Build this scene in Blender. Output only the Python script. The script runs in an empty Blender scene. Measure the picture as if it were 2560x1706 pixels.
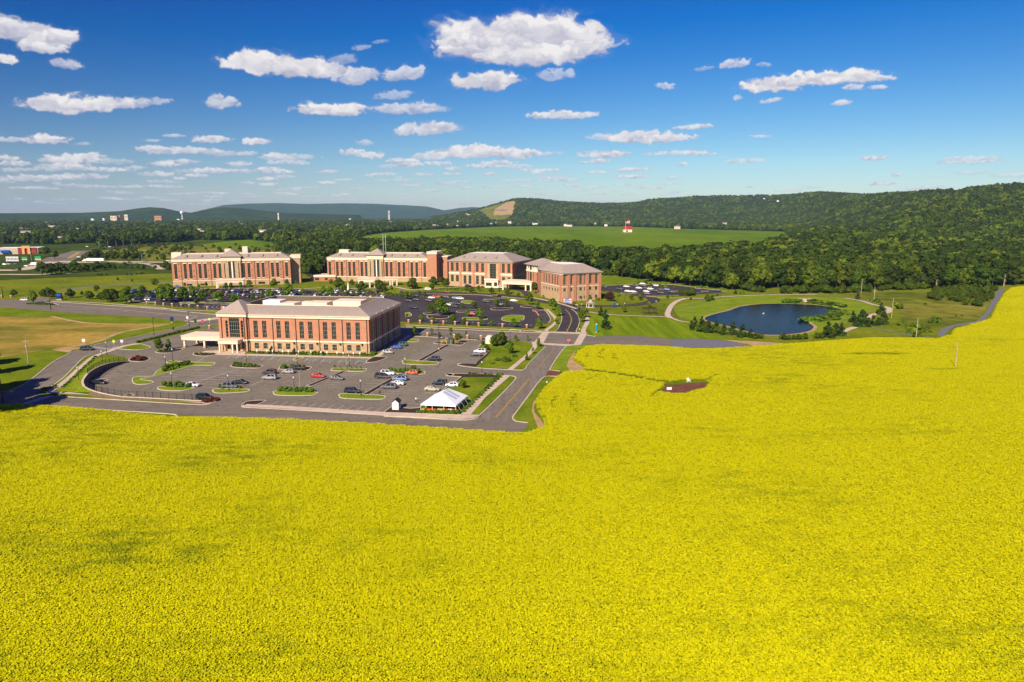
import bpy, bmesh, math, random
import numpy as np
from mathutils import Vector, Matrix
random.seed(7); RNG = np.random.default_rng(7)
SC = bpy.context.scene; COL = SC.collection
# ------------------------------------------------------------------ camera
H = 53.0; F = 1705.0; PITCH = math.radians(10.5)
cam = bpy.data.cameras.new('camera'); cam_o = bpy.data.objects.new('camera', cam); COL.objects.link(cam_o)
cam.sensor_width = 36.0; cam.lens = 36.0 * F / 2560.0
cam.clip_start = 1.0; cam.clip_end = 120000.0
cam_o.location = (0, 0, H); cam_o.rotation_euler = (math.pi / 2 - PITCH, 0, 0)
SC.camera = cam_o
# ------------------------------------------------------------------ view transform
SC.view_settings.view_transform = 'Standard'; SC.view_settings.look = 'None'
SC.view_settings.gamma = 1.0; SC.view_settings.use_curve_mapping = False
SC.view_settings.exposure = 0.50
SC.cycles.max_bounces = 5; SC.cycles.diffuse_bounces = 2; SC.cycles.glossy_bounces = 2
SC.cycles.transmission_bounces = 2; SC.cycles.transparent_max_bounces = 4; SC.cycles.volume_bounces = 0
SC.cycles.use_denoising = True
# ------------------------------------------------------------------ sun + sky
SUN_EL = math.radians(36); SH_AZ = math.radians(25)       # shadows fall 25 deg right of the view direction
sx, sy = -math.sin(SH_AZ), -math.cos(SH_AZ)               # towards the sun
sun = bpy.data.lights.new('sun', 'SUN'); sun.energy = 5.0; sun.angle = math.radians(0.53); sun.color = (1.0, 0.88, 0.70)
sun_o = bpy.data.objects.new('sun', sun); COL.objects.link(sun_o)
sdir = Vector((sx * math.cos(SUN_EL), sy * math.cos(SUN_EL), math.sin(SUN_EL)))
sun_o.rotation_euler = sdir.to_track_quat('Z', 'Y').to_euler(); sun_o.location = (0, -200, 400)

def vnoise(x, y, seed=0):
    xi = np.floor(x).astype(np.int64); yi = np.floor(y).astype(np.int64)
    xf = x - xi; yf = y - yi
    def h(a, b):
        n = (a * 374761393 + b * 668265263 + seed * 974634777) & 0xffffffff
        n = ((n ^ (n >> 13)) * 1274126177) & 0xffffffff
        n = (n ^ (n >> 16)) & 0xffffffff
        return n / 4294967295.0
    u = xf * xf * (3 - 2 * xf); v = yf * yf * (3 - 2 * yf)
    return (h(xi, yi) * (1 - u) + h(xi + 1, yi) * u) * (1 - v) + (h(xi, yi + 1) * (1 - u) + h(xi + 1, yi + 1) * u) * v
def fbm(x, y, octv=5, seed=0, gain=0.5):
    s = 0; a = 1; t = 0
    for i in range(octv):
        s = s + a * vnoise(x * 2 ** i + 17.3 * i, y * 2 ** i + 9.1 * i, seed + i); t += a; a *= gain
    return s / t
def sstep(a, b, x):
    t = np.clip((x - a) / (b - a), 0, 1); return t * t * (3 - 2 * t)

def pix_dir(u, v):
    x = (u - 1280) / F; k = (v - 853) / F
    return np.array([x, math.cos(PITCH) - k * math.sin(PITCH), -math.sin(PITCH) - k * math.cos(PITCH)])
def pix_azel(u, v):
    d = pix_dir(u, v); return math.atan2(d[0], d[1]), math.atan2(d[2], math.hypot(d[0], d[1]))

# clouds: (centre u, v, half width, half height, opacity, lift of the right end in px)
CLOUDS = [
 (1300,105,215,66,1,8),(1190,98,110,42,.9,0),(1400,82,140,40,1,-30),(1470,118,95,22,.75,20),(1330,142,150,32,1,0),(1160,118,80,22,.9,0),
 (1215,206,92,24,1,6),(1395,188,50,16,.5,6),(1180,106,90,26,.9,0),
 (650,160,112,34,1,-8),(745,172,120,30,1,-10),(830,178,60,22,.8,0),(890,195,55,22,.75,8),(1010,188,60,20,.7,12),(905,120,26,8,.35,5),(950,105,22,6,.3,5),(860,150,40,14,.35,0),
 (985,240,50,12,.45,8),(1010,272,90,17,.75,0),(830,276,100,18,1,-6),(1090,275,40,8,.4,4),
 (155,262,108,26,1,0),(250,262,110,20,.9,8),(350,260,90,12,.55,16),(553,257,48,19,.7,0),
 (70,85,90,30,.85,-12),(130,100,80,26,.95,8),(110,122,70,14,.8,-8),(8,68,40,26,.9,0),(12,150,32,15,1,0),(165,160,46,14,.6,-14),(22,60,50,20,.5,-10),
 (115,350,62,13,1,-2),(30,350,45,7,.7,0),(205,360,30,4,.4,0),(190,398,80,15,.9,3),(135,402,40,9,.6,0),
 (1920,216,92,19,1,10),(1990,204,110,19,1,12),(2110,196,120,22,1,12),(2200,196,50,9,.8,0),(2135,219,30,10,.7,0),(2195,219,30,6,.7,0),(1875,172,20,0,0,0),
 (1840,160,44,12,.7,12),(1910,162,22,6,.4,0),(1760,172,26,6,.35,6),(1845,246,14,9,.5,4),(1930,252,32,7,.6,8),(2105,258,30,8,.75,8),(1665,216,30,9,.6,0),
 (1385,290,70,12,.9,0),(1450,290,50,9,.8,6),(1060,325,88,17,.85,8),(1100,318,55,14,.8,0),(1510,345,50,10,.5,0),(1600,345,110,18,.95,0),(1680,345,70,10,.8,2),(1520,388,50,8,.75,0),(1690,384,90,7,.6,6),(1750,384,50,6,.7,0),
 (1735,318,55,8,.8,6),(1900,342,28,5,.5,0),(1200,384,60,12,.8,0),(1180,380,110,17,.95,4),(1290,385,80,14,.9,0),(1080,392,60,12,.7,4),(1025,412,36,8,.8,0),(1385,384,30,6,.4,0),
 (910,358,24,8,.5,0),(880,382,35,10,.8,0),(928,390,38,10,.8,0),(530,350,55,10,.85,2),(640,355,42,10,.85,2),(435,340,30,5,.6,0),(380,352,30,4,.5,0),(460,378,110,10,.75,0),(380,372,45,8,.8,0),(560,385,50,9,.6,0),(690,388,30,6,.8,0),(620,385,30,7,.6,0),
 (450,405,55,7,.7,0),(600,410,38,6,.6,0),(700,430,46,7,.8,0),(520,427,60,8,.8,0),(600,428,50,6,.6,0),(400,436,60,7,.7,0),(90,446,130,9,.75,0),(200,443,80,9,.7,0),(40,426,60,6,.5,0),(340,420,30,5,.5,0),
 (670,448,30,6,.8,0),(670,462,30,5,.7,0),(820,430,28,5,.6,0),(960,436,40,5,.6,0),(1060,437,30,5,.6,0),(1130,437,30,5,.6,0),(990,452,60,4,.5,0),(1210,416,60,7,.7,0),(1350,426,70,5,.6,0),(1400,450,60,6,.55,0),(1230,435,30,4,.6,0),(1240,468,40,3,.5,0),(1290,452,50,4,.5,0),(1580,425,50,6,.7,5),(1490,431,30,4,.6,0),(1460,407,16,4,.5,0),(1490,468,30,4,.45,0),
 (240,468,60,5,.6,0),(330,468,40,5,.55,0),(70,470,50,4,.5,0),(430,468,30,4,.5,0),(540,500,35,3,.4,0),(160,500,50,3,.4,0),(860,450,30,4,.5,0),(480,484,40,3,.5,0),(760,470,60,3,.4,0),(890,472,40,3,.4,0),(640,492,40,3,.4,0),(1570,464,50,3,.35,0),(2340,441,30,3,.4,0),(1810,395,16,2,.4,0),(1090,496,30,3,.3,0),(1150,455,40,4,.4,0),(780,492,30,3,.35,0),(330,500,30,3,.35,0)]
TW, TH = 5120, 640; EL0, EL1 = math.radians(-1), math.radians(40)
def bake_sky():
    A = np.zeros((TH, TW)); L = np.zeros((TH, TW))
    azs = (np.arange(TW) + .5) / TW * 2 * math.pi - math.pi
    els = (np.arange(TH) + .5) / TH * (EL1 - EL0) + EL0
    items = []
    for i, (u, v, w, h, op, tl) in enumerate(CLOUDS):
        if h <= 0: continue
        a0, e0 = pix_azel(u, v); a1, e1 = pix_azel(u - w, v + tl / 2); a2, e2 = pix_azel(u + w, v - tl / 2)
        hh = abs(pix_azel(u, v - h)[1] - e0)
        items.append((a0, e0, (a2 - a1) / 2 * .92, hh, op, (e2 - e1) / 2, i))
    r = random.Random(3)
    for i in range(150):
        u = r.uniform(-40, 1750) if i < 125 else r.uniform(1700, 2600); v = 512 - 130 * r.random() ** 1.7; w = r.uniform(9, 40) * (.5 + (520 - v) / 130); a0, e0 = pix_azel(u, v); hh = (1.5 + (515 - v) * .045) / F
        items.append((a0, e0, w / F, hh, r.uniform(.35, .85), 0, 200 + i))
    for i in range(420):
        az = r.uniform(-math.pi, math.pi); q = r.random() ** 2.2
        el = math.radians(1.2 + 36 * q)
        if abs(az) < math.radians(41) and el < math.radians(19): continue
        s = .006 + .045 * q * r.uniform(.5, 1.3)
        items.append((az, el, s * r.uniform(1, 2.2), s * r.uniform(.25, .45), r.uniform(.5, 1) * (.5 + .5 * min(1, q * 6)), s * r.uniform(-.1, .1), 500 + i))
    for a0, e0, wa, he, op, tl, sd in items:
        ix = np.where(np.abs(azs - a0) < wa * 1.5)[0]; iy = np.where(np.abs(els - e0) < he * 2.2 + abs(tl))[0]
        if not len(ix) or not len(iy): continue
        X, Y = np.meshgrid((azs[ix] - a0) / wa, (els[iy] - e0))
        Y = (Y - X * tl) / he
        sc = 1 / max(he, .004)
        px, py = X * wa * sc, Y * he * sc
        wx = fbm(px * .9 + sd, py * 1.2, 4, sd) - .5; wy = fbm(px * .9 + 40 + sd, py * 1.2 + 7, 4, sd + 9) - .5
        n = fbm(px * 1.1 + sd * 3.1 + wx * 1.5, py * 1.6 + wy, 6, sd + 3, .55)
        yy = np.where(Y < 0, Y * 1.35, Y)
        prof = 1 - (np.abs(X + wx * .35) ** 2.2 + np.abs(yy + wy * .7) ** 1.8)
        f = prof * .8 + (n - .5) * 1.75 + .2
        a = np.maximum(sstep(-.02, .42, f) ** 1.1, .13 * sstep(-.4, .4, f)) * op
        lit = np.clip(.58 + .36 * (Y + wy * 1.2) + 1.0 * (fbm(px * .8 + wx * 2 + 5, py * 1.5 + wy * 2, 4, sd + 20, .42) - .5), 0, 1)
        lit = lit * sstep(0, .6, f) * .75 + lit * .25 + .12 * (1 - sstep(0, .6, f))
        sub = np.ix_(iy, ix)
        A0 = A[sub]; L0 = L[sub]; An = A0 + a * (1 - A0)
        L[sub] = np.where(An > 1e-4, (L0 * A0 * (1 - a) + lit * a) / np.maximum(An, 1e-4), L0); A[sub] = An
    img = bpy.data.images.new('cloud_map', TW, TH, alpha=False, float_buffer=True)
    img.colorspace_settings.name = 'Non-Color'
    buf = np.zeros((TH, TW, 4), np.float32); buf[..., 0] = A; buf[..., 1] = L; buf[..., 3] = 1
    img.pixels.foreach_set(buf.ravel()); img.update(); img.pack()
    return img
W = bpy.data.worlds.new('World'); SC.world = W; W.use_nodes = True
def world():
    nt = W.node_tree; N = nt.nodes; K = nt.links; N.clear()
    def n(t, **k):
        x = N.new(t)
        for a, b in k.items(): setattr(x, a, b)
        return x
    def m(op, a, b=None):
        x = n('ShaderNodeMath', operation=op)
        for i, q in enumerate((a, b)):
            if q is None: continue
            if isinstance(q, (int, float)): x.inputs[i].default_value = q
            else: K.new(q, x.inputs[i])
        return x.outputs[0]
    sky = n('ShaderNodeTexSky', sky_type='NISHITA'); sky.sun_disc = False
    sky.sun_elevation = SUN_EL; sky.sun_rotation = math.atan2(sx, sy); sky.altitude = 50
    sky.air_density = 1.0; sky.dust_density = .05; sky.ozone_density = 2.6
    gm = n('ShaderNodeGamma'); gm.inputs[1].default_value = 1.0
    hs = n('ShaderNodeHueSaturation'); hs.inputs['Saturation'].default_value = 1.35; hs.inputs['Value'].default_value = 1.0; hs.inputs['Hue'].default_value = .49
    K.new(sky.outputs[0], gm.inputs[0]); K.new(gm.outputs[0], hs.inputs['Color'])
    sc0 = n('ShaderNodeSeparateColor'); K.new(hs.outputs[0], sc0.inputs[0])
    ch = [m('MAXIMUM', m('SUBTRACT', m('MULTIPLY', m('POWER', sc0.outputs[i], gg), ss), oo), 0.02) for i, (gg, ss, oo) in enumerate(SKY_G)]
    geo = n('ShaderNodeTexCoord'); sep = n('ShaderNodeSeparateXYZ'); K.new(geo.outputs['Generated'], sep.inputs[0])
    X, Y, Z = sep.outputs
    # polarised sky: darkest at right angles to the sun
    vd = n('ShaderNodeVectorMath', operation='DOT_PRODUCT'); K.new(geo.outputs['Generated'], vd.inputs[0]); vd.inputs[1].default_value = sdir
    c2 = m('MULTIPLY', vd.outputs['Value'], vd.outputs['Value']); pol = m('DIVIDE', m('SUBTRACT', 1.0, c2), m('ADD', c2, 1.0))
    pf = m('SUBTRACT', 1.44, m('MULTIPLY', pol, .70))
    ch = [m('MULTIPLY', c, pf) for c in ch]
    cc = n('ShaderNodeCombineColor')
    for i in range(3): K.new(ch[i], cc.inputs[i])
    az = m('ARCTAN2', X, Y); el = m('ARCSINE', Z)
    cx = m('ADD', m('DIVIDE', az, 2 * math.pi), .5); cy = m('DIVIDE', m('SUBTRACT', el, EL0), EL1 - EL0)
    cb = n('ShaderNodeCombineXYZ'); K.new(cx, cb.inputs[0]); K.new(cy, cb.inputs[1])
    it = n('ShaderNodeTexImage', image=bake_sky(), interpolation='Linear', extension='CLIP'); K.new(cb.outputs[0], it.inputs[0])
    s2 = n('ShaderNodeSeparateColor'); K.new(it.outputs[0], s2.inputs[0])
    cr = n('ShaderNodeValToRGB'); K.new(s2.outputs[1], cr.inputs[0])
    cr.color_ramp.elements[0].position = .1; cr.color_ramp.elements[0].color = (.42, .42, .56, 1)
    cr.color_ramp.elements[1].position = .85; cr.color_ramp.elements[1].color = (.93, .89, .87, 1)
    b1 = n('ShaderNodeBackground'); b1.inputs[1].default_value = SKY_S; K.new(cc.outputs[0], b1.inputs[0])
    b2 = n('ShaderNodeBackground'); b2.inputs[1].default_value = 0.72; K.new(cr.outputs[0], b2.inputs[0])
    mx = n('ShaderNodeMixShader'); K.new(m('MULTIPLY', s2.outputs[0], .96), mx.inputs[0]); K.new(b1.outputs[0], mx.inputs[1]); K.new(b2.outputs[0], mx.inputs[2])
    out = n('ShaderNodeOutputWorld'); K.new(mx.outputs[0], out.inputs[0])
SKY_S = 0.064
HAZE_D = 3.6e-5
SKY_G = [(1.0, .76, .75), (1.12, .636, .85), (.72, 1.66, .25)]
world()
W.cycles.sampling_method = 'MANUAL'; W.cycles.sample_map_resolution = 512

# ------------------------------------------------------------------ pixel of the photograph -> point on the ground
VW = dict(P=(0,0,1), Z1=(500,720,.238), Z2=(0,720,.238), Z3=(560,840,.238), Z4=(960,820,.221), Y1=(400,600,.1785), Y2=(800,600,.153),
          Y3=(1100,600,.187), Y4=(980,700,.221), X1=(1400,660,.238), X2=(1900,660,.2805), X3=(0,500,.1955), X4=(1340,820,.2635))
def px(vw, x, y):
    a, b, s = VW[vw]; return (a + x * s, b + y * s)
def G(u, v, z=0.0):
    d = pix_dir(u, v); t = (H - z) / -d[2]
    return Vector((d[0] * t, d[1] * t, z))
def g(vw, x, y, z=0.0):
    return G(*px(vw, x, y), z)
def GP(vw, pts, z=0.0):
    return [g(vw, x, y, z) for x, y in pts]
def upx(p):                       # world -> photo pixel
    x, y, z = p[0], p[1], p[2] - H
    c = y * math.cos(PITCH) - z * math.sin(PITCH); up = y * math.sin(PITCH) + z * math.cos(PITCH)
    return 1280 + F * x / c, 853 - F * up / c
def h_at(p, v_top):               # height over ground point p whose top shows at photo row v_top
    lo, hi = 0, 80
    for _ in range(40):
        m = (lo + hi) / 2
        if upx((p[0], p[1], m))[1] > v_top: lo = m
        else: hi = m
    return lo
def smooth(pts, n=5, closed=True):
    P = [Vector(p) for p in pts]; out = []; N = len(P)
    rng = range(N) if closed else range(N - 1)
    for i in rng:
        if closed: a, b, c, d = P[i - 1], P[i], P[(i + 1) % N], P[(i + 2) % N]
        else: a, b, c, d = P[max(i - 1, 0)], P[i], P[i + 1], P[min(i + 2, N - 1)]
        for k in range(n):
            t = k / n
            out.append(.5 * ((2 * b) + (c - a) * t + (2 * a - 5 * b + 4 * c - d) * t * t + (3 * b - a - 3 * c + d) * t ** 3))
    if not closed: out.append(P[-1])
    return out
def inpoly(X, Y, poly):
    c = np.zeros(X.shape, bool); n = len(poly)
    for i in range(n):
        x1, y1 = poly[i][0], poly[i][1]; x2, y2 = poly[i - 1][0], poly[i - 1][1]
        if y1 == y2: continue
        k = ((y1 > Y) != (y2 > Y)) & (X < (x2 - x1) * (Y - y1) / (y2 - y1) + x1); c ^= k
    return c

# ------------------------------------------------------------------ materials
MT = {}
def mat(name, c, r=.85, var=.18, sc=.3, sc2=None, bump=0.0, bsc=4.0, metal=0.0, c2=None, spec=.3, coord='pos', emis=None, rnd=0.0, stretch=None, lo=.35, hi=.65, sheen=0, patch=None):
    if name in MT: return MT[name]
    m = bpy.data.materials.new(name); m.use_nodes = True; nt = m.node_tree; N = nt.nodes; K = nt.links
    b = N['Principled BSDF']; b.inputs['Roughness'].default_value = r; b.inputs['Metallic'].default_value = metal
    b.inputs['Specular IOR Level'].default_value = spec
    m.diffuse_color = (*c[:3], 1)
    if var <= 0 and not c2 and not rnd:
        b.inputs['Base Color'].default_value = (*c[:3], 1); MT[name] = m; return m
    if coord == 'pos': src = N.new('ShaderNodeNewGeometry').outputs['Position']
    else: src = N.new('ShaderNodeTexCoord').outputs['Object']
    if stretch:
        mp = N.new('ShaderNodeMapping'); mp.inputs['Scale'].default_value = stretch; K.new(src, mp.inputs[0]); src = mp.outputs[0]
    t = N.new('ShaderNodeTexNoise'); t.inputs['Scale'].default_value = sc; t.inputs['Detail'].default_value = 6; K.new(src, t.inputs['Vector'])
    t.inputs['Roughness'].default_value = .62
    cr = N.new('ShaderNodeValToRGB'); K.new(t.outputs['Fac'], cr.inputs[0])
    e = cr.color_ramp.elements; e[0].position = lo; e[1].position = hi
    cc = c2 if c2 else tuple(min(1, x * (1 + var)) for x in c)
    c1 = c if c2 else tuple(x * (1 - var) for x in c)
    e[0].color = (*c1, 1); e[1].color = (*cc, 1); col = cr.outputs[0]
    if sc2:
        t2 = N.new('ShaderNodeTexNoise'); t2.inputs['Scale'].default_value = sc2; t2.inputs['Detail'].default_value = 3; K.new(src, t2.inputs['Vector'])
        mr = N.new('ShaderNodeMapRange'); mr.inputs[1].default_value = .3; mr.inputs[2].default_value = .7; mr.inputs[3].default_value = 1 - var; mr.inputs[4].default_value = 1 + var
        K.new(t2.outputs['Fac'], mr.inputs[0])
        mm = N.new('ShaderNodeVectorMath'); mm.operation = 'SCALE'; K.new(col, mm.inputs[0]); K.new(mr.outputs[0], mm.inputs['Scale']); col = mm.outputs[0]
    if rnd:
        oi = N.new('ShaderNodeObjectInfo'); mr = N.new('ShaderNodeMapRange'); mr.inputs[3].default_value = 1 - rnd; mr.inputs[4].default_value = 1 + rnd
        K.new(oi.outputs['Random'], mr.inputs[0])
        mm = N.new('ShaderNodeVectorMath'); mm.operation = 'SCALE'; K.new(col, mm.inputs[0]); K.new(mr.outputs[0], mm.inputs['Scale']); col = mm.outputs[0]
        m2 = N.new('ShaderNodeHueSaturation'); ms = N.new('ShaderNodeMath'); ms.operation = 'FRACT'; mk = N.new('ShaderNodeMath'); mk.operation = 'MULTIPLY'; mk.inputs[1].default_value = 7.13
        K.new(oi.outputs['Random'], mk.inputs[0]); K.new(mk.outputs[0], ms.inputs[0])
        mq = N.new('ShaderNodeMapRange'); mq.inputs[3].default_value = .5 - rnd * .05; mq.inputs[4].default_value = .5 + rnd * .05; K.new(ms.outputs[0], mq.inputs[0])
        K.new(mq.outputs[0], m2.inputs['Hue']); K.new(col, m2.inputs['Color']); col = m2.outputs[0]
    K.new(col, b.inputs['Base Color'])
    if bump:
        t3 = N.new('ShaderNodeTexNoise'); t3.inputs['Scale'].default_value = bsc; t3.inputs['Detail'].default_value = 4; K.new(src, t3.inputs['Vector'])
        bp = N.new('ShaderNodeBump'); bp.inputs['Strength'].default_value = bump; bp.inputs['Distance'].default_value = .3; K.new(t3.outputs['Fac'], bp.inputs['Height']); K.new(bp.outputs[0], b.inputs['Normal'])
    if emis:
        b.inputs['Emission Color'].default_value = (*emis, 1); b.inputs['Emission Strength'].default_value = 1
    MT[name] = m; return m

# ------------------------------------------------------------------ mesh builder
class MB:
    def __init__(s): s.v = []; s.f = []; s.m = []; s.cur = 0
    def quad(s, *p):
        i = len(s.v); s.v += [tuple(q) for q in p]; s.f.append(tuple(range(i, i + len(p)))); s.m.append(s.cur); return s
    def box(s, x0, y0, z0, x1, y1, z1, T=None, bottom=True):
        c = [(x0,y0,z0),(x1,y0,z0),(x1,y1,z0),(x0,y1,z0),(x0,y0,z1),(x1,y0,z1),(x1,y1,z1),(x0,y1,z1)]
        if T: c = [tuple(T @ Vector(q)) for q in c]
        i = len(s.v); s.v += c
        fs = [(4,5,6,7),(0,1,5,4),(1,2,6,5),(2,3,7,6),(3,0,4,7)] + ([(3,2,1,0)] if bottom else [])
        for q in fs: s.f.append(tuple(i + k for k in q)); s.m.append(s.cur)
        return s
    def prism(s, pts, z0, z1, top=True, bottom=False):
        n = len(pts); i = len(s.v)
        a = sum(pts[k][0] * pts[(k+1) % n][1] - pts[(k+1) % n][0] * pts[k][1] for k in range(n))
        if a < 0: pts = list(reversed(pts))
        s.v += [(p[0], p[1], z0) for p in pts] + [(p[0], p[1], z1) for p in pts]
        for k in range(n):
            j = (k + 1) % n; s.f.append((i + k, i + j, i + n + j, i + n + k)); s.m.append(s.cur)
        if top: s.f.append(tuple(range(i + n, i + 2 * n))); s.m.append(s.cur)
        if bottom: s.f.append(tuple(reversed(range(i, i + n)))); s.m.append(s.cur)
        return s
    def tube(s, path, rad, n=8, cap=True):
        P = [Vector(p) for p in path]; R = rad if isinstance(rad, (list, tuple)) else [rad] * len(P); i0 = len(s.v)
        for k, p in enumerate(P):
            t = (P[min(k + 1, len(P) - 1)] - P[max(k - 1, 0)]).normalized()
            a = t.orthogonal().normalized() if abs(t.z) < .99 else Vector((1, 0, 0)); b = t.cross(a)
            for j in range(n):
                q = 2 * math.pi * j / n; s.v.append(tuple(p + (a * math.cos(q) + b * math.sin(q)) * R[k]))
        for k in range(len(P) - 1):
            for j in range(n):
                a0 = i0 + k * n + j; a1 = i0 + k * n + (j + 1) % n
                s.f.append((a0, a1, a1 + n, a0 + n)); s.m.append(s.cur)
        if cap:
            s.f.append(tuple(reversed(range(i0, i0 + n)))); s.m.append(s.cur)
            s.f.append(tuple(range(i0 + (len(P) - 1) * n, i0 + len(P) * n))); s.m.append(s.cur)
        return s
    def lathe(s, prof, n=10, c=(0, 0, 0)):
        return s.tube([(c[0], c[1], c[2] + z) for z, r in prof], [max(r, .001) for z, r in prof], n)
    def mesh(s, name, mats):
        me = bpy.data.meshes.new(name); me.from_pydata(s.v, [], s.f)
        for m in (mats if isinstance(mats, (list, tuple)) else [mats]): me.materials.append(m)
        if len(set(s.m)) > 1 or (s.m and s.m[0]): me.polygons.foreach_set('material_index', s.m)
        me.update(); return me
    def build(s, name, mats, parent=None, **k):
        return link(name, s.mesh(name, mats), parent, **k)
def link(name, me, parent=None, kind=None, label=None, cat=None, group=None, loc=None, rz=0):
    o = bpy.data.objects.new(name, me); COL.objects.link(o)
    if parent: o.parent = parent
    if loc is not None: o.location = loc
    if rz: o.rotation_euler.z = rz
    if kind: o['kind'] = kind
    if label: o['label'] = label
    if cat: o['category'] = cat
    if group: o['group'] = group
    return o
def thing(name, loc, label, cat, group=None, rz=0):
    o = link(name, None, None, None, label, cat, group, loc, rz); o.empty_display_size = .1; return o
LAB = []                            # (object, base label, u) -> made unique at the end
def auto(o, base, u): LAB.append((o, base, u)); return o
def copy_tree(o, parent=None):
    c = o.copy(); COL.objects.link(c)
    if parent: c.parent = parent
    for ch in list(o.children): copy_tree(ch, c)
    return c
# ================================================================== TERRAIN
def ip(u, pts):
    xs = [p[0] for p in pts]; ys = [p[1] for p in pts]; return np.interp(u, xs, ys)
RIGHT = [(1090,537),(1170,524),(1210,512),(1250,500),(1290,492),(1340,493),(1410,499),(1480,503),(1577,503),(1640,497),(1784,490),(1936,486),(2013,477),(2176,479),(2339,473),(2560,462),(2900,455),(3400,500),(4200,530)]
FARM = [(300,537),(470,534),(560,513),(620,510),(700,509),(770,511),(860,509),(935,510),(1010,513),(1066,516),(1110,526),(1150,520),(1180,518),(1240,520),(1500,525),(3000,530)]
LEFT = [(-1500,531),(-200,531),(0,532),(200,531),(300,527),(345,520),(375,517),(410,519),(450,528),(480,531),(520,522),(560,517),(600,519),(660,526),(720,532),(800,534),(900,536.5)]
def terrain(x, y):
    x = np.asarray(x, float); y = np.asarray(y, float); R = np.hypot(x, y)
    az = np.arctan2(x, y); a = np.clip(az, -1.25, 1.25); u = 1280 + F * np.tan(a)
    # photo-row of a skyline -> elevation above the horizontal (tilt of rows off the axis folded in)
    def el(v):
        k = (v - 853) / F
        return np.arctan2(-math.sin(PITCH) - k * math.cos(PITCH), np.hypot((u - 1280) / F * 1.0, math.cos(PITCH) - k * math.sin(PITCH)))
    uu = u * 1.0
    # u here is for points on the horizon row; invert the pitch factor
    uu = 1280 + (u - 1280) / math.cos(PITCH) * 1.0
    z = np.zeros_like(R)
    fall = sstep(1.24, .95, np.abs(az))
    vr = ip(uu, RIGHT); w = sstep(1800, 2350, uu)
    R0 = 3300 - 2250 * w; R1 = 5200 - 2100 * w
    nz = fbm(x / 520 + 3, y / 520 + 8, 4, 5) - .5
    hp = np.maximum(H - 27 + R1 * np.tan(el(vr)), 0)
    hp = np.where(uu < 1080, 0, hp)
    rise = sstep(0, 1, (R - R0) / (R1 - R0)); drop = 1 - .6 * sstep(0, 1, (R - R1) / 1800)
    z = np.maximum(z, hp * rise * drop * (1 + nz * .55 * (1 - .75 * sstep(.75, 1, (R - R0) / (R1 - R0)))) * fall)
    vf = ip(uu, FARM); hp = np.maximum(H + 13500 * np.tan(el(vf)), 0)
    nz = fbm(x / 1500, y / 1500, 4, 15) - .5
    z = np.maximum(z, hp * sstep(10500, 13500, R) * (1 - .5 * sstep(13500, 16000, R)) * (1 + nz * .5 * (1 - sstep(12500, 13500, R))) * fall)
    vl = ip(uu, LEFT); hp = np.maximum(H - 4 + 7000 * np.tan(el(vl)), 0) * (uu < 905)
    z = np.maximum(z, hp * sstep(5600, 7000, R) * (1 - .8 * sstep(7000, 8400, R)) * fall)
    return z
def tz(x, y): return float(terrain(np.array([x]), np.array([y]))[0])

m_grass = mat('grass', (.11,.145,.010), .95, var=.25, sc=.02, sc2=.35, c2=(.20,.22,.014), bump=.5, bsc=1.5, spec=0)
m_lawn = mat('lawn', (.100,.155,.007), .95, var=.18, sc=.09, sc2=.9, c2=(.19,.225,.014), spec=0)
m_mown = mat('mown_lawn', (.115,.175,.006), .95, var=.16, sc=.22, sc2=1.2, c2=(.185,.25,.010), stretch=(1,.045,1), lo=.4, hi=.6, spec=0)
m_lawnB = mat('bright_lawn', (.135,.20,.010), .95, var=.18, sc=.12, sc2=1.5, c2=(.22,.28,.02), spec=0)
m_farm = mat('farmland', (.085,.155,.006), .95, var=.12, sc=.004, sc2=.03, c2=(.15,.22,.010), stretch=(1,.4,1), spec=0)
m_meadow = mat('meadow', (.09,.12,.012), .95, var=.35, sc=.012, sc2=.12, c2=(.22,.20,.03), spec=0)
m_hay = mat('dry_meadow', (.13,.14,.02), .95, var=.22, sc=.035, sc2=.5, c2=(.38,.25,.05), stretch=(.55,1.3,1), lo=.36, hi=.6, spec=0)
m_asph = mat('asphalt', (.195,.162,.114), .9, var=.11, sc=.05, sc2=.9)
def cracks(m, sc=.10, w=.006, dark=.72, stains=True):
    nt = m.node_tree; N = nt.nodes; K = nt.links; b = N['Principled BSDF']; src = b.inputs['Base Color'].links[0].from_socket; ge = N.new('ShaderNodeNewGeometry')
    t = N.new('ShaderNodeTexNoise'); t.inputs['Scale'].default_value = sc; t.inputs['Detail'].default_value = 5; K.new(ge.outputs['Position'], t.inputs['Vector'])
    r = N.new('ShaderNodeValToRGB'); K.new(t.outputs['Fac'], r.inputs[0]); e = r.color_ramp.elements; e[0].position = .5 - w * 2; e[0].color = (1,1,1,1); e[1].position = .5 + w * 2; e[1].color = (1,1,1,1); n = r.color_ramp.elements.new(.5); n.color = (dark,dark,dark,1)
    t2 = N.new('ShaderNodeTexNoise'); t2.inputs['Scale'].default_value = .55; t2.inputs['Detail'].default_value = 2; K.new(ge.outputs['Position'], t2.inputs['Vector'])
    r2 = N.new('ShaderNodeValToRGB'); K.new(t2.outputs['Fac'], r2.inputs[0]); e = r2.color_ramp.elements; e[0].position = .30; e[0].color = (.72,.70,.68,1); e[1].position = .40; e[1].color = (1,1,1,1)
    last = src
    for q in (r.outputs[0], r2.outputs[0]):
        v = N.new('ShaderNodeVectorMath'); v.operation = 'MULTIPLY'; K.new(last, v.inputs[0]); K.new(q, v.inputs[1]); last = v.outputs[0]
    K.new(last, b.inputs['Base Color'])
cracks(m_asph)
m_road = mat('road_asphalt', (.185,.150,.108), .9, var=.12, sc=.12, sc2=.6, stretch=(.12,1.8,1))
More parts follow.
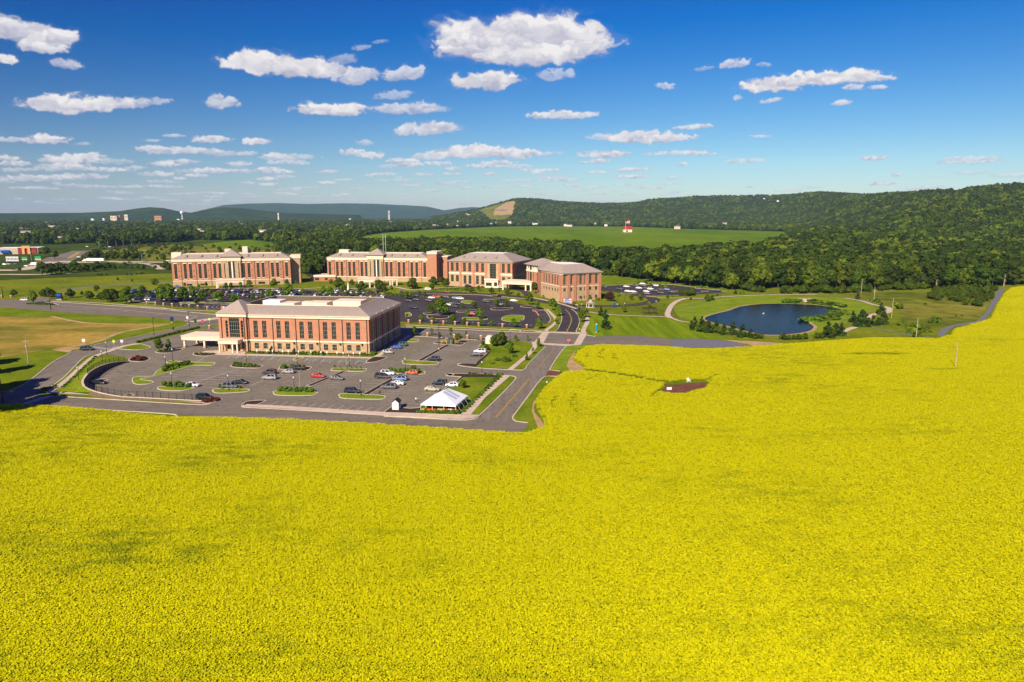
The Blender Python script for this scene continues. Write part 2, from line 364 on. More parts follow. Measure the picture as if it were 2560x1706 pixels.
m_road2 = mat('side_road_asphalt', (.195,.160,.116), .9, var=.12, sc=.12, sc2=.6, stretch=(1.4,.10,1))
m_dark = mat('dark_asphalt', (.046,.036,.034), .9, var=.12, sc=.05, sc2=1)
cracks(m_road, .07); cracks(m_road2, .07); cracks(m_dark, .08, .006, 1.7)
m_gravel = mat('gravel', (.15,.145,.16), .95, var=.18, sc=.8, sc2=4)
m_conc = mat('pale_concrete', (.56,.43,.31), .9, var=.10, sc=.3, sc2=2)
m_curb = mat('kerb_concrete', (.60,.49,.36), .9, var=.12, sc=.3, sc2=2)
m_soil = mat('brown_soil', (.15,.055,.022), .95, var=.3, sc=.5, sc2=4)
m_mulch = mat('mulch', (.040,.021,.011), .95, var=.3, sc=.8, sc2=5)
m_sand = mat('pale_soil', (.42,.27,.11), .95, var=.2, sc=.2, sc2=1)
m_white = mat('white_line', (.55,.50,.43), .8, var=.25, sc=1.0)
m_yel = mat('yellow_line', (.42,.25,.05), .8, var=.2, sc=1.5)
m_forest = mat('forest_floor', (.012,.030,.006), .95, var=.4, sc=.004, sc2=.03, c2=(.035,.06,.010), bump=1, bsc=.02, spec=0)
m_scrub = mat('scrub_ground', (.035,.06,.01), .95, var=.3, sc=.01, sc2=.05, c2=(.07,.10,.015), spec=0)

def ground():
    rr = np.concatenate([[0, 40, 80, 150, 300, 500, 700, 900], np.arange(1000, 5600, 90), np.arange(5600, 9000, 260), np.arange(9000, 17000, 420), [20000, 30000, 45000]])
    th = np.concatenate([np.linspace(-math.pi, -.85, 60, endpoint=False), np.linspace(-.85, .85, 520, endpoint=False), np.linspace(.85, math.pi, 60, endpoint=False)])
    n = len(th); Rr, T = np.meshgrid(rr[1:], th, indexing='ij'); X = Rr * np.sin(T); Y = Rr * np.cos(T); Z = terrain(X, Y)
    V = np.vstack([[[0, 0, 0]], np.stack([X.ravel(), Y.ravel(), Z.ravel()], 1)])
    fs = []; mi = []
    for j in range(n): fs.append((0, 1 + (j + 1) % n, 1 + j)); mi.append(0)
    for i in range(len(rr) - 2):
        far = 1 if rr[i + 1] >= 700 else 0
        for j in range(n):
            a = 1 + i * n + j; b = 1 + i * n + (j + 1) % n
            fs.append((a, b, b + n, a + n)); mi.append(2 if (rr[i+1] >= 2500) else far)
    me = bpy.data.meshes.new('ground'); me.from_pydata(V.tolist(), [], fs)
    for m in (m_grass, m_scrub, m_forest): me.materials.append(m)
    me.polygons.foreach_set('material_index', mi); me.polygons.foreach_set('use_smooth', [True] * len(fs)); me.update()
    link('ground', me, kind='structure')
ground()
SHN = [0]
def sheet(name, pts, m, z=.02, sm=0, kind='structure', **k):
    SHN[0] += 1; z += SHN[0] * .00025
    P = smooth(pts, sm) if sm else [Vector(p) for p in pts]
    bm = bmesh.new(); vs = [bm.verts.new((p[0], p[1], z)) for p in P]; f = bm.faces.new(vs)
    bm.normal_update()
    if f.normal.z < 0: f.normal_flip()
    bmesh.ops.triangulate(bm, faces=[f], quad_method='BEAUTY', ngon_method='EAR_CLIP')
    me = bpy.data.meshes.new(name); bm.to_mesh(me); bm.free(); me.materials.append(m)
    return link(name, me, kind=kind, **k)
def ribbon(mb, pts, w, z):
    P = [Vector((p[0], p[1], 0)) for p in pts]; i0 = len(mb.v)
    for k, p in enumerate(P):
        t = (P[min(k + 1, len(P) - 1)] - P[max(k - 1, 0)]); t = t.normalized() if t.length > 0 else Vector((1, 0, 0)); nrm = Vector((-t.y, t.x, 0)) * w / 2
        mb.v += [(p.x + nrm.x, p.y + nrm.y, z), (p.x - nrm.x, p.y - nrm.y, z)]
    for k in range(len(P) - 1):
        a = i0 + 2 * k; mb.f.append((a + 1, a + 3, a + 2, a)); mb.m.append(mb.cur)
def path(name, pts, w, m, z=.05, sm=5, **k):
    mb = MB(); ribbon(mb, smooth(pts, sm, False) if sm else pts, w, z); return mb.build(name, m, kind='structure', **k)
def inset(P, d):
    n = len(P); out = []
    a = sum(P[k][0] * P[(k+1) % n][1] - P[(k+1) % n][0] * P[k][1] for k in range(n)); sg = 1 if a > 0 else -1
    for k in range(n):
        e1 = (P[k] - P[k - 1]); e2 = (P[(k + 1) % n] - P[k])
        n1 = Vector((-e1.y, e1.x, 0)); n2 = Vector((-e2.y, e2.x, 0))
        if n1.length < 1e-6: n1 = n2
        if n2.length < 1e-6: n2 = n1
        q = (n1.normalized() + n2.normalized()); q = q.normalized() if q.length > 1e-4 else n1.normalized()
        out.append(P[k] + q * d * sg)
    return out
def island(pts, m, sm=6, hgt=.14, kw=.32, name='parking_island'):
    """raised kerb ring (real step) with planting surface inside it"""
    P = [Vector((p[0], p[1], 0)) for p in (smooth(pts, sm) if sm else pts)]
    I = inset(P, kw); n = len(P); mb = MB(); i = 0
    mb.v = [(p.x, p.y, 0) for p in P] + [(p.x, p.y, hgt) for p in P] + [(p.x, p.y, hgt) for p in I] + [(p.x, p.y, hgt - .05) for p in I]
    for L in range(3):
        for k in range(n):
            j = (k + 1) % n; mb.f.append((L * n + k, L * n + j, (L + 1) * n + j, (L + 1) * n + k)); mb.m.append(0)
    o = mb.build('kerb', m_curb, kind='structure')
    bm = bmesh.new(); vs = [bm.verts.new((p.x, p.y, hgt - .04)) for p in I]; f = bm.faces.new(vs); bm.normal_update()
    if f.normal.z < 0: f.normal_flip()
    bmesh.ops.triangulate(bm, faces=[f], ngon_method='EAR_CLIP')
    me = bpy.data.meshes.new(name); bm.to_mesh(me); bm.free(); me.materials.append(m)
    link(name, me, kind='structure')
    return P
# ================================================================== ROADS, LOTS, LAWNS
def V(vw, pts): return [px(vw, x, y) for x, y in pts]
def GG(ps, z=0.0): return [G(u, v, z) for u, v in ps]
def kerb(pts, w=.34, h=.14, sm=4, closed=False, name='kerb'):
    P = smooth(pts, sm, closed) if sm else [Vector(p) for p in pts]
    mb = MB(); n = len(P); L = []
    for k, p in enumerate(P):
        a = P[max(k - 1, 0)]; b = P[min(k + 1, n - 1)]; t = Vector((b[0] - a[0], b[1] - a[1], 0))
        t = t.normalized() if t.length else Vector((1, 0, 0)); q = Vector((-t.y, t.x, 0)) * w / 2
        L.append(((p[0] + q.x, p[1] + q.y), (p[0] - q.x, p[1] - q.y)))
    for (l, r) in L: mb.v += [(l[0], l[1], 0), (l[0], l[1], h), (r[0], r[1], h), (r[0], r[1], 0)]
    for k in range(n - 1):
        a = 4 * k
        for i in range(3): mb.f.append((a + i, a + i + 1, a + i + 5, a + i + 4)); mb.m.append(0)
    return mb.build(name, m_curb, kind='structure')

# --- fields and meadows, far to near
sheet('farm_field', GG([(872,602),(905,590),(960,583),(1090,574),(1250,567),(1400,566),(1560,567),(1720,573),(1963,580),(2000,612),(1900,640),(1720,662),(1520,668),(1490,655),(1300,645),(1100,640),(980,632),(900,616)]), m_farm, .05)
sheet('farm_field', GG([(500,612),(560,604),(620,600),(680,607),(690,615),(600,622),(520,620)]), m_farm, .05)
sheet('farm_field', GG([(720,590),(760,584),(830,585),(830,594),(780,600),(725,598)]), m_farm, .05)
sheet('meadow', GG([(240,628),(330,620),(430,612),(520,618),(600,622),(700,617),(760,630),(830,650),(850,690),(760,700),(430,655),(330,650),(262,655),(250,640)]), m_meadow, .05)
sheet('hay_field', GP('Z2', [(-900,255),(0,298),(480,312),(620,312),(750,350),(900,370),(1300,384),(1650,378),(1800,385),(1610,418),(1400,440),(1250,480),(1050,560),(870,600),(700,640),(540,640),(300,690),(0,735),(-900,880)]), m_hay, .05)
path('dirt_track', GP('Z2', [(540,300),(700,335),(900,368),(1250,382),(1600,382),(1780,380)]), 2.2, m_sand, .065)
path('dirt_track', GP('Z2', [(1700,395),(1450,435),(1250,475),(1080,545),(900,595),(760,620),(600,645)]), 2.6, m_sand, .065)
sheet('bare_ground', GP('Z2', [(540,650),(760,628),(860,625),(980,600),(860,640),(760,655),(735,680),(600,665)]), m_sand, .068)

# --- roads
sheet('road', GP('Z2', [(-900,1092),(0,1092),(100,1078),(180,1050),(250,1015),(330,960),(420,890),(510,815),(600,755),(690,712),(740,688),(735,672),(860,648),(1000,592),(1300,540),(1600,478),(1850,425),(1960,392),(2010,360),(2300,375),(2130,415),(1850,482),(1430,582),(1185,640),(1100,670),(1000,700),(900,725),(830,780),(700,915),(590,1005),(480,1080),(420,1132),(500,1135),(235,1219),(0,1246),(-900,1330)]), m_road2, .02)
FR_NEAR = GP('Z2', [(235,1219),(560,1243),(1200,1290),(1830,1330)]) + GG([(560,1046),(800,1056),(1120,1075),(1305,1083.5)])
sheet('road', FR_NEAR + GG([(1322,1058),(1285,1054),(1281,1044),(1200,1037),(1150,1051),(960,1041),(798,1028),(607,1017),(509,1012),(121,990)]), m_road, .028)
sheet('road', GP('Z2', [(-900,95),(0,118),(470,142),(1100,180),(1480,205),(1820,225),(2353,285)]) + GG([(1015,817),(1179,825),(1356,832),(1373,830),(1464,832.6),(1431,863),(1356,859),(1322,857),(1210,847),(1037,842.5),(800,830),(560,815)]) + GP('Z2', [(2200,385),(2000,372),(1900,345),(1560,308),(900,275),(0,202),(-900,180)]), m_road, .024)
sheet('road', GP('Z4', [(1805,200),(1760,275),(1600,470),(1440,478),(1370,540),(1490,572),(1400,680),(1230,850),(1080,990),(1080,1060),(1480,1062),(1455,1012),(1500,950),(1640,760),(1760,600),(1820,560),(1860,490),(1880,470),(1990,290),(2075,195)]), m_road2, .032)
sheet('road', GP('X1', [(238,745),(370,765),(600,757),(850,757),(1165,790),(1160,885),(700,874),(230,850)]), m_road, .022)
sheet('gravel_patch', GP('X1', [(1165,789),(1480,789),(1700,802),(1900,838),(2060,880),(1700,888),(1550,882),(1165,882)]), m_gravel, .02)
sheet('dark_road', GP('Y4', [(1840,580),(1890,520),(1920,440),(1915,380),(1895,325),(1870,300),(2040,318),(2080,370),(2110,420),(2120,470),(2105,530),(2085,590)]), m_dark, .026, sm=0)
path('dark_road', GP('X1', [(0,455),(150,440),(420,443),(700,438),(880,418),(975,392),(985,372),(930,352),(840,335),(780,325)]), 8, m_dark, .022)
path('dark_road', GP('Y3', [(1900,960),(1780,890),(1500,845),(1180,790),(900,745),(600,727),(300,712),(-100,700),(-500,720)]), 9, m_dark, .03)
path('dark_road', GP('Y3', [(1180,780),(1170,720),(1090,680),(950,662),(700,640),(300,632),(0,640)]), 6, m_dark, .034)
# --- parking lots
WALLPX = [(1345,771,.5),(1240,776,1.1),(1130,795,1.7),(1020,833,2.1),(930,890,2.3),(880,950,2.4),(867,990,2.4),(885,1030,2.2),(960,1072,1.9),(1090,1108,1.5),(1280,1140,1.1),(1500,1152,.9),(1800,1168,.7),(2120,1185,.5)]
WALL = [g('Z2', x, y, z) for x, y, z in WALLPX]
WALLs = smooth(WALL, 5, False)
LOT = [Vector((p.x, p.y, 0)) for p in WALLs] + GP('Z2', [(2150,1228)]) + GG([(607,1017.5),(798,1028),(960,1041)]) + GP('Z4', [(870,1000),(1400,545),(1440,480),(1790,215),(1640,172),(1130,140),(1040,138),(500,105),(350,100)]) + GG([(1040,841)]) + GG([(800,828),(565,812)]) + GP('Z2', [(2300,410),(2150,432),(1430,592),(1185,650),(1000,702),(1200,712)])
sheet('parking_lot', LOT, m_asph, .036)
DL = GG([(250,744),(345,757),(440,767),(560,776),(800,791),(1017,805),(1333,822),(1338,815),(1371,808),(1376,797),(1364,780),(1350,768),(1298,760),(1245,745),(1201,739),(1112,736),(1000,735),(940,738),(820,730),(720,721),(632,722),(400,722),(300,735)])
sheet('dark_parking_lot', DL, m_dark, .038)
RL = GP('X1', [(430,240),(530,227),(860,217),(1200,222),(1740,295),(1730,302),(1500,320),(900,332),(700,322),(560,292),(430,287)])
sheet('dark_parking_lot', RL, m_dark, .03)
sheet('dark_parking_lot', GP('Y1', [(1930,420),(2353,420),(2353,470),(1930,500)]), m_dark, .03)
sheet('dark_parking_lot', GP('Y2', [(-50,490),(130,490),(130,550),(-50,550)]), m_dark, .032)
sheet('dark_parking_lot', GP('Y2', [(1980,460),(2120,465),(2120,600),(1980,600)]), m_dark, .032)
# --- distant roads at the left
path('highway', GP('X3', [(-600,985),(0,955),(480,955),(900,935)]), 9, m_conc, .06)
path('highway', GP('X3', [(-600,900),(0,900),(250,895),(480,850),(700,790),(1050,800),(1400,790),(2250,800),(2500,800)]), 15, m_conc, .055)
path('highway', GP('X3', [(1500,805),(1850,815),(2000,850),(2060,890)]), 8, m_conc, .065)
path('road', GP('X3', [(550,870),(800,740),(1010,680),(1090,650)]), 34, m_asph, .05, sm=3)
path('road_median', GP('X3', [(880,745),(960,700),(1010,672)]), 5, m_yel, .07, sm=2)
path('road', GP('X3', [(1290,632),(1500,618),(1720,575)]), 12, m_dark, .05)
path('road', GP('X3', [(780,1160),(1030,1125),(1300,1100),(1700,1080),(2220,1055)]), 7, m_asph, .05)
path('road', GP('X3', [(420,1250),(560,1275),(620,1290)]), 10, m_asph, .05)
# --- sidewalks
path('sidewalk', GP('Z4', [(1392,540),(1100,790),(930,985)]), 2.6, m_conc, .18, sm=0)
sheet('sidewalk', GP('Z4', [(890,985),(1075,990),(1010,1030),(860,1042),(0,990),(0,965),(860,995)]), m_conc, .16)
path('sidewalk', GP('Z3', [(215,735),(400,742),(1000,778),(1700,822),(2353,860)]), 2.6, m_conc, .15, sm=2)
path('sidewalk', GP('Z2', [(500,1100),(900,1118),(1280,1142),(1700,1170),(2130,1208)]), 1.9, m_conc, .15, sm=2)
path('sidewalk', GP('Z2', [(1480,590),(1320,612),(1150,668),(1010,718),(900,800),(760,930),(650,1020),(500,1100)]), 2.4, m_conc, .17, sm=4)
path('sidewalk', GP('Z4', [(1690,165),(1705,215),(1640,300),(1540,385),(1430,475)]), 1.9, m_conc, .18, sm=3)
path('sidewalk', GP('Y4', [(150,513),(900,550),(1700,584),(1740,575),(1848,490),(1845,430),(1750,335)]), 1.8, m_conc, .16, sm=2)
path('sidewalk', GP('Z2', [(560,140),(1100,165),(1450,195),(1700,212),(1850,232),(2353,250)]), 1.8, m_conc, .16, sm=2)
path('sidewalk', GP('X1', [(262,738),(245,700),(288,610),(275,560),(250,515),(190,440),(60,405),(0,395)]), 2.2, m_conc, .16)
path('sidewalk', GP('X1', [(300,507),(500,535),(900,552),(1130,562),(1250,600),(1360,617)]), 1.8, m_conc, .15)
path('sidewalk', GP('X1', [(1340,362),(1250,385),(1180,430),(1142,490),(1130,540),(1160,570)]), 3, m_conc, .14)
path('sidewalk', GP('X1', [(1340,362),(1100,358),(900,340)]), 2, m_conc, .14)
path('sidewalk', GP('X1', [(1340,362),(1520,362),(1650,352),(1950,335),(2353,326),(2700,322)]), 3, m_conc, .13)
path('sidewalk', GP('X2', [(760,308),(900,330),(1000,362),(1040,372),(1120,385),(1155,405),(1130,437),(1020,450),(965,490)]), 3, m_conc, .13)
path('sidewalk', GP('X2', [(735,608),(790,585),(850,565)]), 3, m_conc, .13)
path('footpath', GP('X2', [(980,562),(1150,600),(1340,636),(1520,652)]), 1.6, m_gravel, .06)
sheet('gravel_path', GP('X2', [(1580,645),(1590,610),(1620,580),(1700,550),(1940,510),(2000,450),(2080,320),(2125,225),(2180,220),(2145,290),(2060,425),(2000,500),(1950,522),(1740,560),(1665,600),(1640,645)]), m_gravel, .06)
for q in ([(1040,268),(1200,262),(1200,285),(1060,300)],):
    pass
path('sidewalk', GP('Y3', [(1830,925),(1640,865),(1450,820),(1230,775)]), 2.2, m_conc, .16)
path('sidewalk', GP('Y3', [(1560,850),(1540,790),(1510,750)]), 2.5, m_conc, .15)
path('sidewalk', GP('Y3', [(-100,745),(300,735),(600,742),(900,770),(1150,790)]), 2, m_conc, .16)
path('sidewalk', GP('Y1', [(560,690),(900,680),(1350,680),(1900,690),(2353,665)]), 2.5, m_conc, .15)
path('sidewalk', GP('Y2', [(500,800),(900,790),(1200,770),(1500,820),(1900,790),(2353,770)]), 3, m_conc, .15)
# crosswalk bands of pale concrete at the junction
sheet('crosswalk', GP('Z4', [(1800,42),(1872,46),(1800,180),(1690,172)]), m_conc, .045)
sheet('crosswalk', GP('Z4', [(1872,42),(2225,55),(2222,72),(1872,58)]), m_conc, .05)
sheet('crosswalk', GP('Z4', [(2222,60),(2292,75),(2225,195),(2145,190)]), m_conc, .045)
sheet('crosswalk', GP('Z4', [(1790,172),(2150,190),(2222,193),(2060,208),(1790,192)]), m_conc, .055)
sheet('crosswalk', GP('Z2', [(2353,300),(2353,320),(2050,362),(1950,350),(2030,345)]), m_conc, .05)
sheet('crosswalk', GP('Z2', [(500,1133),(560,1140),(300,1222),(230,1218),(330,1180)]), m_conc, .05)
# --- kerbs along the roads
for vw, pts in (('Z2', [(-300,1098),(0,1092),(100,1078),(180,1050),(250,1015),(330,960),(420,890),(510,815),(600,755),(690,712),(738,686)]),
        ('Z2', [(1180,640),(1300,605),(1430,585)]), ('Z2', [(970,703),(900,725),(830,780),(700,915),(590,1005),(500,1065)]),
        ('Z2', [(510,1135),(900,1158),(1280,1182),(1700,1208),(2145,1230),(2220,1205)]), ('Z2', [(235,1219),(560,1243),(1200,1290),(1780,1326),(1850,1345),(1868,1370)]),
        ('Z3', [(2353,872),(1700,838),(1000,795),(400,762),(215,752),(190,738),(215,705)]), ('Z4', [(0,1003),(500,1028),(860,1045),(1010,1035),(1075,995),(1230,850),(1400,680),(1490,575),(1470,552),(1420,542)]),
        ('Z4', [(2060,210),(1990,290),(1880,465),(1900,480),(1990,493)]), ('Z4', [(1960,550),(1830,552),(1760,605),(1640,762),(1500,952),(1457,1010),(1475,1050),(1540,1066),(1630,1075)]),
        ('Z4', [(1825,215),(1640,402),(1590,470),(1490,478),(1100,458),(860,430),(838,412),(870,405),(1030,408),(1165,285)]),
        ('Z3', [(0,857),(600,888),(1000,905),(2353,980)]), ('Y4', [(160,532),(900,568),(1700,600),(1850,578),(1900,510),(1922,440),(1912,375)]),
        ('Y4', [(1700,590),(1340,560)]), ('Y4', [(2195,606),(2085,590),(2108,530),(2122,470),(2110,420),(2080,370),(2030,330)]),
        ('X1', [(250,742),(370,765)]), ('Z2', [(470,140),(1100,182),(1500,207),(1810,228),(1830,240),(2353,290)]), ('Z2', [(1975,372),(1960,392),(1850,425),(1600,478),(1300,540),(1050,588),(985,605)]),
        ('Z4', [(340,98),(500,103),(1060,140)]), ('X1', [(430,240),(530,226),(860,216),(1200,221),(1740,294)]), ('Y4', [(1770,492),(1792,440),(1742,358),(1690,340),(1600,345)]),
        ('Z2', [(460,148),(560,160),(620,180)])):
    kerb(GP(vw, pts))
# --- retaining wall, raised lawn behind it
lw = [(1330,735),(1200,705),(1100,700),(1020,722),(905,812),(770,940),(660,1030),(560,1085),(540,1092),(700,1100),(900,1112),(1280,1136),(1500,1148),(1800,1163),(2120,1183)]
lawn_in = [g('Z2', x, y, .15) for x, y in [(1340,745),(1230,712),(1120,702),(1020,730),(930,800),(850,870),(760,955),(680,1025),(600,1072),(800,1098),(1250,1131),(1480,1144),(1780,1160),(2110,1178)]]
LI = smooth(lawn_in, 5, False)
mb = MB(); n = len(WALLs)
for k in range(n):
    a, b = LI[k], WALLs[k]
    for j in range(5):
        t = j / 4; p = a.lerp(b, t); mb.v.append((p.x, p.y, a.z + (b.z - .12 - a.z) * (t ** 1.5 if j < 4 else 1)))
for k in range(n - 1):
    for j in range(4):
        q = k * 5 + j; mb.f.append((q, q + 1, q + 6, q + 5)); mb.m.append(0)
mb.build('lawn', m_lawn, kind='structure')
m_wall = mat('wall_blocks', (.16,.11,.07), .95, var=.25, sc=1.5)
rw = thing('retaining_wall', WALLs[0], 'curved concrete block retaining wall around the left end of the parking lot', 'wall')
mw = MB()
for k in range(n):
    a = WALLs[max(k - 1, 0)]; b = WALLs[min(k + 1, n - 1)]; t = Vector((b.x - a.x, b.y - a.y, 0)).normalized(); q = Vector((-t.y, t.x, 0)); p = WALLs[k]
    mw.v += [(p.x + q.x * .2, p.y + q.y * .2, -.3), (p.x + q.x * .2, p.y + q.y * .2, p.z - .1), (p.x - q.x * .2, p.y - q.y * .2, p.z - .1), (p.x - q.x * .2, p.y - q.y * .2, -.3)]
for k in range(n - 1):
    for i in range(3): mw.f.append((4*k+i, 4*k+i+1, 4*k+i+5, 4*k+i+4)); mw.m.append(0)
mwm = MB()
for k in range(n):
    a = WALLs[max(k - 1, 0)]; b = WALLs[min(k + 1, n - 1)]; t = Vector((b.x - a.x, b.y - a.y, 0)).normalized(); q = Vector((-t.y, t.x, 0)); p = WALLs[k]
    mwm.v += [(p.x + q.x * .3, p.y + q.y * .3, p.z - .1), (p.x + q.x * .3, p.y + q.y * .3, p.z + .06), (p.x - q.x * .3, p.y - q.y * .3, p.z + .06), (p.x - q.x * .3, p.y - q.y * .3, p.z - .1)]
for k in range(n - 1):
    for i in range(3): mwm.f.append((4*k+i, 4*k+i+1, 4*k+i+5, 4*k+i+4)); mwm.m.append(0)
for o in (mw.build('block_face', m_wall, rw), mwm.build('coping', m_curb, rw)): o.matrix_parent_inverse = Matrix.Translation(-Vector(rw.location))
m_black = mat('black_metal', (.012,.012,.014), .5, var=0)
def fence(name, pts, h, label, group, step=2.4, m=m_black, pick=.35, rails=2):
    f = thing(name, (0, 0, 0), label, 'fence', group)
    P = [Vector(p) for p in pts]; L = [0]
    for k in range(1, len(P)): L.append(L[-1] + (P[k] - P[k-1]).length)
    def at(s):
        for k in range(1, len(P)):
            if L[k] >= s: return P[k-1].lerp(P[k], (s - L[k-1]) / max(L[k] - L[k-1], 1e-6))
        return P[-1]
    post = MB().box(-.05, -.05, 0, .05, .05, h + .1).mesh('post', m)
    s = 0
    while s <= L[-1]:
        link('post', post, f, loc=at(s)); s += step
    for r in range(rails):
        zz = h * (.12 + .84 * r / max(rails - 1, 1)); R = MB()
        R.tube([tuple(p + Vector((0, 0, zz))) for p in P], .035, 4); R.build('rail', m, f)
    if pick:
        K = MB(); s = 0
        while s < L[-1]:
            p = at(s); K.box(p.x - .015, p.y - .015, p.z + .1, p.x + .015, p.y + .015, p.z + h, bottom=False); s += pick
        K.build('pickets', m, f, kind='stuff')
    return f
fence('metal_fence', [WALLs[i] + Vector((0, 0, .06)) for i in range(2, 22)], 1.5, 'black metal picket fence on the far end of the curved wall', 'black fences on the retaining wall')
fence('metal_fence', [WALLs[i] + Vector((0, 0, .06)) for i in range(36, len(WALLs))], 1.7, 'black metal picket fence on the near end of the curved wall', 'black fences on the retaining wall')
# strips of grass
sheet('lawn', GP('Z2', [(975,712),(905,732),(838,785),(710,915),(600,1008),(500,1070),(480,1085),(540,1078),(640,1010),(740,930),(890,795),(995,722)]), m_lawn, .12)
sheet('lawn', GP('Z2', [(540,1118),(900,1136),(1280,1160),(1700,1190),(2110,1224),(2040,1222),(1280,1180),(560,1130)]), m_lawn, .1)
island(GP('Z2', [(1180,632),(1400,592),(1480,590),(1590,628),(1450,655),(1250,645)]), m_lawn, sm=3)
sheet('lawn', GP('Z2', [(-900,183),(0,205),(900,278),(1560,310),(1900,346),(1975,372),(1960,390),(1850,422),(1650,440),(1400,500),(1050,585),(1000,588),(860,608),(1050,562),(1250,482),(1450,440),(1800,386),(1300,380),(900,365),(720,335),(600,310),(0,296),(-900,255)]), m_lawn, .045)
sheet('lawn', GP('Z2', [(-900,880),(0,735),(300,690),(540,660),(735,686),(600,755),(420,890),(250,1015),(180,1050),(100,1078),(0,1090),(-900,1092)]), m_lawn, .04)
sheet('lawn', GP('Z4', [(1060,228),(1110,182),(1230,182),(1330,150),(1500,148),(1660,172),(1690,205),(1630,305),(1425,468),(1100,452),(880,425),(850,415),(1030,412),(1165,292),(1200,245)]), m_lawn, .16)
sheet('mulch', GP('Z4', [(852,420),(875,408),(1030,412),(1165,292),(1230,245),(1190,300),(1100,390),(1040,445)]), m_mulch, .175)
sheet('lawn', GP('Z4', [(1735,215),(1770,200),(1820,216),(1640,398),(1585,468),(1490,472),(1650,320)]), m_lawn, .14)
kerb(GP('Z4', [(1062,226),(1120,175),(1240,178)]), closed=False)
P2 = island(GP('Z4', [(700,542),(705,528),(740,517),(1100,522),(1345,540),(868,990),(400,975),(-10,960),(80,895),(300,912),(390,907),(870,557),(720,546)]), m_mulch, sm=0)
sheet('lawn', GP('Z4', [(900,563),(1258,563),(870,955),(400,935),(440,900),(560,790),(820,620)]), m_lawn, .15)
sheet('lawn', GP('Z4', [(1415,547),(1470,555),(1482,575),(1345,730),(1070,988),(965,985),(1200,755)]), m_lawn, .12)
sheet('grass_verge', GP('Z4', [(2070,200),(2353,185),(2353,235),(2190,240),(2070,420),(2100,500),(1990,492),(1885,470),(1990,290)]), m_lawnB, .05)
sheet('grass_verge', GP('Z4', [(1960,552),(1900,610),(1830,700),(1740,790),(1690,880),(1690,960),(1740,1100),(1760,1150),(1580,1180),(1632,1080),(1560,1068),(1475,1050),(1460,1010),(1640,765),(1770,605)]), m_lawn, .05)
sheet('grass_verge', GP('Z2', [(0,1240),(235,1222),(560,1246),(1200,1293),(1780,1330),(1860,1368),(1400,1350),(560,1268),(0,1262)]), m_lawn, .05)
sheet('brown_path', GP('Z4', [(1868,478),(1990,497),(2160,502),(2420,505),(2160,530),(2040,525),(1820,558),(1840,520)]), m_soil, .07)
sheet('bare_soil', GP('Z4', [(2170,250),(2150,330),(2190,400),(2290,470),(2290,510),(2100,500),(2070,430),(2090,360)]), m_sand, .075)
sheet('bare_soil', GP('Z4', [(2040,530),(1960,570),(1840,680),(1750,790),(1700,870),(1700,960),(1780,1050),(1812,1110),(1790,1160),(1740,1130),(1690,1000),(1670,940),(1690,840),(1800,700)]), m_sand, .075)
sheet('bare_soil', GP('X1', [(1700,798),(1960,810),(2353,835),(2353,850),(2100,862),(2060,882),(1990,850)]), m_sand, .05)
sheet('lawn', GP('X1', [(300,530),(520,545),(1100,570),(1360,630),(1400,700),(1700,760),(2050,795),(1480,788),(1165,786),(850,755),(600,754),(370,762),(280,735),(300,610)]), m_mown, .04)
sheet('lawn', GP('X1', [(430,95),(800,130),(1300,195),(1800,260),(2100,320),(1950,328),(1650,345),(1350,355),(1100,350),(1750,300),(1200,215),(860,210),(430,235)]), m_lawn, .042)
sheet('lawn', GP('X1', [(1200,500),(1200,450),(1280,420),(1600,365),(1950,340),(2353,333),(2353,412),(2100,425),(1880,450),(1780,490),(1520,560),(1420,600),(1250,560)]), m_lawnB, .044)
sheet('lawn', GP('X2', [(0,282),(250,285),(700,300),(900,340),(1030,385),(1000,430),(800,480),(740,400),(500,372),(350,355),(150,352),(0,355)]), m_lawnB, .044)
sheet('lawn', GP('X2', [(760,430),(830,430),(900,470),(840,510),(700,560),(560,600),(440,640),(300,640),(430,605),(480,560),(440,520),(470,500),(650,480),(640,460),(700,432)]), m_lawnB, .044)
sheet('meadow', GP('X2', [(760,290),(900,260),(1200,250),(1500,250),(1800,300),(2080,230),(2080,310),(1980,450),(1930,505),(1600,560),(1300,600),(1250,480),(1230,380),(1100,340),(950,320)]), m_meadow, .043)
# --- pond
POND = [(1764,794),(1790,785),(1823,777),(1852,767),(1900,761),(1942,760),(1998,761),(2046,764),(2093,771),(2104,776),(2096,781),(2079,786),(2079,795),(2026,800),(2023,809),(2034,817),(2023,828),(1984,835),(1928,838),(1880,832),(1816,815),(1769,803)]
m_water = mat('pond_water', (.004,.009,.020), .10, var=.0, spec=.13); 
def water():
    m_water.node_tree.nodes['Principled BSDF'].inputs['IOR'].default_value = 1.13
    nt = m_water.node_tree; t = nt.nodes.new('ShaderNodeTexNoise'); t.inputs['Scale'].default_value = .8; t.inputs['Detail'].default_value = 3
    ge = nt.nodes.new('ShaderNodeNewGeometry'); mp = nt.nodes.new('ShaderNodeMapping'); mp.inputs['Scale'].default_value = (1, .35, 1)
    nt.links.new(ge.outputs['Position'], mp.inputs[0]); nt.links.new(mp.outputs[0], t.inputs['Vector'])
    b = nt.nodes.new('ShaderNodeBump'); b.inputs['Strength'].default_value = .5; b.inputs['Distance'].default_value = .25; nt.links.new(t.outputs['Fac'], b.inputs['Height'])
    nt.links.new(b.outputs[0], nt.nodes['Principled BSDF'].inputs['Normal'])
water()
sheet('pond_shore', inset(smooth(GG(POND), 4), -1.6), m_sand, .05)
sheet('pond_water', GG(POND), m_water, .09, sm=4)

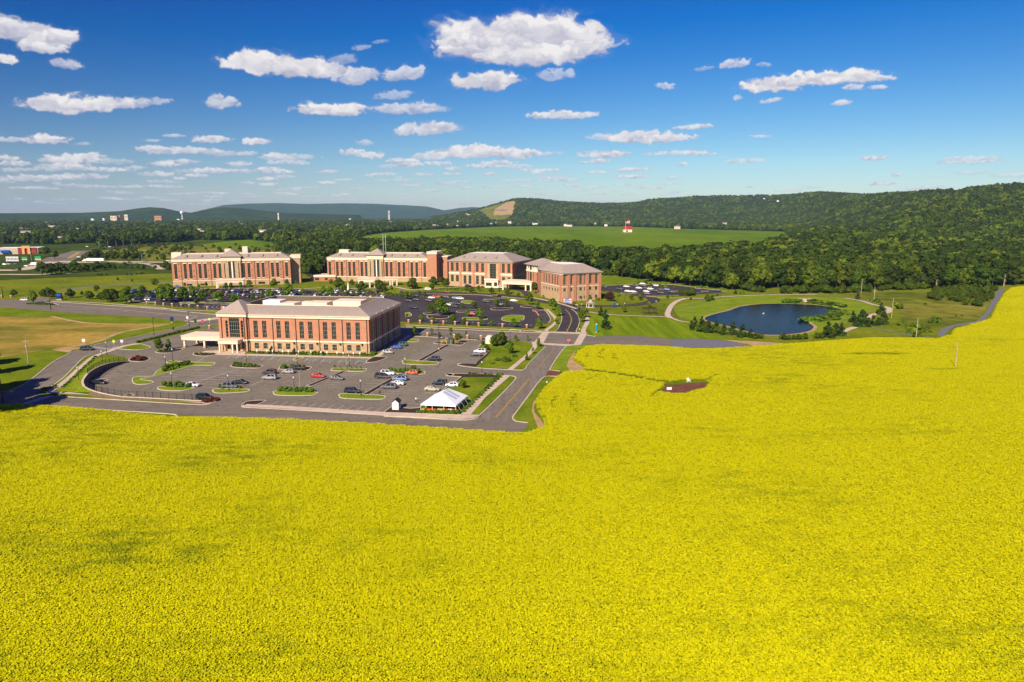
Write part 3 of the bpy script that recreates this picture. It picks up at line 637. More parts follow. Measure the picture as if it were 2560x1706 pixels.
# --- islands inside the lots
ISL = [('Z1', [(320,825),(370,803),(640,815),(655,830),(600,845),(400,840)], 'm'), ('Z1', [(825,850),(870,822),(1150,830),(1162,850),(1110,864),(850,858)], 'm'),
 ('Z1', [(1380,862),(1420,845),(1720,850),(1752,862),(1700,880),(1400,874)], 'g'), ('Z1', [(130,1090),(170,1062),(480,1065),(525,1078),(470,1097),(200,1110)], 'b'),
 ('Z1', [(765,1105),(820,1083),(1200,1095),(1235,1110),(1150,1134),(830,1132)], 'b'), ('Z1', [(1460,1140),(1500,1114),(1900,1130),(1950,1152),(1880,1174),(1520,1166)], 'b'),
 ('Z3', [(1875,283),(1900,256),(2200,275),(2260,286),(2200,307),(1920,300)], 'b'), ('Z3', [(1730,380),(1790,368),(2080,372),(2115,388),(2080,406),(1850,402)], 'b'),
 ('Z2', [(1650,1060),(1700,1037),(2000,1045),(2042,1055),(1900,1084),(1720,1080)], 'b'),
 ('Z2', [(1742,785),(1800,768),(2000,780),(2230,785),(2262,798),(2220,817),(2060,818),(1960,840),(1700,912),(1560,945),(1480,962),(1610,985),(1580,1010),(1430,1016),(1385,985),(1400,942),(1480,932),(1600,925),(1645,875),(1730,840),(1790,805)], 'b'),
 ('Z3', [(192,735),(215,700),(300,682),(430,678),(442,686),(340,728)], 'm'), ('Z2', [(1310,1125),(1380,1115),(1412,1128),(1380,1140),(1310,1136)], 'm'), ('Z2', [(1000,962),(1120,960),(1137,970),(1090,978),(1000,974)], 'm'),
 ('Z1', [(975,757),(1020,732),(1092,733),(1060,750),(1010,762)], 'g'), ('Z1', [(1740,777),(1830,727),(1962,730),(1940,750),(1860,775),(1790,786)], 'm'),
 ('Z4', [(240,155),(290,127),(380,135),(400,150),(360,162)], 'b'), ('Z4', [(560,172),(640,160),(890,172),(908,186),(850,198),(600,182)], 'm'),
 ('Z2', [(1630,680),(1680,655),(1830,640),(1920,640),(1900,660),(1750,687)], 'm'), ('Z2', [(1350,768),(1400,732),(1550,738),(1577,750),(1500,777)], 'm'),
 ('Z2', [(2025,702),(2060,680),(2250,685),(2275,700),(2190,717),(2080,716)], 'm'), ('Z2', [(2115,1185),(2180,1150),(2320,1165),(2330,1178),(2230,1210),(2140,1215)], 'm'),
 ('Z3', [(2325,410),(2380,398),(2420,410),(2380,425)], 'm'),
 # dark lots
 ('Y4', [(350,380),(400,370),(510,375),(500,388),(390,392)], 'm'), ('Y4', [(390,420),(430,400),(620,405),(640,430),(560,442),(430,438)], 'm'),
 ('Y4', [(730,355),(800,345),(960,340),(980,352),(900,362),(750,368)], 'm'), ('Y4', [(790,440),(830,425),(1040,435),(1085,440),(1050,455),(850,455)], 'b'),
 ('Y4', [(1115,330),(1150,318),(1350,316),(1360,326),(1280,342),(1140,342)], 'm'), ('Y4', [(1240,455),(1250,425),(1330,400),(1480,405),(1498,430),(1480,462),(1420,475),(1290,470)], 'b'),
 ('Y4', [(1450,300),(1500,290),(1600,292),(1620,305),(1560,315),(1480,310)], 'm'), ('Y4', [(1592,350),(1600,335),(1700,318),(1735,335),(1680,350),(1610,358)], 'm'),
 ('Y4', [(155,420),(150,380),(190,368),(225,395),(215,412)], 'b'), ('Y4', [(780,245),(820,230),(940,245),(940,262),(870,272),(790,260)], 'b'),
 ('Y4', [(1040,218),(1120,210),(1260,215),(1240,225),(1060,225)], 'm'),
 ('Z2', [(2130,150),(2200,148),(2560,165),(2560,178),(2200,165)], 'b'), ('Z2', [(1370,148),(1380,136),(1600,150),(1600,160)], 'b'), ('Z2', [(1890,160),(1910,150),(2060,160),(2060,168)], 'b'),
 ('Y1', [(290,885),(330,875),(560,872),(950,890),(950,905),(560,885)], 'b'), ('Y1', [(660,835),(740,825),(840,835),(780,850),(680,845)], 'b'), ('Y1', [(1430,800),(1540,790),(1700,800),(1640,815),(1460,812)], 'b'),
 ('Y1', [(2170,770),(2190,740),(2240,740),(2240,770),(2200,785)], 'm'),
 ('X1', [(640,305),(660,298),(800,305),(800,312),(660,315)], 'm'), ('X1', [(880,245),(920,238),(960,240),(960,248),(900,252)], 'm'), ('X1', [(1040,265),(1060,258),(1110,265),(1080,275)], 'm'), ('X1', [(1180,285),(1280,283),(1290,290),(1200,294)], 'm'), ('X1', [(1480,285),(1540,280),(1560,290),(1500,293)], 'm')]
for vw, pts, k in ISL: island(GP(vw, pts), {'m': m_mulch, 'g': m_lawn, 'b': m_lawnB}[k], sm=4)
for vw, a, b, w in (('Z1', (1140,1035), (1545,868), 2.0), ('Z1', (1735,1125), (2145,893), 2.2), ('Z4', (395,380), (745,183), 2.2)):
    A, B = g(vw, *a), g(vw, *b); t = (B - A).normalized(); q = Vector((-t.y, t.x, 0)) * w / 2
    island([A + q, B + q, B - q, A - q], m_mulch, sm=0, name='planting_strip')
# --- painted markings
LN = MB()
def line(vw, a, b, w=.14, z=.048, mb=None): ribbon(mb or LN, [g(vw, *a), g(vw, *b)], w, z)
def stalls(vw, a, b, n, d, w=.13):
    """n stall lines spaced from a to b, each running by the pixel offset d"""
    for i in range(n):
        t = i / max(n - 1, 1); x = a[0] + (b[0] - a[0]) * t; y = a[1] + (b[1] - a[1]) * t
        line(vw, (x, y), (x + d[0], y + d[1]), w)
stalls('Z1', (540,905), (1120,1050), 1, (0,0)) if False else None
stalls('Z3', (480,735), (1575,800), 12, (88,-48))
stalls('Z1', (1560,880), (1150,1050), 10, (170,4)); stalls('Z1', (1480,878), (1090,1035), 9, (-175,-6))
stalls('Z1', (2100,905), (1740,1115), 9, (-175,-6)); stalls('Z1', (2240,905), (1880,1110), 9, (170,6))
stalls('Z1', (395,850), (0,985), 8, (-190,-5)); stalls('Z1', (445,850), (0,1010), 8, (185,5)); stalls('Z1', (860,880), (530,1020), 6, (190,4)); stalls('Z1', (640,880), (180,1050), 5, (-150,-3))
for vw, a, b in (('Z1', (0,985), (455,838)), ('Z1', (520,1030), (860,895)), ('Z2', (2050,990), (2353,900)), ('Z2', (2070,780), (2200,705))): line(vw, a, b, .16)
stalls('Z4', (860,200), (500,395), 11, (-180,-4)) if False else stalls('Z4', (660,210), (520,330), 8, (170,5))
stalls('Z4', (520,300), (440,365), 4, (-170,-8)); stalls('Z4', (1090,330), (1035,408), 5, (-160,-8)); stalls('Z4', (860,560), (640,740), 8, (-175,-8)); stalls('Z4', (620,750), (420,900), 6, (-190,-10))
stalls('Z2', (1500,755), (1330,805), 3, (-95,-5)); stalls('Z2', (1330,800), (1110,990), 9, (-130,-3)); stalls('Z2', (1690,845), (1480,925), 5, (-150,-3)); stalls('Z2', (2000,840), (1700,930), 5, (170,4)); stalls('Z2', (1960,860), (2100,960), 4, (180,3))
stalls('Z1', (330,705), (1760,770), 17, (-45,38), .16)
# dark lot
for a, b, n, d in (((190,285),(390,375),6,(110,4)), ((1150,275),(1260,345),5,(-90,-4)), ((1000,240),(1180,330),6,(60,2)), ((1640,385),(1775,480),9,(-1,0)), ((300,465),(1560,520),22,(24,-16)), ((820,150),(1200,200),10,(-20,-14)), ((250,190),(380,200),5,(20,-16)), ((520,240),(600,170),4,(40,2))):
    stalls('Y4', a, b, n, d, .16)
stalls('Y4', (1660,380), (1700,482), 9, (100,5)); stalls('Z2', (2130,210), (2353,220), 6, (30,-30), .16); stalls('Z2', (1480,175), (2300,225), 18, (-22,-16), .16); stalls('X1', (760,235), (1500,300), 20, (-25,12), .16)
LN.build('parking_lines', m_white, kind='structure')
HC = MB()      # hatched blue access aisles beside the building
m_hc = mat('blue_hatching', (.20,.26,.28), .8, var=.3, sc=1)
for cx, cy in ((400,718),(585,728),(745,738),(915,745),(1170,755),(1325,762),(1495,765),(1680,767)):
    for i in range(6):
        x = cx - 60 + i * 22; line('Z1', (x, cy + 16), (x + 38, cy - 14), .30, .050, HC)
    line('Z1', (cx - 62, cy + 16), (cx + 58, cy + 20), .2, .050, HC)
for i in range(9):
    line('Z4', (380 + i * 20, 292 - i * 9), (460 + i * 20, 300 - i * 9), .3, .050, HC)
HC.build('hatched_markings', m_hc, kind='structure')
YL = MB()
for vw, pts in (('Z4', [(1262,1010),(1640,575)]), ('Z4', [(1275,1013),(1650,577)]), ('Z4', [(1730,470),(1930,230)]), ('Y4', [(1970,590),(2015,500),(2025,440),(2000,380),(1960,335)]), ('Y4', [(1978,590),(2022,500),(2032,440),(2006,380),(1966,335)]), ('X1', [(420,440),(700,436),(880,415)])):
    ribbon(YL, smooth(GP(vw, pts), 5, False), .22, .056)
YL.build('yellow_centre_lines', m_yel, kind='structure')
RD = MB()
for pts in ([(640,188),(1100,215),(1600,262),(2080,300)],): ribbon(RD, GP('Z2', pts), .45, .05)
for pts in ([(2070,305),(1940,350)], [(1080,232),(1140,228)], [(1290,250),(1350,247)], [(1650,278),(1700,272)]): ribbon(RD, GP('Z2', pts), .6, .05)
for i in range(7): line('Z2', (1480 + i * 60, 208 + i * 5), (1540 + i * 60, 216 + i * 5), .5, .05, RD)
for i in range(7): line('Z2', (975 + i * 30, 632 + i * 3.5), (1000 + i * 30, 618 + i * 3.5), .6, .05, RD)
for i in range(0, 5): pass
ribbon(RD, GP('Y4', [(160,572),(900,602),(1560,632)]), .2, .05); ribbon(RD, GP('Y4', [(160,582),(900,612),(1560,642)]), .2, .05)
for x, y in ((1150,786),(1165,668),(2265,655),(2165,650)): 
    ribbon(RD, GP('Z1', [(x - 25, y), (x + 10, y - 1)]), .35, .05)
RD.build('white_road_markings', m_white, kind='structure')
# ================================================================== SCATTER (geometry nodes) + RAPESEED FIELD
def hidden_collection(name, objs):
    c = bpy.data.collections.new(name)
    for o in objs: c.objects.link(o)
    return c
def proto(name, me):
    o = bpy.data.objects.new(name, me); return o
def scatter(name, pts, scl, rot, idx, coll, **k):
    """one object: instances of the meshes of coll on a cloud of points"""
    me = bpy.data.meshes.new(name); me.from_pydata([tuple(p) for p in pts], [], [])
    scl = np.asarray(scl, float)
    if scl.ndim == 1: scl = np.repeat(scl[:, None], 3, 1)
    a = me.attributes.new('scl', 'FLOAT_VECTOR', 'POINT'); a.data.foreach_set('vector', scl.ravel())
    for an, tp, data in (('rot', 'FLOAT', rot), ('idx', 'INT', idx)):
        a = me.attributes.new(an, tp, 'POINT'); a.data.foreach_set('value', np.asarray(data))
    o = link(name, me, kind='stuff', **k)
    ng = bpy.data.node_groups.new(name, 'GeometryNodeTree')
    ng.interface.new_socket('Geometry', in_out='INPUT', socket_type='NodeSocketGeometry'); ng.interface.new_socket('Geometry', in_out='OUTPUT', socket_type='NodeSocketGeometry')
    N = ng.nodes; K = ng.links
    gi = N.new('NodeGroupInput'); go = N.new('NodeGroupOutput'); ci = N.new('GeometryNodeCollectionInfo'); ci.inputs['Collection'].default_value = coll
    ci.inputs['Separate Children'].default_value = True; ci.inputs['Reset Children'].default_value = True
    ip_ = N.new('GeometryNodeInstanceOnPoints'); ip_.inputs['Pick Instance'].default_value = True
    def at(n, t):
        x = N.new('GeometryNodeInputNamedAttribute'); x.data_type = t; x.inputs['Name'].default_value = n
        return [q for q in x.outputs if q.enabled and q.name == 'Attribute'][0]
    K.new(gi.outputs[0], ip_.inputs['Points']); K.new(ci.outputs[0], ip_.inputs['Instance'])
    K.new(at('idx', 'INT'), ip_.inputs['Instance Index']); K.new(at('scl', 'FLOAT_VECTOR'), ip_.inputs['Scale'])
    cb = N.new('ShaderNodeCombineXYZ'); K.new(at('rot', 'FLOAT'), cb.inputs[2]); K.new(cb.outputs[0], ip_.inputs['Rotation'])
    K.new(ip_.outputs[0], go.inputs[0])
    md = o.modifiers.new('scatter', 'NODES'); md.node_group = ng
    return o
def quads_mesh(name, C, Nn, S, mats, mi=None, asp=1.0, rng=RNG):
    """random square leaves: centres C, normals Nn, half sizes S"""
    n = len(C); Nn = Nn / np.linalg.norm(Nn, axis=1, keepdims=True)
    r = rng.normal(size=(n, 3)); a = np.cross(Nn, r); a /= np.linalg.norm(a, axis=1, keepdims=True); b = np.cross(Nn, a) * asp
    S = np.asarray(S).reshape(-1, 1)
    v = np.stack([C - a * S - b * S, C + a * S - b * S, C + a * S + b * S, C - a * S + b * S], 1).reshape(-1, 3)
    me = bpy.data.meshes.new(name); me.vertices.add(n * 4); me.vertices.foreach_set('co', v.ravel().astype(np.float32))
    me.loops.add(n * 4); me.loops.foreach_set('vertex_index', np.arange(n * 4)); me.polygons.add(n); me.polygons.foreach_set('loop_start', np.arange(n) * 4)
    for m in mats: me.materials.append(m)
    if mi is not None: me.polygons.foreach_set('material_index', mi)
    me.update(calc_edges=True); me.validate(); return me

def field_mat(name, y1, y2, gr, lo, hi):
    m = bpy.data.materials.new(name); m.use_nodes = True; nt = m.node_tree; N = nt.nodes; K = nt.links; b = N['Principled BSDF']
    b.inputs['Roughness'].default_value = .9; b.inputs['Specular IOR Level'].default_value = .1
    ge = N.new('ShaderNodeNewGeometry')
    def noise(scale, st, det=4, ro=.55):
        mp = N.new('ShaderNodeMapping'); mp.inputs['Scale'].default_value = st; K.new(ge.outputs['Position'], mp.inputs[0])
        t = N.new('ShaderNodeTexNoise'); t.inputs['Scale'].default_value = scale; t.inputs['Detail'].default_value = det; t.inputs['Roughness'].default_value = ro; K.new(mp.outputs[0], t.inputs['Vector']); return t.outputs['Fac']
    def ramp(f, a, ca, b_, cb_):
        r = N.new('ShaderNodeValToRGB'); K.new(f, r.inputs[0]); e = r.color_ramp.elements; e[0].position = a; e[0].color = ca; e[1].position = b_; e[1].color = cb_; return r.outputs[0]
    base = ramp(noise(2.2, (1, 1, 1), 2), .3, (*y2, 1), .7, (*y1, 1))
    big = ramp(noise(.016, (1, 1.9, 1), 5, .62), lo, (1, 1, 1, 1), hi, (0, 0, 0, 1))
    mid = ramp(noise(.24, (.55, 1.5, 1), 6, .70), .36, (1, 1, 1, 1), .56, (0, 0, 0, 1))
    mx = N.new('ShaderNodeMath'); mx.operation = 'MULTIPLY'; K.new(big, mx.inputs[0]); K.new(mid, mx.inputs[1])
    ad = N.new('ShaderNodeMath'); ad.operation = 'MULTIPLY_ADD'; K.new(mid, ad.inputs[0]); ad.inputs[1].default_value = .05; K.new(mx.outputs[0], ad.inputs[2])
    # greener and thinner crop in a few places seen in the field
    for (cx, cy, rx, ry, s) in GREEN_SPOTS:
        sp = N.new('ShaderNodeMapping'); sp.vector_type = 'POINT'; sp.inputs['Location'].default_value = (-cx / rx, -cy / ry, 0); sp.inputs['Scale'].default_value = (1 / rx, 1 / ry, 0); K.new(ge.outputs['Position'], sp.inputs[0])
        ln = N.new('ShaderNodeVectorMath'); ln.operation = 'LENGTH'; K.new(sp.outputs[0], ln.inputs[0])
        mr = N.new('ShaderNodeMapRange'); mr.interpolation_type = 'SMOOTHSTEP'; mr.inputs[1].default_value = 0; mr.inputs[2].default_value = 1.25; mr.inputs[3].default_value = s * .8; mr.inputs[4].default_value = 0; K.new(ln.outputs['Value'], mr.inputs[0])
        mu = N.new('ShaderNodeMath'); mu.operation = 'MULTIPLY_ADD'; K.new(mid, mu.inputs[0]); mu.inputs[1].default_value = 1.25; mu.inputs[2].default_value = .12
        m2 = N.new('ShaderNodeMath'); m2.operation = 'MULTIPLY_ADD'; K.new(mr.outputs[0], m2.inputs[0]); K.new(mu.outputs[0], m2.inputs[1]); K.new(ad.outputs[0], m2.inputs[2]); ad = m2
    ad.use_clamp = True
    mc = N.new('ShaderNodeMix'); mc.data_type = 'RGBA'; K.new(ad.outputs[0], mc.inputs[0]); K.new(base, mc.inputs[6]); mc.inputs[7].default_value = (*gr, 1)
    K.new(mc.outputs[2], b.inputs['Base Color'])
    if 'base' not in name:
        tr = N.new('ShaderNodeBsdfTranslucent'); ms = N.new('ShaderNodeMixShader'); ms.inputs[0].default_value = .38; K.new(mc.outputs[2], tr.inputs[0]); K.new(b.outputs[0], ms.inputs[1]); K.new(tr.outputs[0], ms.inputs[2]); K.new(ms.outputs[0], N['Material Output'].inputs[0])
    return m
def spot(u, v, wu, wv, s):
    a = G(u, v, 1); r = G(u + wu, v, 1); t = G(u, v - wv, 1); return (a.x, a.y, abs(r.x - a.x), abs(t.y - a.y), s)
GREEN_SPOTS = [spot(300, 1375, 330, 90, .9), spot(60, 1130, 260, 60, .45), spot(560, 1140, 170, 45, .6), spot(2195, 884, 95, 3.5, 1.8), spot(0, 1330, 200, 60, .5), spot(2460, 1600, 300, 80, .5), spot(2380, 922, 80, 3, .9),
               spot(60, 1640, 500, 90, .35), spot(1550, 1508, 80, 6, 1.2), spot(150, 1050, 250, 30, .6)]
m_fl = field_mat('rapeseed_flowers', (.88,.82,.002), (.76,.73,.003), (.30,.36,.008), .22, .50)
m_st = field_mat('rapeseed_stems', (.38,.40,.006), (.28,.32,.006), (.11,.17,.008), .22, .46)
m_fb = field_mat('rapeseed_base', (.42,.42,.006), (.34,.36,.006), (.11,.17,.008), .24, .46)
FIELD = [(-500,1010),(-100,1012),(0,1018),(133,1021),(250,1030),(333,1040),(436,1050),(560,1050),(798,1058.5),(960,1068),(1120,1078),(1247,1087),(1307,1089),(1336,1083),(1360,1072),(1358,1052),(1345,1032),(1338,1012),(1345,994),(1364,970),(1391,946),(1411,934),(1440,933.5),
 (1458.6,930.7),(1462,920),(1450,912),(1437,905),(1434,897),(1445,880.6),(1466,870),(1503,866),(1603,869),(1683,872.7),(1735,877),(1788,876),(1880,871),(1960,865),(1984,863),(2079,856),(2180,849),(2287,849),(2338,851),(2377,841),(2383,826),(2419,817),(2475,800),(2489,767),(2509,736),(2526,722),(2560,718),(2900,700),(3600,690)]
FW = GG(FIELD, 0) + [Vector((900, 90, 0)), Vector((520, -120, 0)), Vector((-520, -120, 0)), Vector((-560, 120, 0)), Vector((-300, 195, 0))]
GAP = GP('X4', [(1195,600),(1235,552),(1300,558),(1380,535),(1490,523),(1640,540)]) + GP('X4', [(1600,556),(1500,577),(1400,608),(1290,606),(1220,602)], 1.15)
def field():
    P = FW; bm = bmesh.new(); vs = [bm.verts.new((p.x, p.y, .5)) for p in P]; f = bm.faces.new(vs); bm.normal_update()
    if f.normal.z < 0: f.normal_flip()
    bmesh.ops.triangulate(bm, faces=[f], ngon_method='EAR_CLIP')
    me = bpy.data.meshes.new('rapeseed_ground'); bm.to_mesh(me); bm.free(); me.materials.append(m_fb); link('rapeseed_ground', me, kind='structure')
    sk = MB()
    for k in range(len(P)): a = P[k]; b = P[(k + 1) % len(P)]; sk.quad((a.x, a.y, 0), (b.x, b.y, 0), (b.x, b.y, .5), (a.x, a.y, .5))
    sk.build('rapeseed_edge', m_st, kind='structure')
    protos = []
    for v in range(6):
        size, sp_, n = ((4.0, .9, 1250) if v < 4 else (1.0, .25, 86))
        xy = RNG.uniform(-size / 2, size / 2, (n, 2)) + RNG.uniform(-sp_, sp_, (n, 2)); z = RNG.uniform(.78, 1.10, n)
        C = np.column_stack([xy, z]); Nn = np.column_stack([RNG.normal(0, .24, (n, 2)), np.ones(n)])
        n2 = n // 2; xy2 = RNG.uniform(-size / 2, size / 2, (n2, 2)) + RNG.uniform(-sp_, sp_, (n2, 2)); C2 = np.column_stack([xy2, RNG.uniform(.45, .85, n2)]); N2 = np.column_stack([RNG.normal(0, 1, (n2, 2)), RNG.uniform(.1, .6, n2)])
        me = quads_mesh('rapeseed_patch', np.vstack([C, C2]), np.vstack([Nn, N2]), np.concatenate([RNG.uniform(.055, .110, n), RNG.uniform(.08, .17, n2)]), [m_fl, m_st], np.concatenate([np.zeros(n, int), np.ones(n2, int)]))
        protos.append(proto('rapeseed_patch_%d' % v, me))
    coll = hidden_collection('rapeseed_patches', protos)
    poly = P; ex = GAP
    TR = smooth(GP('X4', [(470,425),(560,432),(900,480),(1250,540),(1400,530),(1620,520)]), 4, False)
    TRACKS = [smooth(GP('X4', q), 5, False) for q in ([(640,225),(608,260),(612,310)], [(485,265),(480,300)], [(370,660),(345,740),(390,840)], [(190,680),(160,740),(170,790)], [(610,465),(500,510)], [(1195,605),(1140,640),(1105,680)], [(1640,520),(1680,480),(1730,465)], [(740,270),(740,310),(770,320)])]
    step = 4.0
    xs = np.arange(-520, 620, step); ys = np.arange(48, 640, step); X, Y = np.meshgrid(xs, ys); X = X.ravel(); Y = Y.ravel()
    view = (np.abs(X) < (Y * .80 + 14)); X, Y = X[view], Y[view]
    def ok(x, y, r):
        o = np.ones(len(x), bool)
        for dx in (-r, 0, r):
            for dy in (-r, 0, r): o &= inpoly(x + dx, y + dy, poly) & ~inpoly(x + dx, y + dy, ex)
        for i, T in enumerate([TR] + TRACKS):
            for q in T:
                o &= np.hypot(x - q.x, y - q.y) > r + (1.3 if i == 0 else .35)
        return o
    big = ok(X, Y, 2.05); bx, by = X[big], Y[big]; rx, ry = X[~big], Y[~big]
    off = np.array([-1.5, -.5, .5, 1.5]); ox, oy = np.meshgrid(off, off)
    sx_ = (rx[:, None] + ox.ravel()).ravel(); sy_ = (ry[:, None] + oy.ravel()).ravel(); s = ok(sx_, sy_, .45); sx_, sy_ = sx_[s], sy_[s]
    px_ = np.concatenate([bx, sx_]); py_ = np.concatenate([by, sy_]); n = len(px_); nb = len(bx)
    hz = .05 * (fbm(px_ / 9, py_ / 5, 3, 77) - .5)
    scl = 1 + .13 * (fbm(px_ / 12, py_ / 6, 4, 71) - .5); idx = np.concatenate([RNG.integers(0, 4, nb), RNG.integers(4, 6, n - nb)])
    scatter('rapeseed_crop', np.column_stack([px_, py_, hz]), scl, RNG.integers(0, 4, n) * math.pi / 2, idx, coll)
    print('tiles', n)
    sheet('bare_soil', GAP, m_soil, .52); tb = MB(); ribbon(tb, TR, 3.4, .60); tb.build('trampled_track', m_lawn, kind='structure'); sheet('trampled_rim', inset(GAP, -1.6), m_lawn, .50)
    return TR, TRACKS
field()

# ================================================================== TREES
def leaf(name, c, rnd=.3): return mat(name, c, .85, var=.28, sc=.22, sc2=1.5, coord='obj', rnd=rnd, spec=.15)
m_leaf = [leaf('leaves_dark', (.032,.054,.004)), leaf('leaves_mid', (.058,.088,.005)), leaf('leaves_light', (.10,.132,.007))]
m_leafc = leaf('leaves_campus', (.090,.145,.007), .35); m_pine = leaf('needles', (.030,.058,.008), .2); m_blue = leaf('needles_blue', (.11,.16,.13), .1)
m_shrub = leaf('leaves_shrub', (.085,.15,.012), .2); m_red = leaf('leaves_red', (.11,.025,.015), .2); m_purple = leaf('leaves_purple', (.05,.02,.015), .1)
m_bark = mat('bark', (.06,.045,.03), .95, var=.3, sc=2); m_deadwood = mat('dead_wood', (.33,.26,.18), .9, var=.2, sc=1)
def crown_data(rg, shape, R, Hh, z0, lobes, per, leafs):
    """lobed crown; returns leaf centres, normals, sizes and lobe list"""
    L = []
    for i in range(lobes):
        t = rg.uniform(0, 1) if i else .9
        if shape == 'cone': rad = R * (1 - t) * .95 + .1 * R; z = z0 + t * (Hh - z0); lr = R * (.62 - .42 * t)
        elif shape == 'oval': rad = R * math.sin(math.pi * min(.96, .18 + t * .78)) * .72; z = z0 + .12 * (Hh - z0) + t * .76 * (Hh - z0); lr = R * rg.uniform(.38, .58)
        else: rad = R * math.sqrt(max(0, 1 - (t * 1.15 - .35) ** 2)) * .72; z = z0 + .2 * (Hh - z0) + t * .60 * (Hh - z0); lr = R * rg.uniform(.34, .54)
        a = i * 2.4 + rg.uniform(-.5, .5); k = rg.uniform(.55, 1) if t < .85 else .2
        L.append((rad * k * math.cos(a), rad * k * math.sin(a), z, lr))
    C = []; Nn = []
    for x, y, z, r in L:
        d = rg.normal(size=(per, 3)); d[:, 2] = d[:, 2] + .25; d /= np.linalg.norm(d, axis=1, keepdims=True)
        rr = r * rg.uniform(.72, 1.12, (per, 1)); C.append(np.array([x, y, z]) + d * rr * np.array([1, 1, .82])); Nn.append(d + rg.normal(0, .42, (per, 3)))
    C = np.vstack(C); Nn = np.vstack(Nn); return C, Nn, rg.uniform(.6, 1.25, len(C)) * leafs, L
def crown_mesh(name, seed, shape, R, Hh, z0, lobes, per, leafs, m, core=True, trunk=None):
    rg = np.random.default_rng(seed); C, Nn, S, L = crown_data(rg, shape, R, Hh, z0, lobes, per, leafs)
    me = quads_mesh(name, C, Nn, S, [m, m_bark], rng=rg)
    bm = bmesh.new(); bm.from_mesh(me)
    if core:
        for x, y, z, r in L:
            bmesh.ops.create_icosphere(bm, subdivisions=1, radius=r * .74, matrix=Matrix.Translation((x, y, z)))
    if trunk:
        g0 = len(bm.faces); bmesh.ops.create_cone(bm, cap_ends=False, segments=6, radius1=trunk, radius2=trunk * .4, depth=Hh * .7, matrix=Matrix.Translation((0, 0, Hh * .35)))
        bm.faces.ensure_lookup_table()
        for f in bm.faces[g0:]: f.material_index = 1
    bm.to_mesh(me); bm.free(); return me
def trunk_mesh(Hh, r, seed):
    rg = random.Random(seed); b = MB()
    b.tube([(0, 0, 0), (rg.uniform(-.2, .2), rg.uniform(-.2, .2), Hh * .35), (rg.uniform(-.4, .4), rg.uniform(-.4, .4), Hh * .75)], [r, r * .75, r * .3], 7)
    for i in range(5):
        a = i * 1.3 + rg.random(); z = Hh * rg.uniform(.3, .55); k = Hh * .22
        b.tube([(0, 0, z), (math.cos(a) * k, math.sin(a) * k, z + k * .9)], [r * .45, r * .12], 5)
    return b.mesh('trunk', m_bark)
TV = {}
def tvar(key):
    """key -> list of (crown mesh, trunk mesh, height)"""
    if key in TV: return TV[key]
    out = []
    if key == 'wood':
        for i in range(8): out.append((crown_mesh('crown', 100 + i, 'round' if i % 3 else 'oval', 5.2, 13, 2.2, 15, 46, .50, m_leaf[(0,1,0,2,1,0,1,2)[i]]), trunk_mesh(13, .35, i), 13))
    elif key == 'campus':
        for i in range(5): out.append((crown_mesh('crown', 200 + i, 'oval' if i % 2 else 'round', 2.6, 7, 1.3, 15, 60, .24, m_leafc, core=False), trunk_mesh(7, .14, i + 20), 7))
    elif key == 'round':
        for i in range(3): out.append((crown_mesh('crown', 300 + i, 'round', 3.3, 6.8, .4, 14, 70, .26, m_leaf[1]), trunk_mesh(6.8, .2, i + 40), 6.8))
    elif key == 'pine':
        for i in range(3): out.append((crown_mesh('crown', 400 + i, 'cone', 2.3, 7, .3, 18, 60, .22, m_pine), trunk_mesh(7, .15, i + 50), 7))
    elif key == 'blue':
        out.append((crown_mesh('crown', 450, 'cone', 2.0, 7, .1, 18, 60, .22, m_blue), trunk_mesh(7, .15, 55), 7))
    elif key == 'column':
        for i in range(2): out.append((crown_mesh('crown', 470 + i, 'oval', 1.3, 5.5, .2, 14, 46, .17, m_leafc), trunk_mesh(5.5, .1, 57 + i), 5.5))
    elif key == 'shrub':
        for i in range(3): out.append((crown_mesh('foliage', 500 + i, 'round', 1.0, 1.9, -.2, 9, 50, .13, m_shrub), None, 1.9))
    elif key == 'low':
        for i in range(3): out.append((crown_mesh('foliage', 520 + i, 'round', .9, 1.0, -.25, 8, 40, .12, m_leafc), None, 1.0))
    elif key == 'red': out.append((crown_mesh('foliage', 540, 'round', 1.0, 1.0, -.3, 9, 45, .12, m_red), None, 1.0))
    elif key == 'purple': out.append((crown_mesh('crown', 545, 'round', 2.8, 6, 1, 14, 70, .24, m_purple), trunk_mesh(6, .15, 61), 6))
    elif key == 'sapling':
        for i in range(2): out.append((crown_mesh('crown', 560 + i, 'oval', .9, 3.4, 1.0, 8, 34, .14, m_leafc, core=False), trunk_mesh(3.4, .06, 70 + i), 3.4))
    TV[key] = out; return out
TC = [0]
def tree(key, p, h, base, cat='tree', name='tree', group=None, rot=None, u=None, wide=1.0):
    vs = tvar(key); TC[0] += 1; cr, tr, hh = vs[(TC[0] * 7 + int(abs(p[0]) * 3)) % len(vs)]; s = h / hh
    if tr is None:
        t = link(name, cr, None, None, None, cat, group, (p[0], p[1], p[2]), rot or TC[0] * 1.7); t.scale = (s * wide, s * wide, s)
    else:
        t = thing(name, (p[0], p[1], p[2]), '', cat, group, rot or TC[0] * 1.7); t.scale = (s * wide, s * wide, s)
        link('crown', cr, t); link('trunk', tr, t)
    auto(t, base, upx(p)[0] if u is None else u); return t
def ptree(vw, x, y, ytop, key, base, **k):
    p = g(vw, x, y); h = max(h_at(p, px(vw, x, ytop)[1]), .5); return tree(key, p, h, base, u=px(vw, x, y)[0], **k)

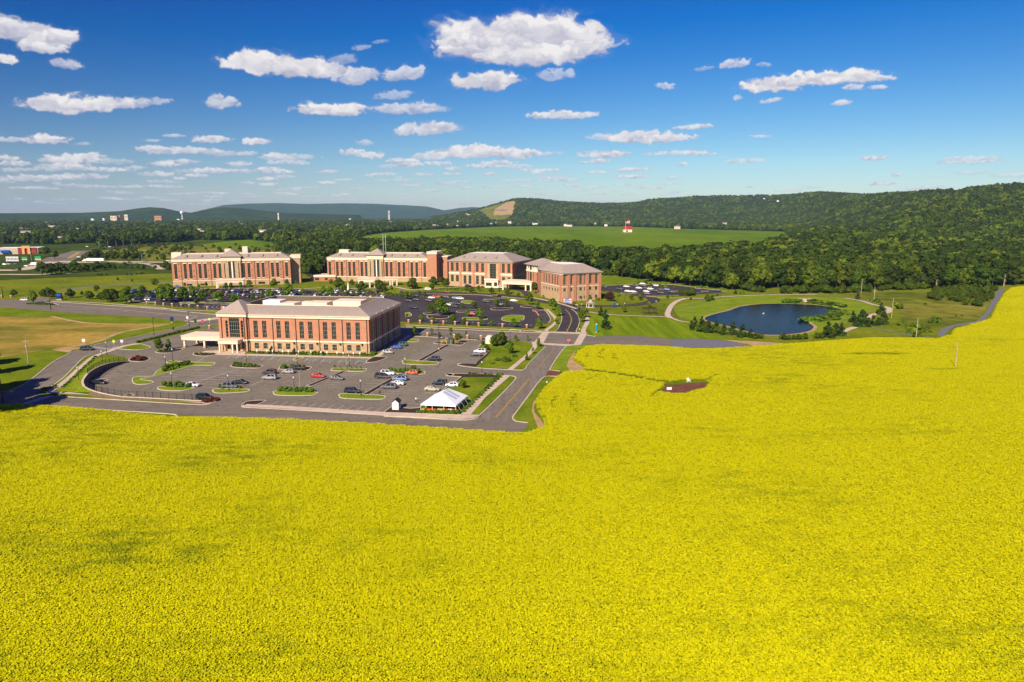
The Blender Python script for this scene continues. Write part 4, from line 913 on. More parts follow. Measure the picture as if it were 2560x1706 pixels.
# ---- woods
def wood_points(poly_px, s0, grow, seed, jitter=.35, extra=None):
    """jittered points inside a region given by photo pixels; spacing grows with distance"""
    P = GG(poly_px); xs = [p.x for p in P]; ys = [p.y for p in P]; out = []
    r = np.random.default_rng(seed); y = min(ys)
    while y < max(ys):
        R = y; s = s0 + grow * max(0, R - 600); xx = np.arange(min(xs), max(xs), s); xx = xx + r.uniform(-jitter, jitter, len(xx)) * s; yy = y + r.uniform(-jitter, jitter, len(xx)) * s
        k = inpoly(xx, yy, P); out.append(np.column_stack([xx[k], yy[k], np.full(k.sum(), s)])); y += s * .9
    return np.vstack(out)
HOUSES = []
_hr = random.Random(21)
for u, v, w, lab in [(132,572,30,'white long roofed building among the suburb trees'),(38,590,16,'tan roofed house among the suburb trees'),(66,588,22,'white gabled house among the suburb trees'),(28,575,10,'small white house far among trees at left'),(150,600,14,'white house behind the road trees'),(200,600,9,'white house behind the road trees'),(255,597,9,'white house behind the road trees'),(178,578,18,'pale flat roofed building among the suburb trees'),(310,568,12,'white house among the middle suburb trees'),(330,575,14,'pale house among the middle suburb trees'),(205,574,8,'white house among the middle suburb trees'),(448,568,14,'white house among the middle suburb trees'),(605,565,16,'white house left of the green field'),(648,566,16,'white house left of the green field'),(658,585,24,'brown roofed building at the small green field'),(798,569,12,'white house above the green field'),(815,569,16,'white house above the green field'),
 (870,567,18,'white house above the green field'),(893,565,12,'white house above the green field'),(906,564,12,'white house above the green field'),(930,560,14,'white house above the green field'),(942,560,16,'white house above the green field'),(975,558,30,'large white house above the green field'),(995,560,20,'white house above the green field'),(985,569,14,'white house above the green field'),(1050,566,12,'white house above the green field'),(1085,568,24,'tan house at the green field edge'),(1095,567,14,'white house at the green field edge'),(1120,565,16,'white house at the green field edge'),(1143,569,12,'white house at the green field edge'),(1228,564,18,'white house at the green field edge'),(1240,563,10,'white house at the green field edge'),(1274,563,22,'white house at the green field edge'),(1296,564,10,'white house at the green field edge'),(1338,564,30,'large white house at the green field edge'),(1415,566,20,'white house behind the red roofed building'),(1425,567,26,'white house behind the red roofed building'),(1515,566,14,'white house behind the red roofed building'),(1488,564,12,'white house behind the red roofed building'),(1693,573,22,'white house at the right end of the green field')]: HOUSES.append((u, v, w, lab))
for u, v, w in [(1845,536,30),(1880,539,12),(1905,542,16),(1941,543,14),(1812,549,24),(2105,539,40),(2383,554,24),(1920,539,12),(1844,533,14)]: HOUSES.append((u, v + 16, w, 'white house on the wooded slope at right'))
for _i in range(46):
    _u = _hr.uniform(5, 1180); _v = _hr.choice([_hr.uniform(552, 562), _hr.uniform(560, 590)])
    HOUSES.append((_u, _v if _u < 850 else min(_v, 566), _hr.uniform(11, 18) * (1.3 if _v < 562 else 1), 'small pale house scattered in the far suburb trees'))
W = []
BELT = [(690,640),(760,618),(900,622),(1000,624),(1120,622),(1220,620),(1320,628),(1420,634),(1470,640),(1488,655),(1480,668),(1430,672),(1290,668),(1130,668),(1110,662),(1100,655),(1000,652),(880,648),(760,660)]
RIGHTW = [(1470,672),(1500,678),(1540,694),(1640,706),(1740,718),(1800,727),(1900,726),(1960,722),(2080,728),(2140,727),(2250,722),(2450,724),(2500,716),(2560,714),(3000,704),(3300,630),(3300,592),(2560,586),(2030,598),(1985,616),(1900,640),(1800,648),(1720,658),(1640,662),(1560,664),(1490,660)]
W.append(wood_points(BELT, 8.5, .002, 1)); W.append(wood_points(RIGHTW, 9.8, .004, 2))
0 and W.append(wood_points([(265,640),(330,645),(420,650),(470,640),(455,628),(330,636),(265,632)], 9, 0, 3) if False else wood_points([(105,690),(190,694),(300,686),(430,672),(430,662),(330,660),(200,665),(110,660)], 8.5, 0, 3))
0 and W.append(wood_points([(262,655),(330,648),(370,652),(330,632),(262,630)], 9, 0, 4))
W.append(wood_points([(745,690),(800,700),(815,690),(800,665),(760,672)], 9, 0, 5))
W = np.vstack(W)
# far woods: suburb at the left, behind the farm field, the hill slopes
def polar_points(u0, u1, R0, R1, dens, seed, excl=()):
    r = np.random.default_rng(seed); out = []; R = R0
    while R < R1:
        s = dens(R); a0 = math.atan((u0 - 1280) / F * math.cos(PITCH)); a1 = math.atan((u1 - 1280) / F * math.cos(PITCH))
        n = int((a1 - a0) * R / s); a = a0 + (np.arange(n) + r.uniform(-.4, .4, n)) * (a1 - a0) / max(n, 1); rr = R + r.uniform(-.5, .5, n) * s
        out.append(np.column_stack([rr * np.sin(a), rr * np.cos(a), np.full(n, s)])); R += s * .95
    o = np.vstack(out)
    for e in excl: o = o[~inpoly(o[:, 0], o[:, 1], e)]
    return o
FARMP = GG([(872,603),(905,590),(960,582),(1090,573),(1250,566),(1400,565),(1560,566),(1720,572),(1963,579),(2000,612),(1900,640),(1720,660),(1500,665),(1300,655),(1100,645),(980,632)])
MEAD = GG([(-100,700),(240,628),(250,618),(330,612),(440,606),(480,600),(560,602),(620,599),(690,606),(720,615),(830,612),(900,612),(900,720),(-100,760)])
SHOP = GG([(-400,700),(-400,612),(60,610),(110,612),(240,608),(260,618),(240,640),(60,700)])
QUA = [Vector((R * math.sin(math.atan((u - 1280) / F)), R * math.cos(math.atan((u - 1280) / F)), 0)) for u, R in ((1228, 3700), (1262, 3650), (1284, 4000), (1291, 4700), (1284, 5050), (1262, 5350), (1190, 5500), (1186, 4900), (1206, 4300))]
EX = [FARMP, MEAD, SHOP, QUA, GG([(722,598),(725,590),(760,583),(830,584),(832,594),(780,601)])]
FARW = [polar_points(-700, 905, 1020, 2600, lambda R: 10 + R * .0022, 11, EX), polar_points(-700, 1180, 2600, 5300, lambda R: 15 + (R - 2600) * .003, 12, EX),
        polar_points(900, 2050, 1600, 3600, lambda R: 10 + R * .0022, 13, EX), polar_points(1130, 3300, 3100, 5600, lambda R: 15 + (R - 3000) * .002, 14, EX), polar_points(1960, 3300, 1150, 3200, lambda R: 12 + R * .0014, 15, EX)]
FARW = np.vstack(FARW)
# clearings for the houses in the suburb
cl = vnoise(FARW[:, 0] / 60, FARW[:, 1] / 110, 5); RR = np.hypot(FARW[:, 0], FARW[:, 1]); uf = 1280 + F * FARW[:, 0] / FARW[:, 1]
keep = ~((cl > .86) & (uf < 1250) & (RR > 1200) & (RR < 6000)); FARW = FARW[keep]
inW = np.zeros(len(FARW), bool)
for e in (GG(BELT), GG(RIGHTW)): inW |= inpoly(FARW[:, 0], FARW[:, 1], e)
FARW = FARW[~inW]
HP = []
for u, v, w, lab in HOUSES:
    p = G(u, v); HP.append((p.x, p.y)); ln = math.hypot(p.x, p.y); dx, dy = p.x / ln, p.y / ln
    a = (FARW[:, 0] - p.x) * dx + (FARW[:, 1] - p.y) * dy; b_ = (FARW[:, 0] - p.x) * dy - (FARW[:, 1] - p.y) * dx
    FARW = FARW[~((np.abs(b_) < w * .62 + 5) & (a < w * .5 + 5) & (a > -(50 + ln * .03)))]
d = np.hypot(W[:, 0], W[:, 1]); uW = 1280 + F * W[:, 0] / (W[:, 1]); vis = (uW > -60) & (uW < 2620)
order = np.argsort(np.where(vis, d, 1e9)); near = order[:290]; rest = order[290:]
WLAB = {0: 'dark green broadleaf tree in the front row of the wood', 1: 'mid green broadleaf tree in the front row of the wood', 2: 'pale green broadleaf tree in the front row of the wood'}
wv = tvar('wood')
for i in near:
    x, y, s = W[i]; k = int(vnoise(np.array([x / 40]), np.array([y / 40]), 3)[0] * 11 + random.random() * 3) % 8
    h = random.uniform(12, 19); t = thing('woodland_tree', (x, y, tz(x, y)), WLAB[(0,1,0,2,1,0,1,2)[k]], 'tree', ('dark', 'mid', 'pale')[(0,1,0,2,1,0,1,2)[k]] + ' green trees at the edge of the wood', random.random() * 6)
    q = h / 13; w = s / 8.5 * random.uniform(.85, 1.15); t.scale = (w * q * .9, w * q * .9, q); link('crown', wv[k][0], t); link('trunk', wv[k][1], t)
wproto = [proto('wood_tree_%d' % i, crown_mesh('wood_tree', 600 + i, 'round' if i % 3 else 'oval', 5.4, 13, 1.0, 10, 26, .72, m_leaf[(0,1,0,2,1,0,0,1)[i]])) for i in range(8)]
wc = hidden_collection('wood_trees', wproto)
A = W[rest]; n = len(A); k = (vnoise(A[:, 0] / 40, A[:, 1] / 40, 3) * 11 + RNG.uniform(0, 3, n)).astype(int) % 8
scatter('woodland', np.column_stack([A[:, 0], A[:, 1], terrain(A[:, 0], A[:, 1])]), A[:, 2] / 8.5 * RNG.uniform(.9, 1.45, n), RNG.uniform(0, 6.28, n), k, wc)
n = len(FARW); low = np.ones(n)
for (hx, hy), (u, v, w, lab) in zip(HP, HOUSES):
    ln = math.hypot(hx, hy); dx, dy = hx / ln, hy / ln; a = (FARW[:, 0] - hx) * dx + (FARW[:, 1] - hy) * dy; b_ = (FARW[:, 0] - hx) * dy - (FARW[:, 1] - hy) * dx
    q = (np.abs(b_) < w * .5 + 3) & (a < 0) & (a > -.24 * ln); low[q] = np.minimum(low[q], np.clip(.30 + .5 * (-a[q]) / (.24 * ln), .3, .8))
k = (vnoise(FARW[:, 0] / 130, FARW[:, 1] / 130, 31) * 11 + RNG.uniform(0, 4, n)).astype(int) % 8
sw = FARW[:, 2] / 9.0 * RNG.uniform(.8, 1.2, n); sh = np.minimum(sw, 1.45) * RNG.uniform(.75, 1.35, n) * low
scatter('distant_woodland', np.column_stack([FARW[:, 0], FARW[:, 1], terrain(FARW[:, 0], FARW[:, 1]) - 1.5 * sh]), np.column_stack([sw, sw, sh]), RNG.uniform(0, 6.28, n), k, wc)
print('woods', len(W), 'far', n)
# ================================================================== BUILDINGS
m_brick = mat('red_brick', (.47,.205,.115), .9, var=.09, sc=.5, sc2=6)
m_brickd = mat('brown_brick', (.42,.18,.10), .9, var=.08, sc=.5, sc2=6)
m_stone = mat('tan_stone', (.47,.31,.17), .9, var=.20, sc=1.2, sc2=3.5)
m_cream = mat('cream_trim', (.80,.64,.46), .8, var=.05, sc=.4)
m_roof = mat('grey_metal_roof', (.36,.285,.225), .6, var=.06, sc=.3, stretch=(3,.3,1))
m_flat = mat('flat_roof_membrane', (.62,.48,.36), .9, var=.12, sc=.25, sc2=1)
m_whroof = mat('white_roof_membrane', (.85,.78,.68), .9, var=.04, sc=.2)
m_glass = mat('dark_glass', (.012,.016,.012), .12, var=0, spec=.35)
m_frame = mat('window_frame', (.36,.34,.25), .6, var=0)
m_whp = mat('white_paint', (.80,.76,.70), .6, var=.04, sc=.5)
m_pipe = mat('dark_downpipe', (.05,.03,.02), .6, var=0)
m_shadowm = mat('dark_interior', (.02,.018,.016), .9, var=0)
WM = {}
def win_mesh(w, h, c, r, bar=.055):
    r = max(1, int(r * .65 + .5))
    k = (round(w, 2), round(h, 2), c, r)
    if k in WM: return WM[k]
    gl = MB().quad((0, -.22, 0), (w, -.22, 0), (w, -.22, h), (0, -.22, h)).mesh('window', m_glass)
    f = MB()
    for i in range(c + 1):
        x = w * i / c; e = bar if i in (0, c) else bar * .6; f.box(max(0, x - e), -.24, 0, min(w, x + e), -.12, h)
    for j in range(r + 1):
        z = h * j / r; e = bar if j in (0, r) else bar * .6; f.box(bar, -.235, max(0, z - e), w - bar, -.13, min(h, z + e))
    WM[k] = (gl, f.mesh('window_frame', m_frame)); return WM[k]
def Xf(o, ux, n): return Matrix(((ux.x, n.x, 0, o.x), (ux.y, n.y, 0, o.y), (0, 0, 1, o.z), (0, 0, 0, 1)))
class Fac:
    """one facade between two base corners (world); s runs left to right, d outward"""
    def __init__(s, b, A, B):
        s.b = b; s.A = Vector((A.x, A.y, 0)); s.B = Vector((B.x, B.y, 0)); s.ux = (s.B - s.A).normalized(); s.n = Vector((s.ux.y, -s.ux.x, 0)); s.L = (s.B - s.A).length
        s.M = Xf(s.A - Vector((b.location.x, b.location.y, 0)), s.ux, s.n); s.holes = []
    def hit(s, vw, x, y):
        d = pix_dir(*px(vw, x, y)); d = Vector(d); o = Vector((0, 0, H)); t = (s.A - o).dot(s.n) / d.dot(s.n); p = o + d * t
        return (p - s.A).dot(s.ux), p.z
    def win(s, s0, z0, w, h, c, r, label=None):
        s.holes.append((s0, z0, s0 + w, z0 + h)); gl, fr = win_mesh(w, h, c, r)
        o = link('window', gl, s.b, label=label); o.matrix_local = s.M @ Matrix.Translation((s0, 0, z0)); link('window_frame', fr, o)
        return o
    def winpx(s, vw, xa, ya, xb, yb, w, c, r, z=None):
        """window strip whose centre line runs from (xa, ya) top to (xb, yb) bottom"""
        sa, za = s.hit(vw, xa, ya); sb, zb = s.hit(vw, xb, yb); c0 = (sa + sb) / 2
        if z: zb, za = z
        return s.win(round(c0 - w / 2, 2), round(zb, 2), round(w, 2), round(za - zb, 2), c, r)
    def wall(s, name, s0, s1, z0, z1, m, d=0.0, reveal=.26):
        hs = [h for h in s.holes if h[0] < s1 and h[2] > s0 and h[1] < z1 and h[3] > z0]
        xs = sorted({s0, s1, *[min(max(q, s0), s1) for h in hs for q in (h[0], h[2])]}); zs = sorted({z0, z1, *[min(max(q, z0), z1) for h in hs for q in (h[1], h[3])]})
        b = MB(); T = lambda x, dd, z: tuple(s.M @ Vector((x, dd, z)))
        for i in range(len(xs) - 1):
            for j in range(len(zs) - 1):
                cx, cz = (xs[i] + xs[i+1]) / 2, (zs[j] + zs[j+1]) / 2
                if any(h[0] < cx < h[2] and h[1] < cz < h[3] for h in hs): continue
                b.quad(T(xs[i], d, zs[j]), T(xs[i+1], d, zs[j]), T(xs[i+1], d, zs[j+1]), T(xs[i], d, zs[j+1]))
        for a, c, e, f in hs:
            a, c, e, f = max(a, s0), max(c, z0), min(e, s1), min(f, z1); r = d - reveal
            b.quad(T(a, d, c), T(a, r, c), T(a, r, f), T(a, d, f)); b.quad(T(e, r, c), T(e, d, c), T(e, d, f), T(e, r, f))
            b.quad(T(a, r, c), T(a, d, c), T(e, d, c), T(e, r, c)); b.quad(T(a, d, f), T(a, r, f), T(e, r, f), T(e, d, f))
        return b.build(name, m, s.b)
    def band(s, name, s0, s1, z0, z1, d0, d1, m, ends=0.0):
        return MB().box(s0 - ends, d0, z0, s1 + ends, d1, z1, T=s.M).build(name, m, s.b)
def pyramid(b, M, x0, y0, x1, y1, z0, z1, m, over=.6, name='roof', flat=None, ins=None):
    q = MB(); T = lambda x, y, z: tuple(M @ Vector((x, y, z))); a, c, e, f = x0 - over, y0 - over, x1 + over, y1 + over
    if ins is None:
        k = (e - a) / 2; ky = (f - c) / 2; i = min(k, ky) * .98
    else: i = ins
    P = [(a, c), (e, c), (e, f), (a, f)]; I = [(a + i, c + i), (e - i, c + i), (e - i, f - i), (a + i, f - i)]
    for k in range(4):
        j = (k + 1) % 4; q.quad(T(*P[k], z0), T(*P[j], z0), T(*I[j], z1), T(*I[k], z1)); q.quad(T(*P[j], z0 - .35), T(*P[k], z0 - .35), T(*P[k], z0), T(*P[j], z0)) if False else q.quad(T(*P[k], z0 - .3), T(*P[j], z0 - .3), T(*P[j], z0), T(*P[k], z0))
    q.quad(*[T(*p, z1) for p in I]); q.quad(*[T(*p, z0 - .3) for p in reversed(P)])
    r = q.build(name, m, b)
    if flat:
        qq = MB(); j = i + .5; z = z1 + .02
        qq.box(a + j, c + j, z, e - j, f - j, z + .1, T=M); qq.build('flat_roof', flat, r)
    return r
def building(name, p, label, cat='building', group=None): return thing(name, (p.x, p.y, 0), label, cat, group)
def box_part(name, b, M, x0, y0, z0, x1, y1, z1, m, parent=None): return MB().box(x0, y0, z0, x1, y1, z1, T=M).build(name, m, parent or b)

# ---------------------------------------------------------------- near office building
def near_building():
    C = g('Z1', 1785, 697); A = g('Z1', 236, 657); b = building('office_building', A, 'long brick office building with grey metal roof beside the near parking lot')
    f = Fac(b, A, C); L = f.L; Ht = h_at(C, px('Z1', 1785, 302)[1]); D = 42.0; print('near', L, Ht, f.ux)
    zb = f.hit('Z1', 1765, 578)[1]; zc = f.hit('Z1', 1760, 335)[1]
    uw = f.hit('Z1', 1559, 365)[1], f.hit('Z1', 1562, 545)[1]; lw_ = f.hit('Z1', 1570, 600)[1], f.hit('Z1', 1570, 662)[1]
    ws = f.hit('Z1', 1592, 600)[0] - f.hit('Z1', 1547, 600)[0]
    for xl in (600, 690, 838, 928, 1080, 1170, 1325, 1416, 1570, 1665):
        s = f.hit('Z1', xl, 640 + (xl - 600) * .02)[0] - ws / 2
        f.win(round(s, 2), round(uw[1], 2), round(ws, 2), round(uw[0] - uw[1], 2), 3, 6); f.win(round(s, 2), round(lw_[1], 2), round(ws, 2), round(lw_[0] - lw_[1], 2), 3, 3)
    sp = f.hit('Z1', 515, 660)[0]                        # right end of the left pavilion
    f.wall('stone_base', sp, L, 0, zb, m_stone); f.wall('brick_wall', sp, L, zb, zc, m_brick)
    f.band('belt_course', sp, L, zb - .3, zb + .35, -.2, .22, m_cream); f.band('cornice', sp, L + .5, zc, Ht, -.3, .5, m_cream); f.band('cornice_lip', sp, L + .8, Ht - .35, Ht, .5, .8, m_cream)
    pipes = [534, 782, 1022, 1264, 1507, 1762]
    for xl in pipes:
        s = f.hit('Z1', xl, 680)[0]; o = MB().box(s - .12, .0, .1, s + .12, .25, Ht - 1, T=f.M).build('downpipe', m_pipe, b)
    for xl in (1022, 1264, 1507, 1735):
        s = f.hit('Z1', xl - 30, 590)[0]; MB().box(s - .25, .02, zb - 1.1, s + .25, .5, zb - .35, T=f.M).build('wall_lamp', m_black, b)
    # left pavilion, set forward
    PF = .9; p = Fac(b, f.A + f.n * PF - f.ux * .2, f.A + f.n * PF + f.ux * sp)
    tz0, tz1 = p.hit('Z1', 360, 318)[1], p.hit('Z1', 372, 520)[1]; nz0 = p.hit('Z1', 275, 342)[1]
    for xa, xb_, w, c, r, top in ((275, 290, .95, 1, 7, nz0), (352, 372, 4.2, 5, 7, tz0), (434, 450, .95, 1, 7, nz0)):
        s = (p.hit('Z1', xa, 340)[0] + p.hit('Z1', xb_, 520)[0]) / 2; p.win(round(s - w / 2, 2), round(tz1, 2), w, round(top - tz1, 2), c, r)
    s = p.hit('Z1', 452, 605)[0]; p.win(round(s - .5, 2), 1.0, 1.1, 2.6, 1, 3)
    s = p.hit('Z1', 300, 605)[0]; p.win(round(s - .5, 2), 1.0, 1.1, 2.6, 1, 3)
    s = p.hit('Z1', 385, 640)[0]; p.win(round(s - 2.2, 2), .05, 3.6, 2.9, 3, 2)
    Lp = p.L; p.wall('stone_base', 0, Lp, 0, zb, m_stone); p.wall('brick_wall', 0, Lp, zb, zc + .3, m_brick)
    p.band('belt_course', 0, Lp, zb - .3, zb + .35, -.2, .24, m_cream, .2); p.band('cornice', 0, Lp, zc + .3, Ht + .5, -.3, .5, m_cream, .5)
    for s in (1.2, Lp - .8): MB().box(s - .12, .0, .1, s + .12, .25, Ht - 1, T=p.M).build('downpipe', m_pipe, b)
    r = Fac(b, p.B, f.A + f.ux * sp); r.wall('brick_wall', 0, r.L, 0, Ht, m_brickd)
    # right facade, in shade
    R = Fac(b, C, C - f.n * D)
    for i in range(5):
        for k in (0, 1):
            s0 = 2.3 + i * (D - 3) / 5 + k * 3.5; R.win(round(s0, 2), round(uw[1], 2), round(ws, 2), round(uw[0] - uw[1], 2), 3, 6)
            R.win(round(s0, 2), .8, round(ws, 2), 2.7, 3, 3)
        s = .6 + i * (D - 3) / 5; MB().box(s - .12, 0, .1, s + .12, .25, Ht - 1, T=R.M).build('downpipe', m_pipe, b)
    R.wall('stone_base', 0, D, 0, zb, m_stone); R.wall('brick_wall', 0, D, zb, zc, m_brick); R.band('belt_course', 0.25, D, zb - .28, zb + .33, -.2, .2, m_cream); R.band('cornice', 0.52, D, zc, Ht, -.3, .48, m_cream)
    # little gables on the cornice
    for i in range(1, 5): s = i * (D - 3) / 5; MB().box(s - .3, .48, zc, s + .3, .75, Ht + .3, T=R.M).build('cornice_block', m_cream, b)
    bk = Fac(b, R.B, R.B - f.ux * L); bk.wall('brick_wall', 0, L, 0, Ht, m_brick); lf = Fac(b, bk.B, f.A); lf.wall('brick_wall', 0, lf.L, 0, Ht, m_brick)
    # ring of sloping metal roof round an open roof well
    M = f.M @ Matrix.Scale(-1, 4, (0, 1, 0)); ins, hr = 6.0, 3.0; T = lambda x, y, z: tuple(M @ Vector((x, y, z))); q = MB(); o = .7
    P = [(-o, -o), (L + o, -o), (L + o, D + o), (-o, D + o)]; I = [(ins, ins), (L - ins, ins), (L - ins, D - ins), (ins, D - ins)]; I2 = [(ins + .3, ins + .3), (L - ins - .3, ins + .3), (L - ins - .3, D - ins - .3), (ins + .3, D - ins - .3)]
    for k in range(4):
        j = (k + 1) % 4; q.quad(T(*P[k], Ht), T(*P[j], Ht), T(*I[j], Ht + hr), T(*I[k], Ht + hr))
    roof = q.build('roof', m_roof, b)
    q = MB()
    for k in range(4):
        j = (k + 1) % 4; q.quad(T(*I[k], Ht + hr), T(*I[j], Ht + hr), T(*I2[j], Ht + hr + .02), T(*I2[k], Ht + hr + .02)); q.quad(T(*I2[j], Ht + hr), T(*I2[k], Ht + hr), T(*I2[k], Ht - 1), T(*I2[j], Ht - 1))
    q.build('roof_well_wall', mat('shade_toned_metal', (.13,.10,.07), .8, var=.15, sc=1), roof)  # dark brown base colour carries the shade on the roof well's inner walls
    MB().quad(T(*I2[0], Ht - .6), T(*I2[1], Ht - .6), T(*I2[2], Ht - .6), T(*I2[3], Ht - .6)).build('flat_roof', m_flat, b)
    cap = MB()
    for k in range(4):
        j = (k + 1) % 4; a, c = Vector(T(*I[k], Ht + hr)), Vector(T(*I[j], Ht + hr)); cap.tube([a, c], .18, 4)
    cap.build('roof_edge_trim', m_cream, roof)
    # seams of the metal roof
    sm = MB(); i = 0
    s = 0
    while s < L: 
        k = min(1, max(0, min(s, L - s) / ins)); sm.box(s - .04, -.6, 0, s + .04, 0, .01) if False else None
        z = hr * k; y = ins * k; sm.quad(T(s - .05, -.6, Ht + .03), T(s + .05, -.6, Ht + .03), T(s + .05, y, Ht + z + .09), T(s - .05, y, Ht + z + .09)); s += .9
    s = 0
    while s < D:
        k = min(1, max(0, min(s, D - s) / ins)); z = hr * k; y = L - ins * k; sm.quad(T(L + .6, s + .05, Ht + .03), T(L + .6, s - .05, Ht + .03), T(y, s - .05, Ht + z + .09), T(y, s + .05, Ht + z + .09)); s += .9
    sm.build('roof_seams', mat('seam_metal', (.22,.18,.16), .5, var=0), roof, kind='stuff')
    pyramid(b, M, -.2, -PF, sp, sp + 1, Ht + .5, Ht + 5.0, m_roof, over=.7, ins=None)
    # rooftop plant
    for (x0, y0, x1, y1, z) in ((19, 13, 25, 20, 3.4), (26, 22, 35, 30, 2.6), (37, 24, 49, 33, 3.2), (30, 13, 33, 16, 1.8), (38, 12, 41, 15, 2.2), (21, 29, 24, 33, 2), (42, 12, 46, 14, 1.3), (47, 14, 50, 17, 1.8), (51, 20, 56, 32, 2.6), (27, 14, 29, 16, 1.2), (34, 17, 36, 19, 1.4)):
        if x1 > L - 6.5: continue
        box_part('rooftop_unit', b, M, x0, y0, Ht - .55, x1, y1, Ht - .55 + z, m_cream)
    box_part('stair_penthouse', b, M, 10.5, 15, Ht - .55, 18, 21, Ht + 3.6, m_whp); 
    for x in (24, 34, 44): MB().tube([T(x, 17, Ht), T(x + 3, 18, Ht + 1.4), T(x + 5, 18, Ht + 1.3)], .28, 6).build('duct', m_whp, b)
    # entrance porch
    PM = p.M; s0 = p.hit('Z1', 236, 600)[0]; s1 = s0 + 8.4
    MB().box(s0 + .3, .05, 3.5, s1, 3.6, 4.9, T=PM).build('porch_roof', m_cream, b); MB().box(s0, .05, 4.9, s1 + .3, 3.9, 5.1, T=PM).build('porch_roof_edge', m_cream, b)
    for s in (s0 + .6, s0 + 6.0, s1 - .5): 
        MB().box(s - .25, 2.9, 0, s + .25, 3.4, 3.5, T=PM).build('porch_column', m_cream, b)
    # drop-off canopy on white columns at the left end
    a0 = g('Z2', 1945, 628); Cn = thing('drop_off_canopy', (a0.x, a0.y, 0), 'flat cream drop-off canopy on white columns at the left end of the near office building', 'canopy')
    tp = h_at(a0, px('Z2', 1930, 505)[1]); lo = h_at(a0, px('Z2', 1945, 545)[1]); bz = Xf(Vector((0, 0, 0)), f.ux, f.n)
    e = (f.A - a0).dot(f.ux) + .2
    MB().box(-.8, -9.5, lo, e, .8, tp, T=bz).build('canopy_roof', m_cream, Cn); MB().box(-1.0, -9.7, tp, e, 1.0, tp + .25, T=bz).build('roof_edge', m_cream, Cn)
    for x in (0, e * .47, e - 1.2):
        for y in (0, -8.7): MB().box(x - .35, y - .35, .9, x + .35, y + .35, lo, T=bz).build('column', m_cream, Cn); MB().box(x - .5, y - .5, 0, x + .5, y + .5, .9, T=bz).build('column_base', m_stone, Cn)
    sheet('entrance_plaza', [f.A + f.n * 9 - f.ux * 6, f.A + f.n * 8.5 + f.ux * (sp + 1), f.A + f.n * 1 + f.ux * (sp + 1), f.A - f.ux * .5, f.A - f.ux * 6 + f.n * 2], m_conc, .05)
    sheet('building_walk', [f.A + f.ux * sp + f.n * 8.7, C + f.n * 8.3 + f.ux * 3, C + f.n * 8.3 + f.ux * 6, C + f.n * 5.6 + f.ux * 3, f.A + f.ux * (sp + 1) + f.n * 5.6], m_conc, .055)
    sheet('building_walk', [C + f.ux * 3 + f.n * 8.3, C + f.ux * 3 - f.n * D, C + f.ux * 5.3 - f.n * D, C + f.ux * 5.3 + f.n * 8.3], m_conc, .05)
    sheet('lawn', [f.A + f.ux * (sp + 1) + f.n * 5.6, C + f.n * 5.6 + f.ux * 3, C + f.ux * 3 - f.n * 6, C + f.ux * .1, f.A + f.ux * sp + f.n * .1], m_lawn, .06)
    sheet('mulch', [f.A + f.ux * (sp + 1) + f.n * 2.6, C + f.n * 2.6 + f.ux * 2, C + f.ux * 2 - f.n * 3, C + f.ux * .1, f.A + f.ux * sp + f.n * .05], m_mulch, .07)
    return f, sp, Ht, D
NF, NSP, NHT, ND = near_building()

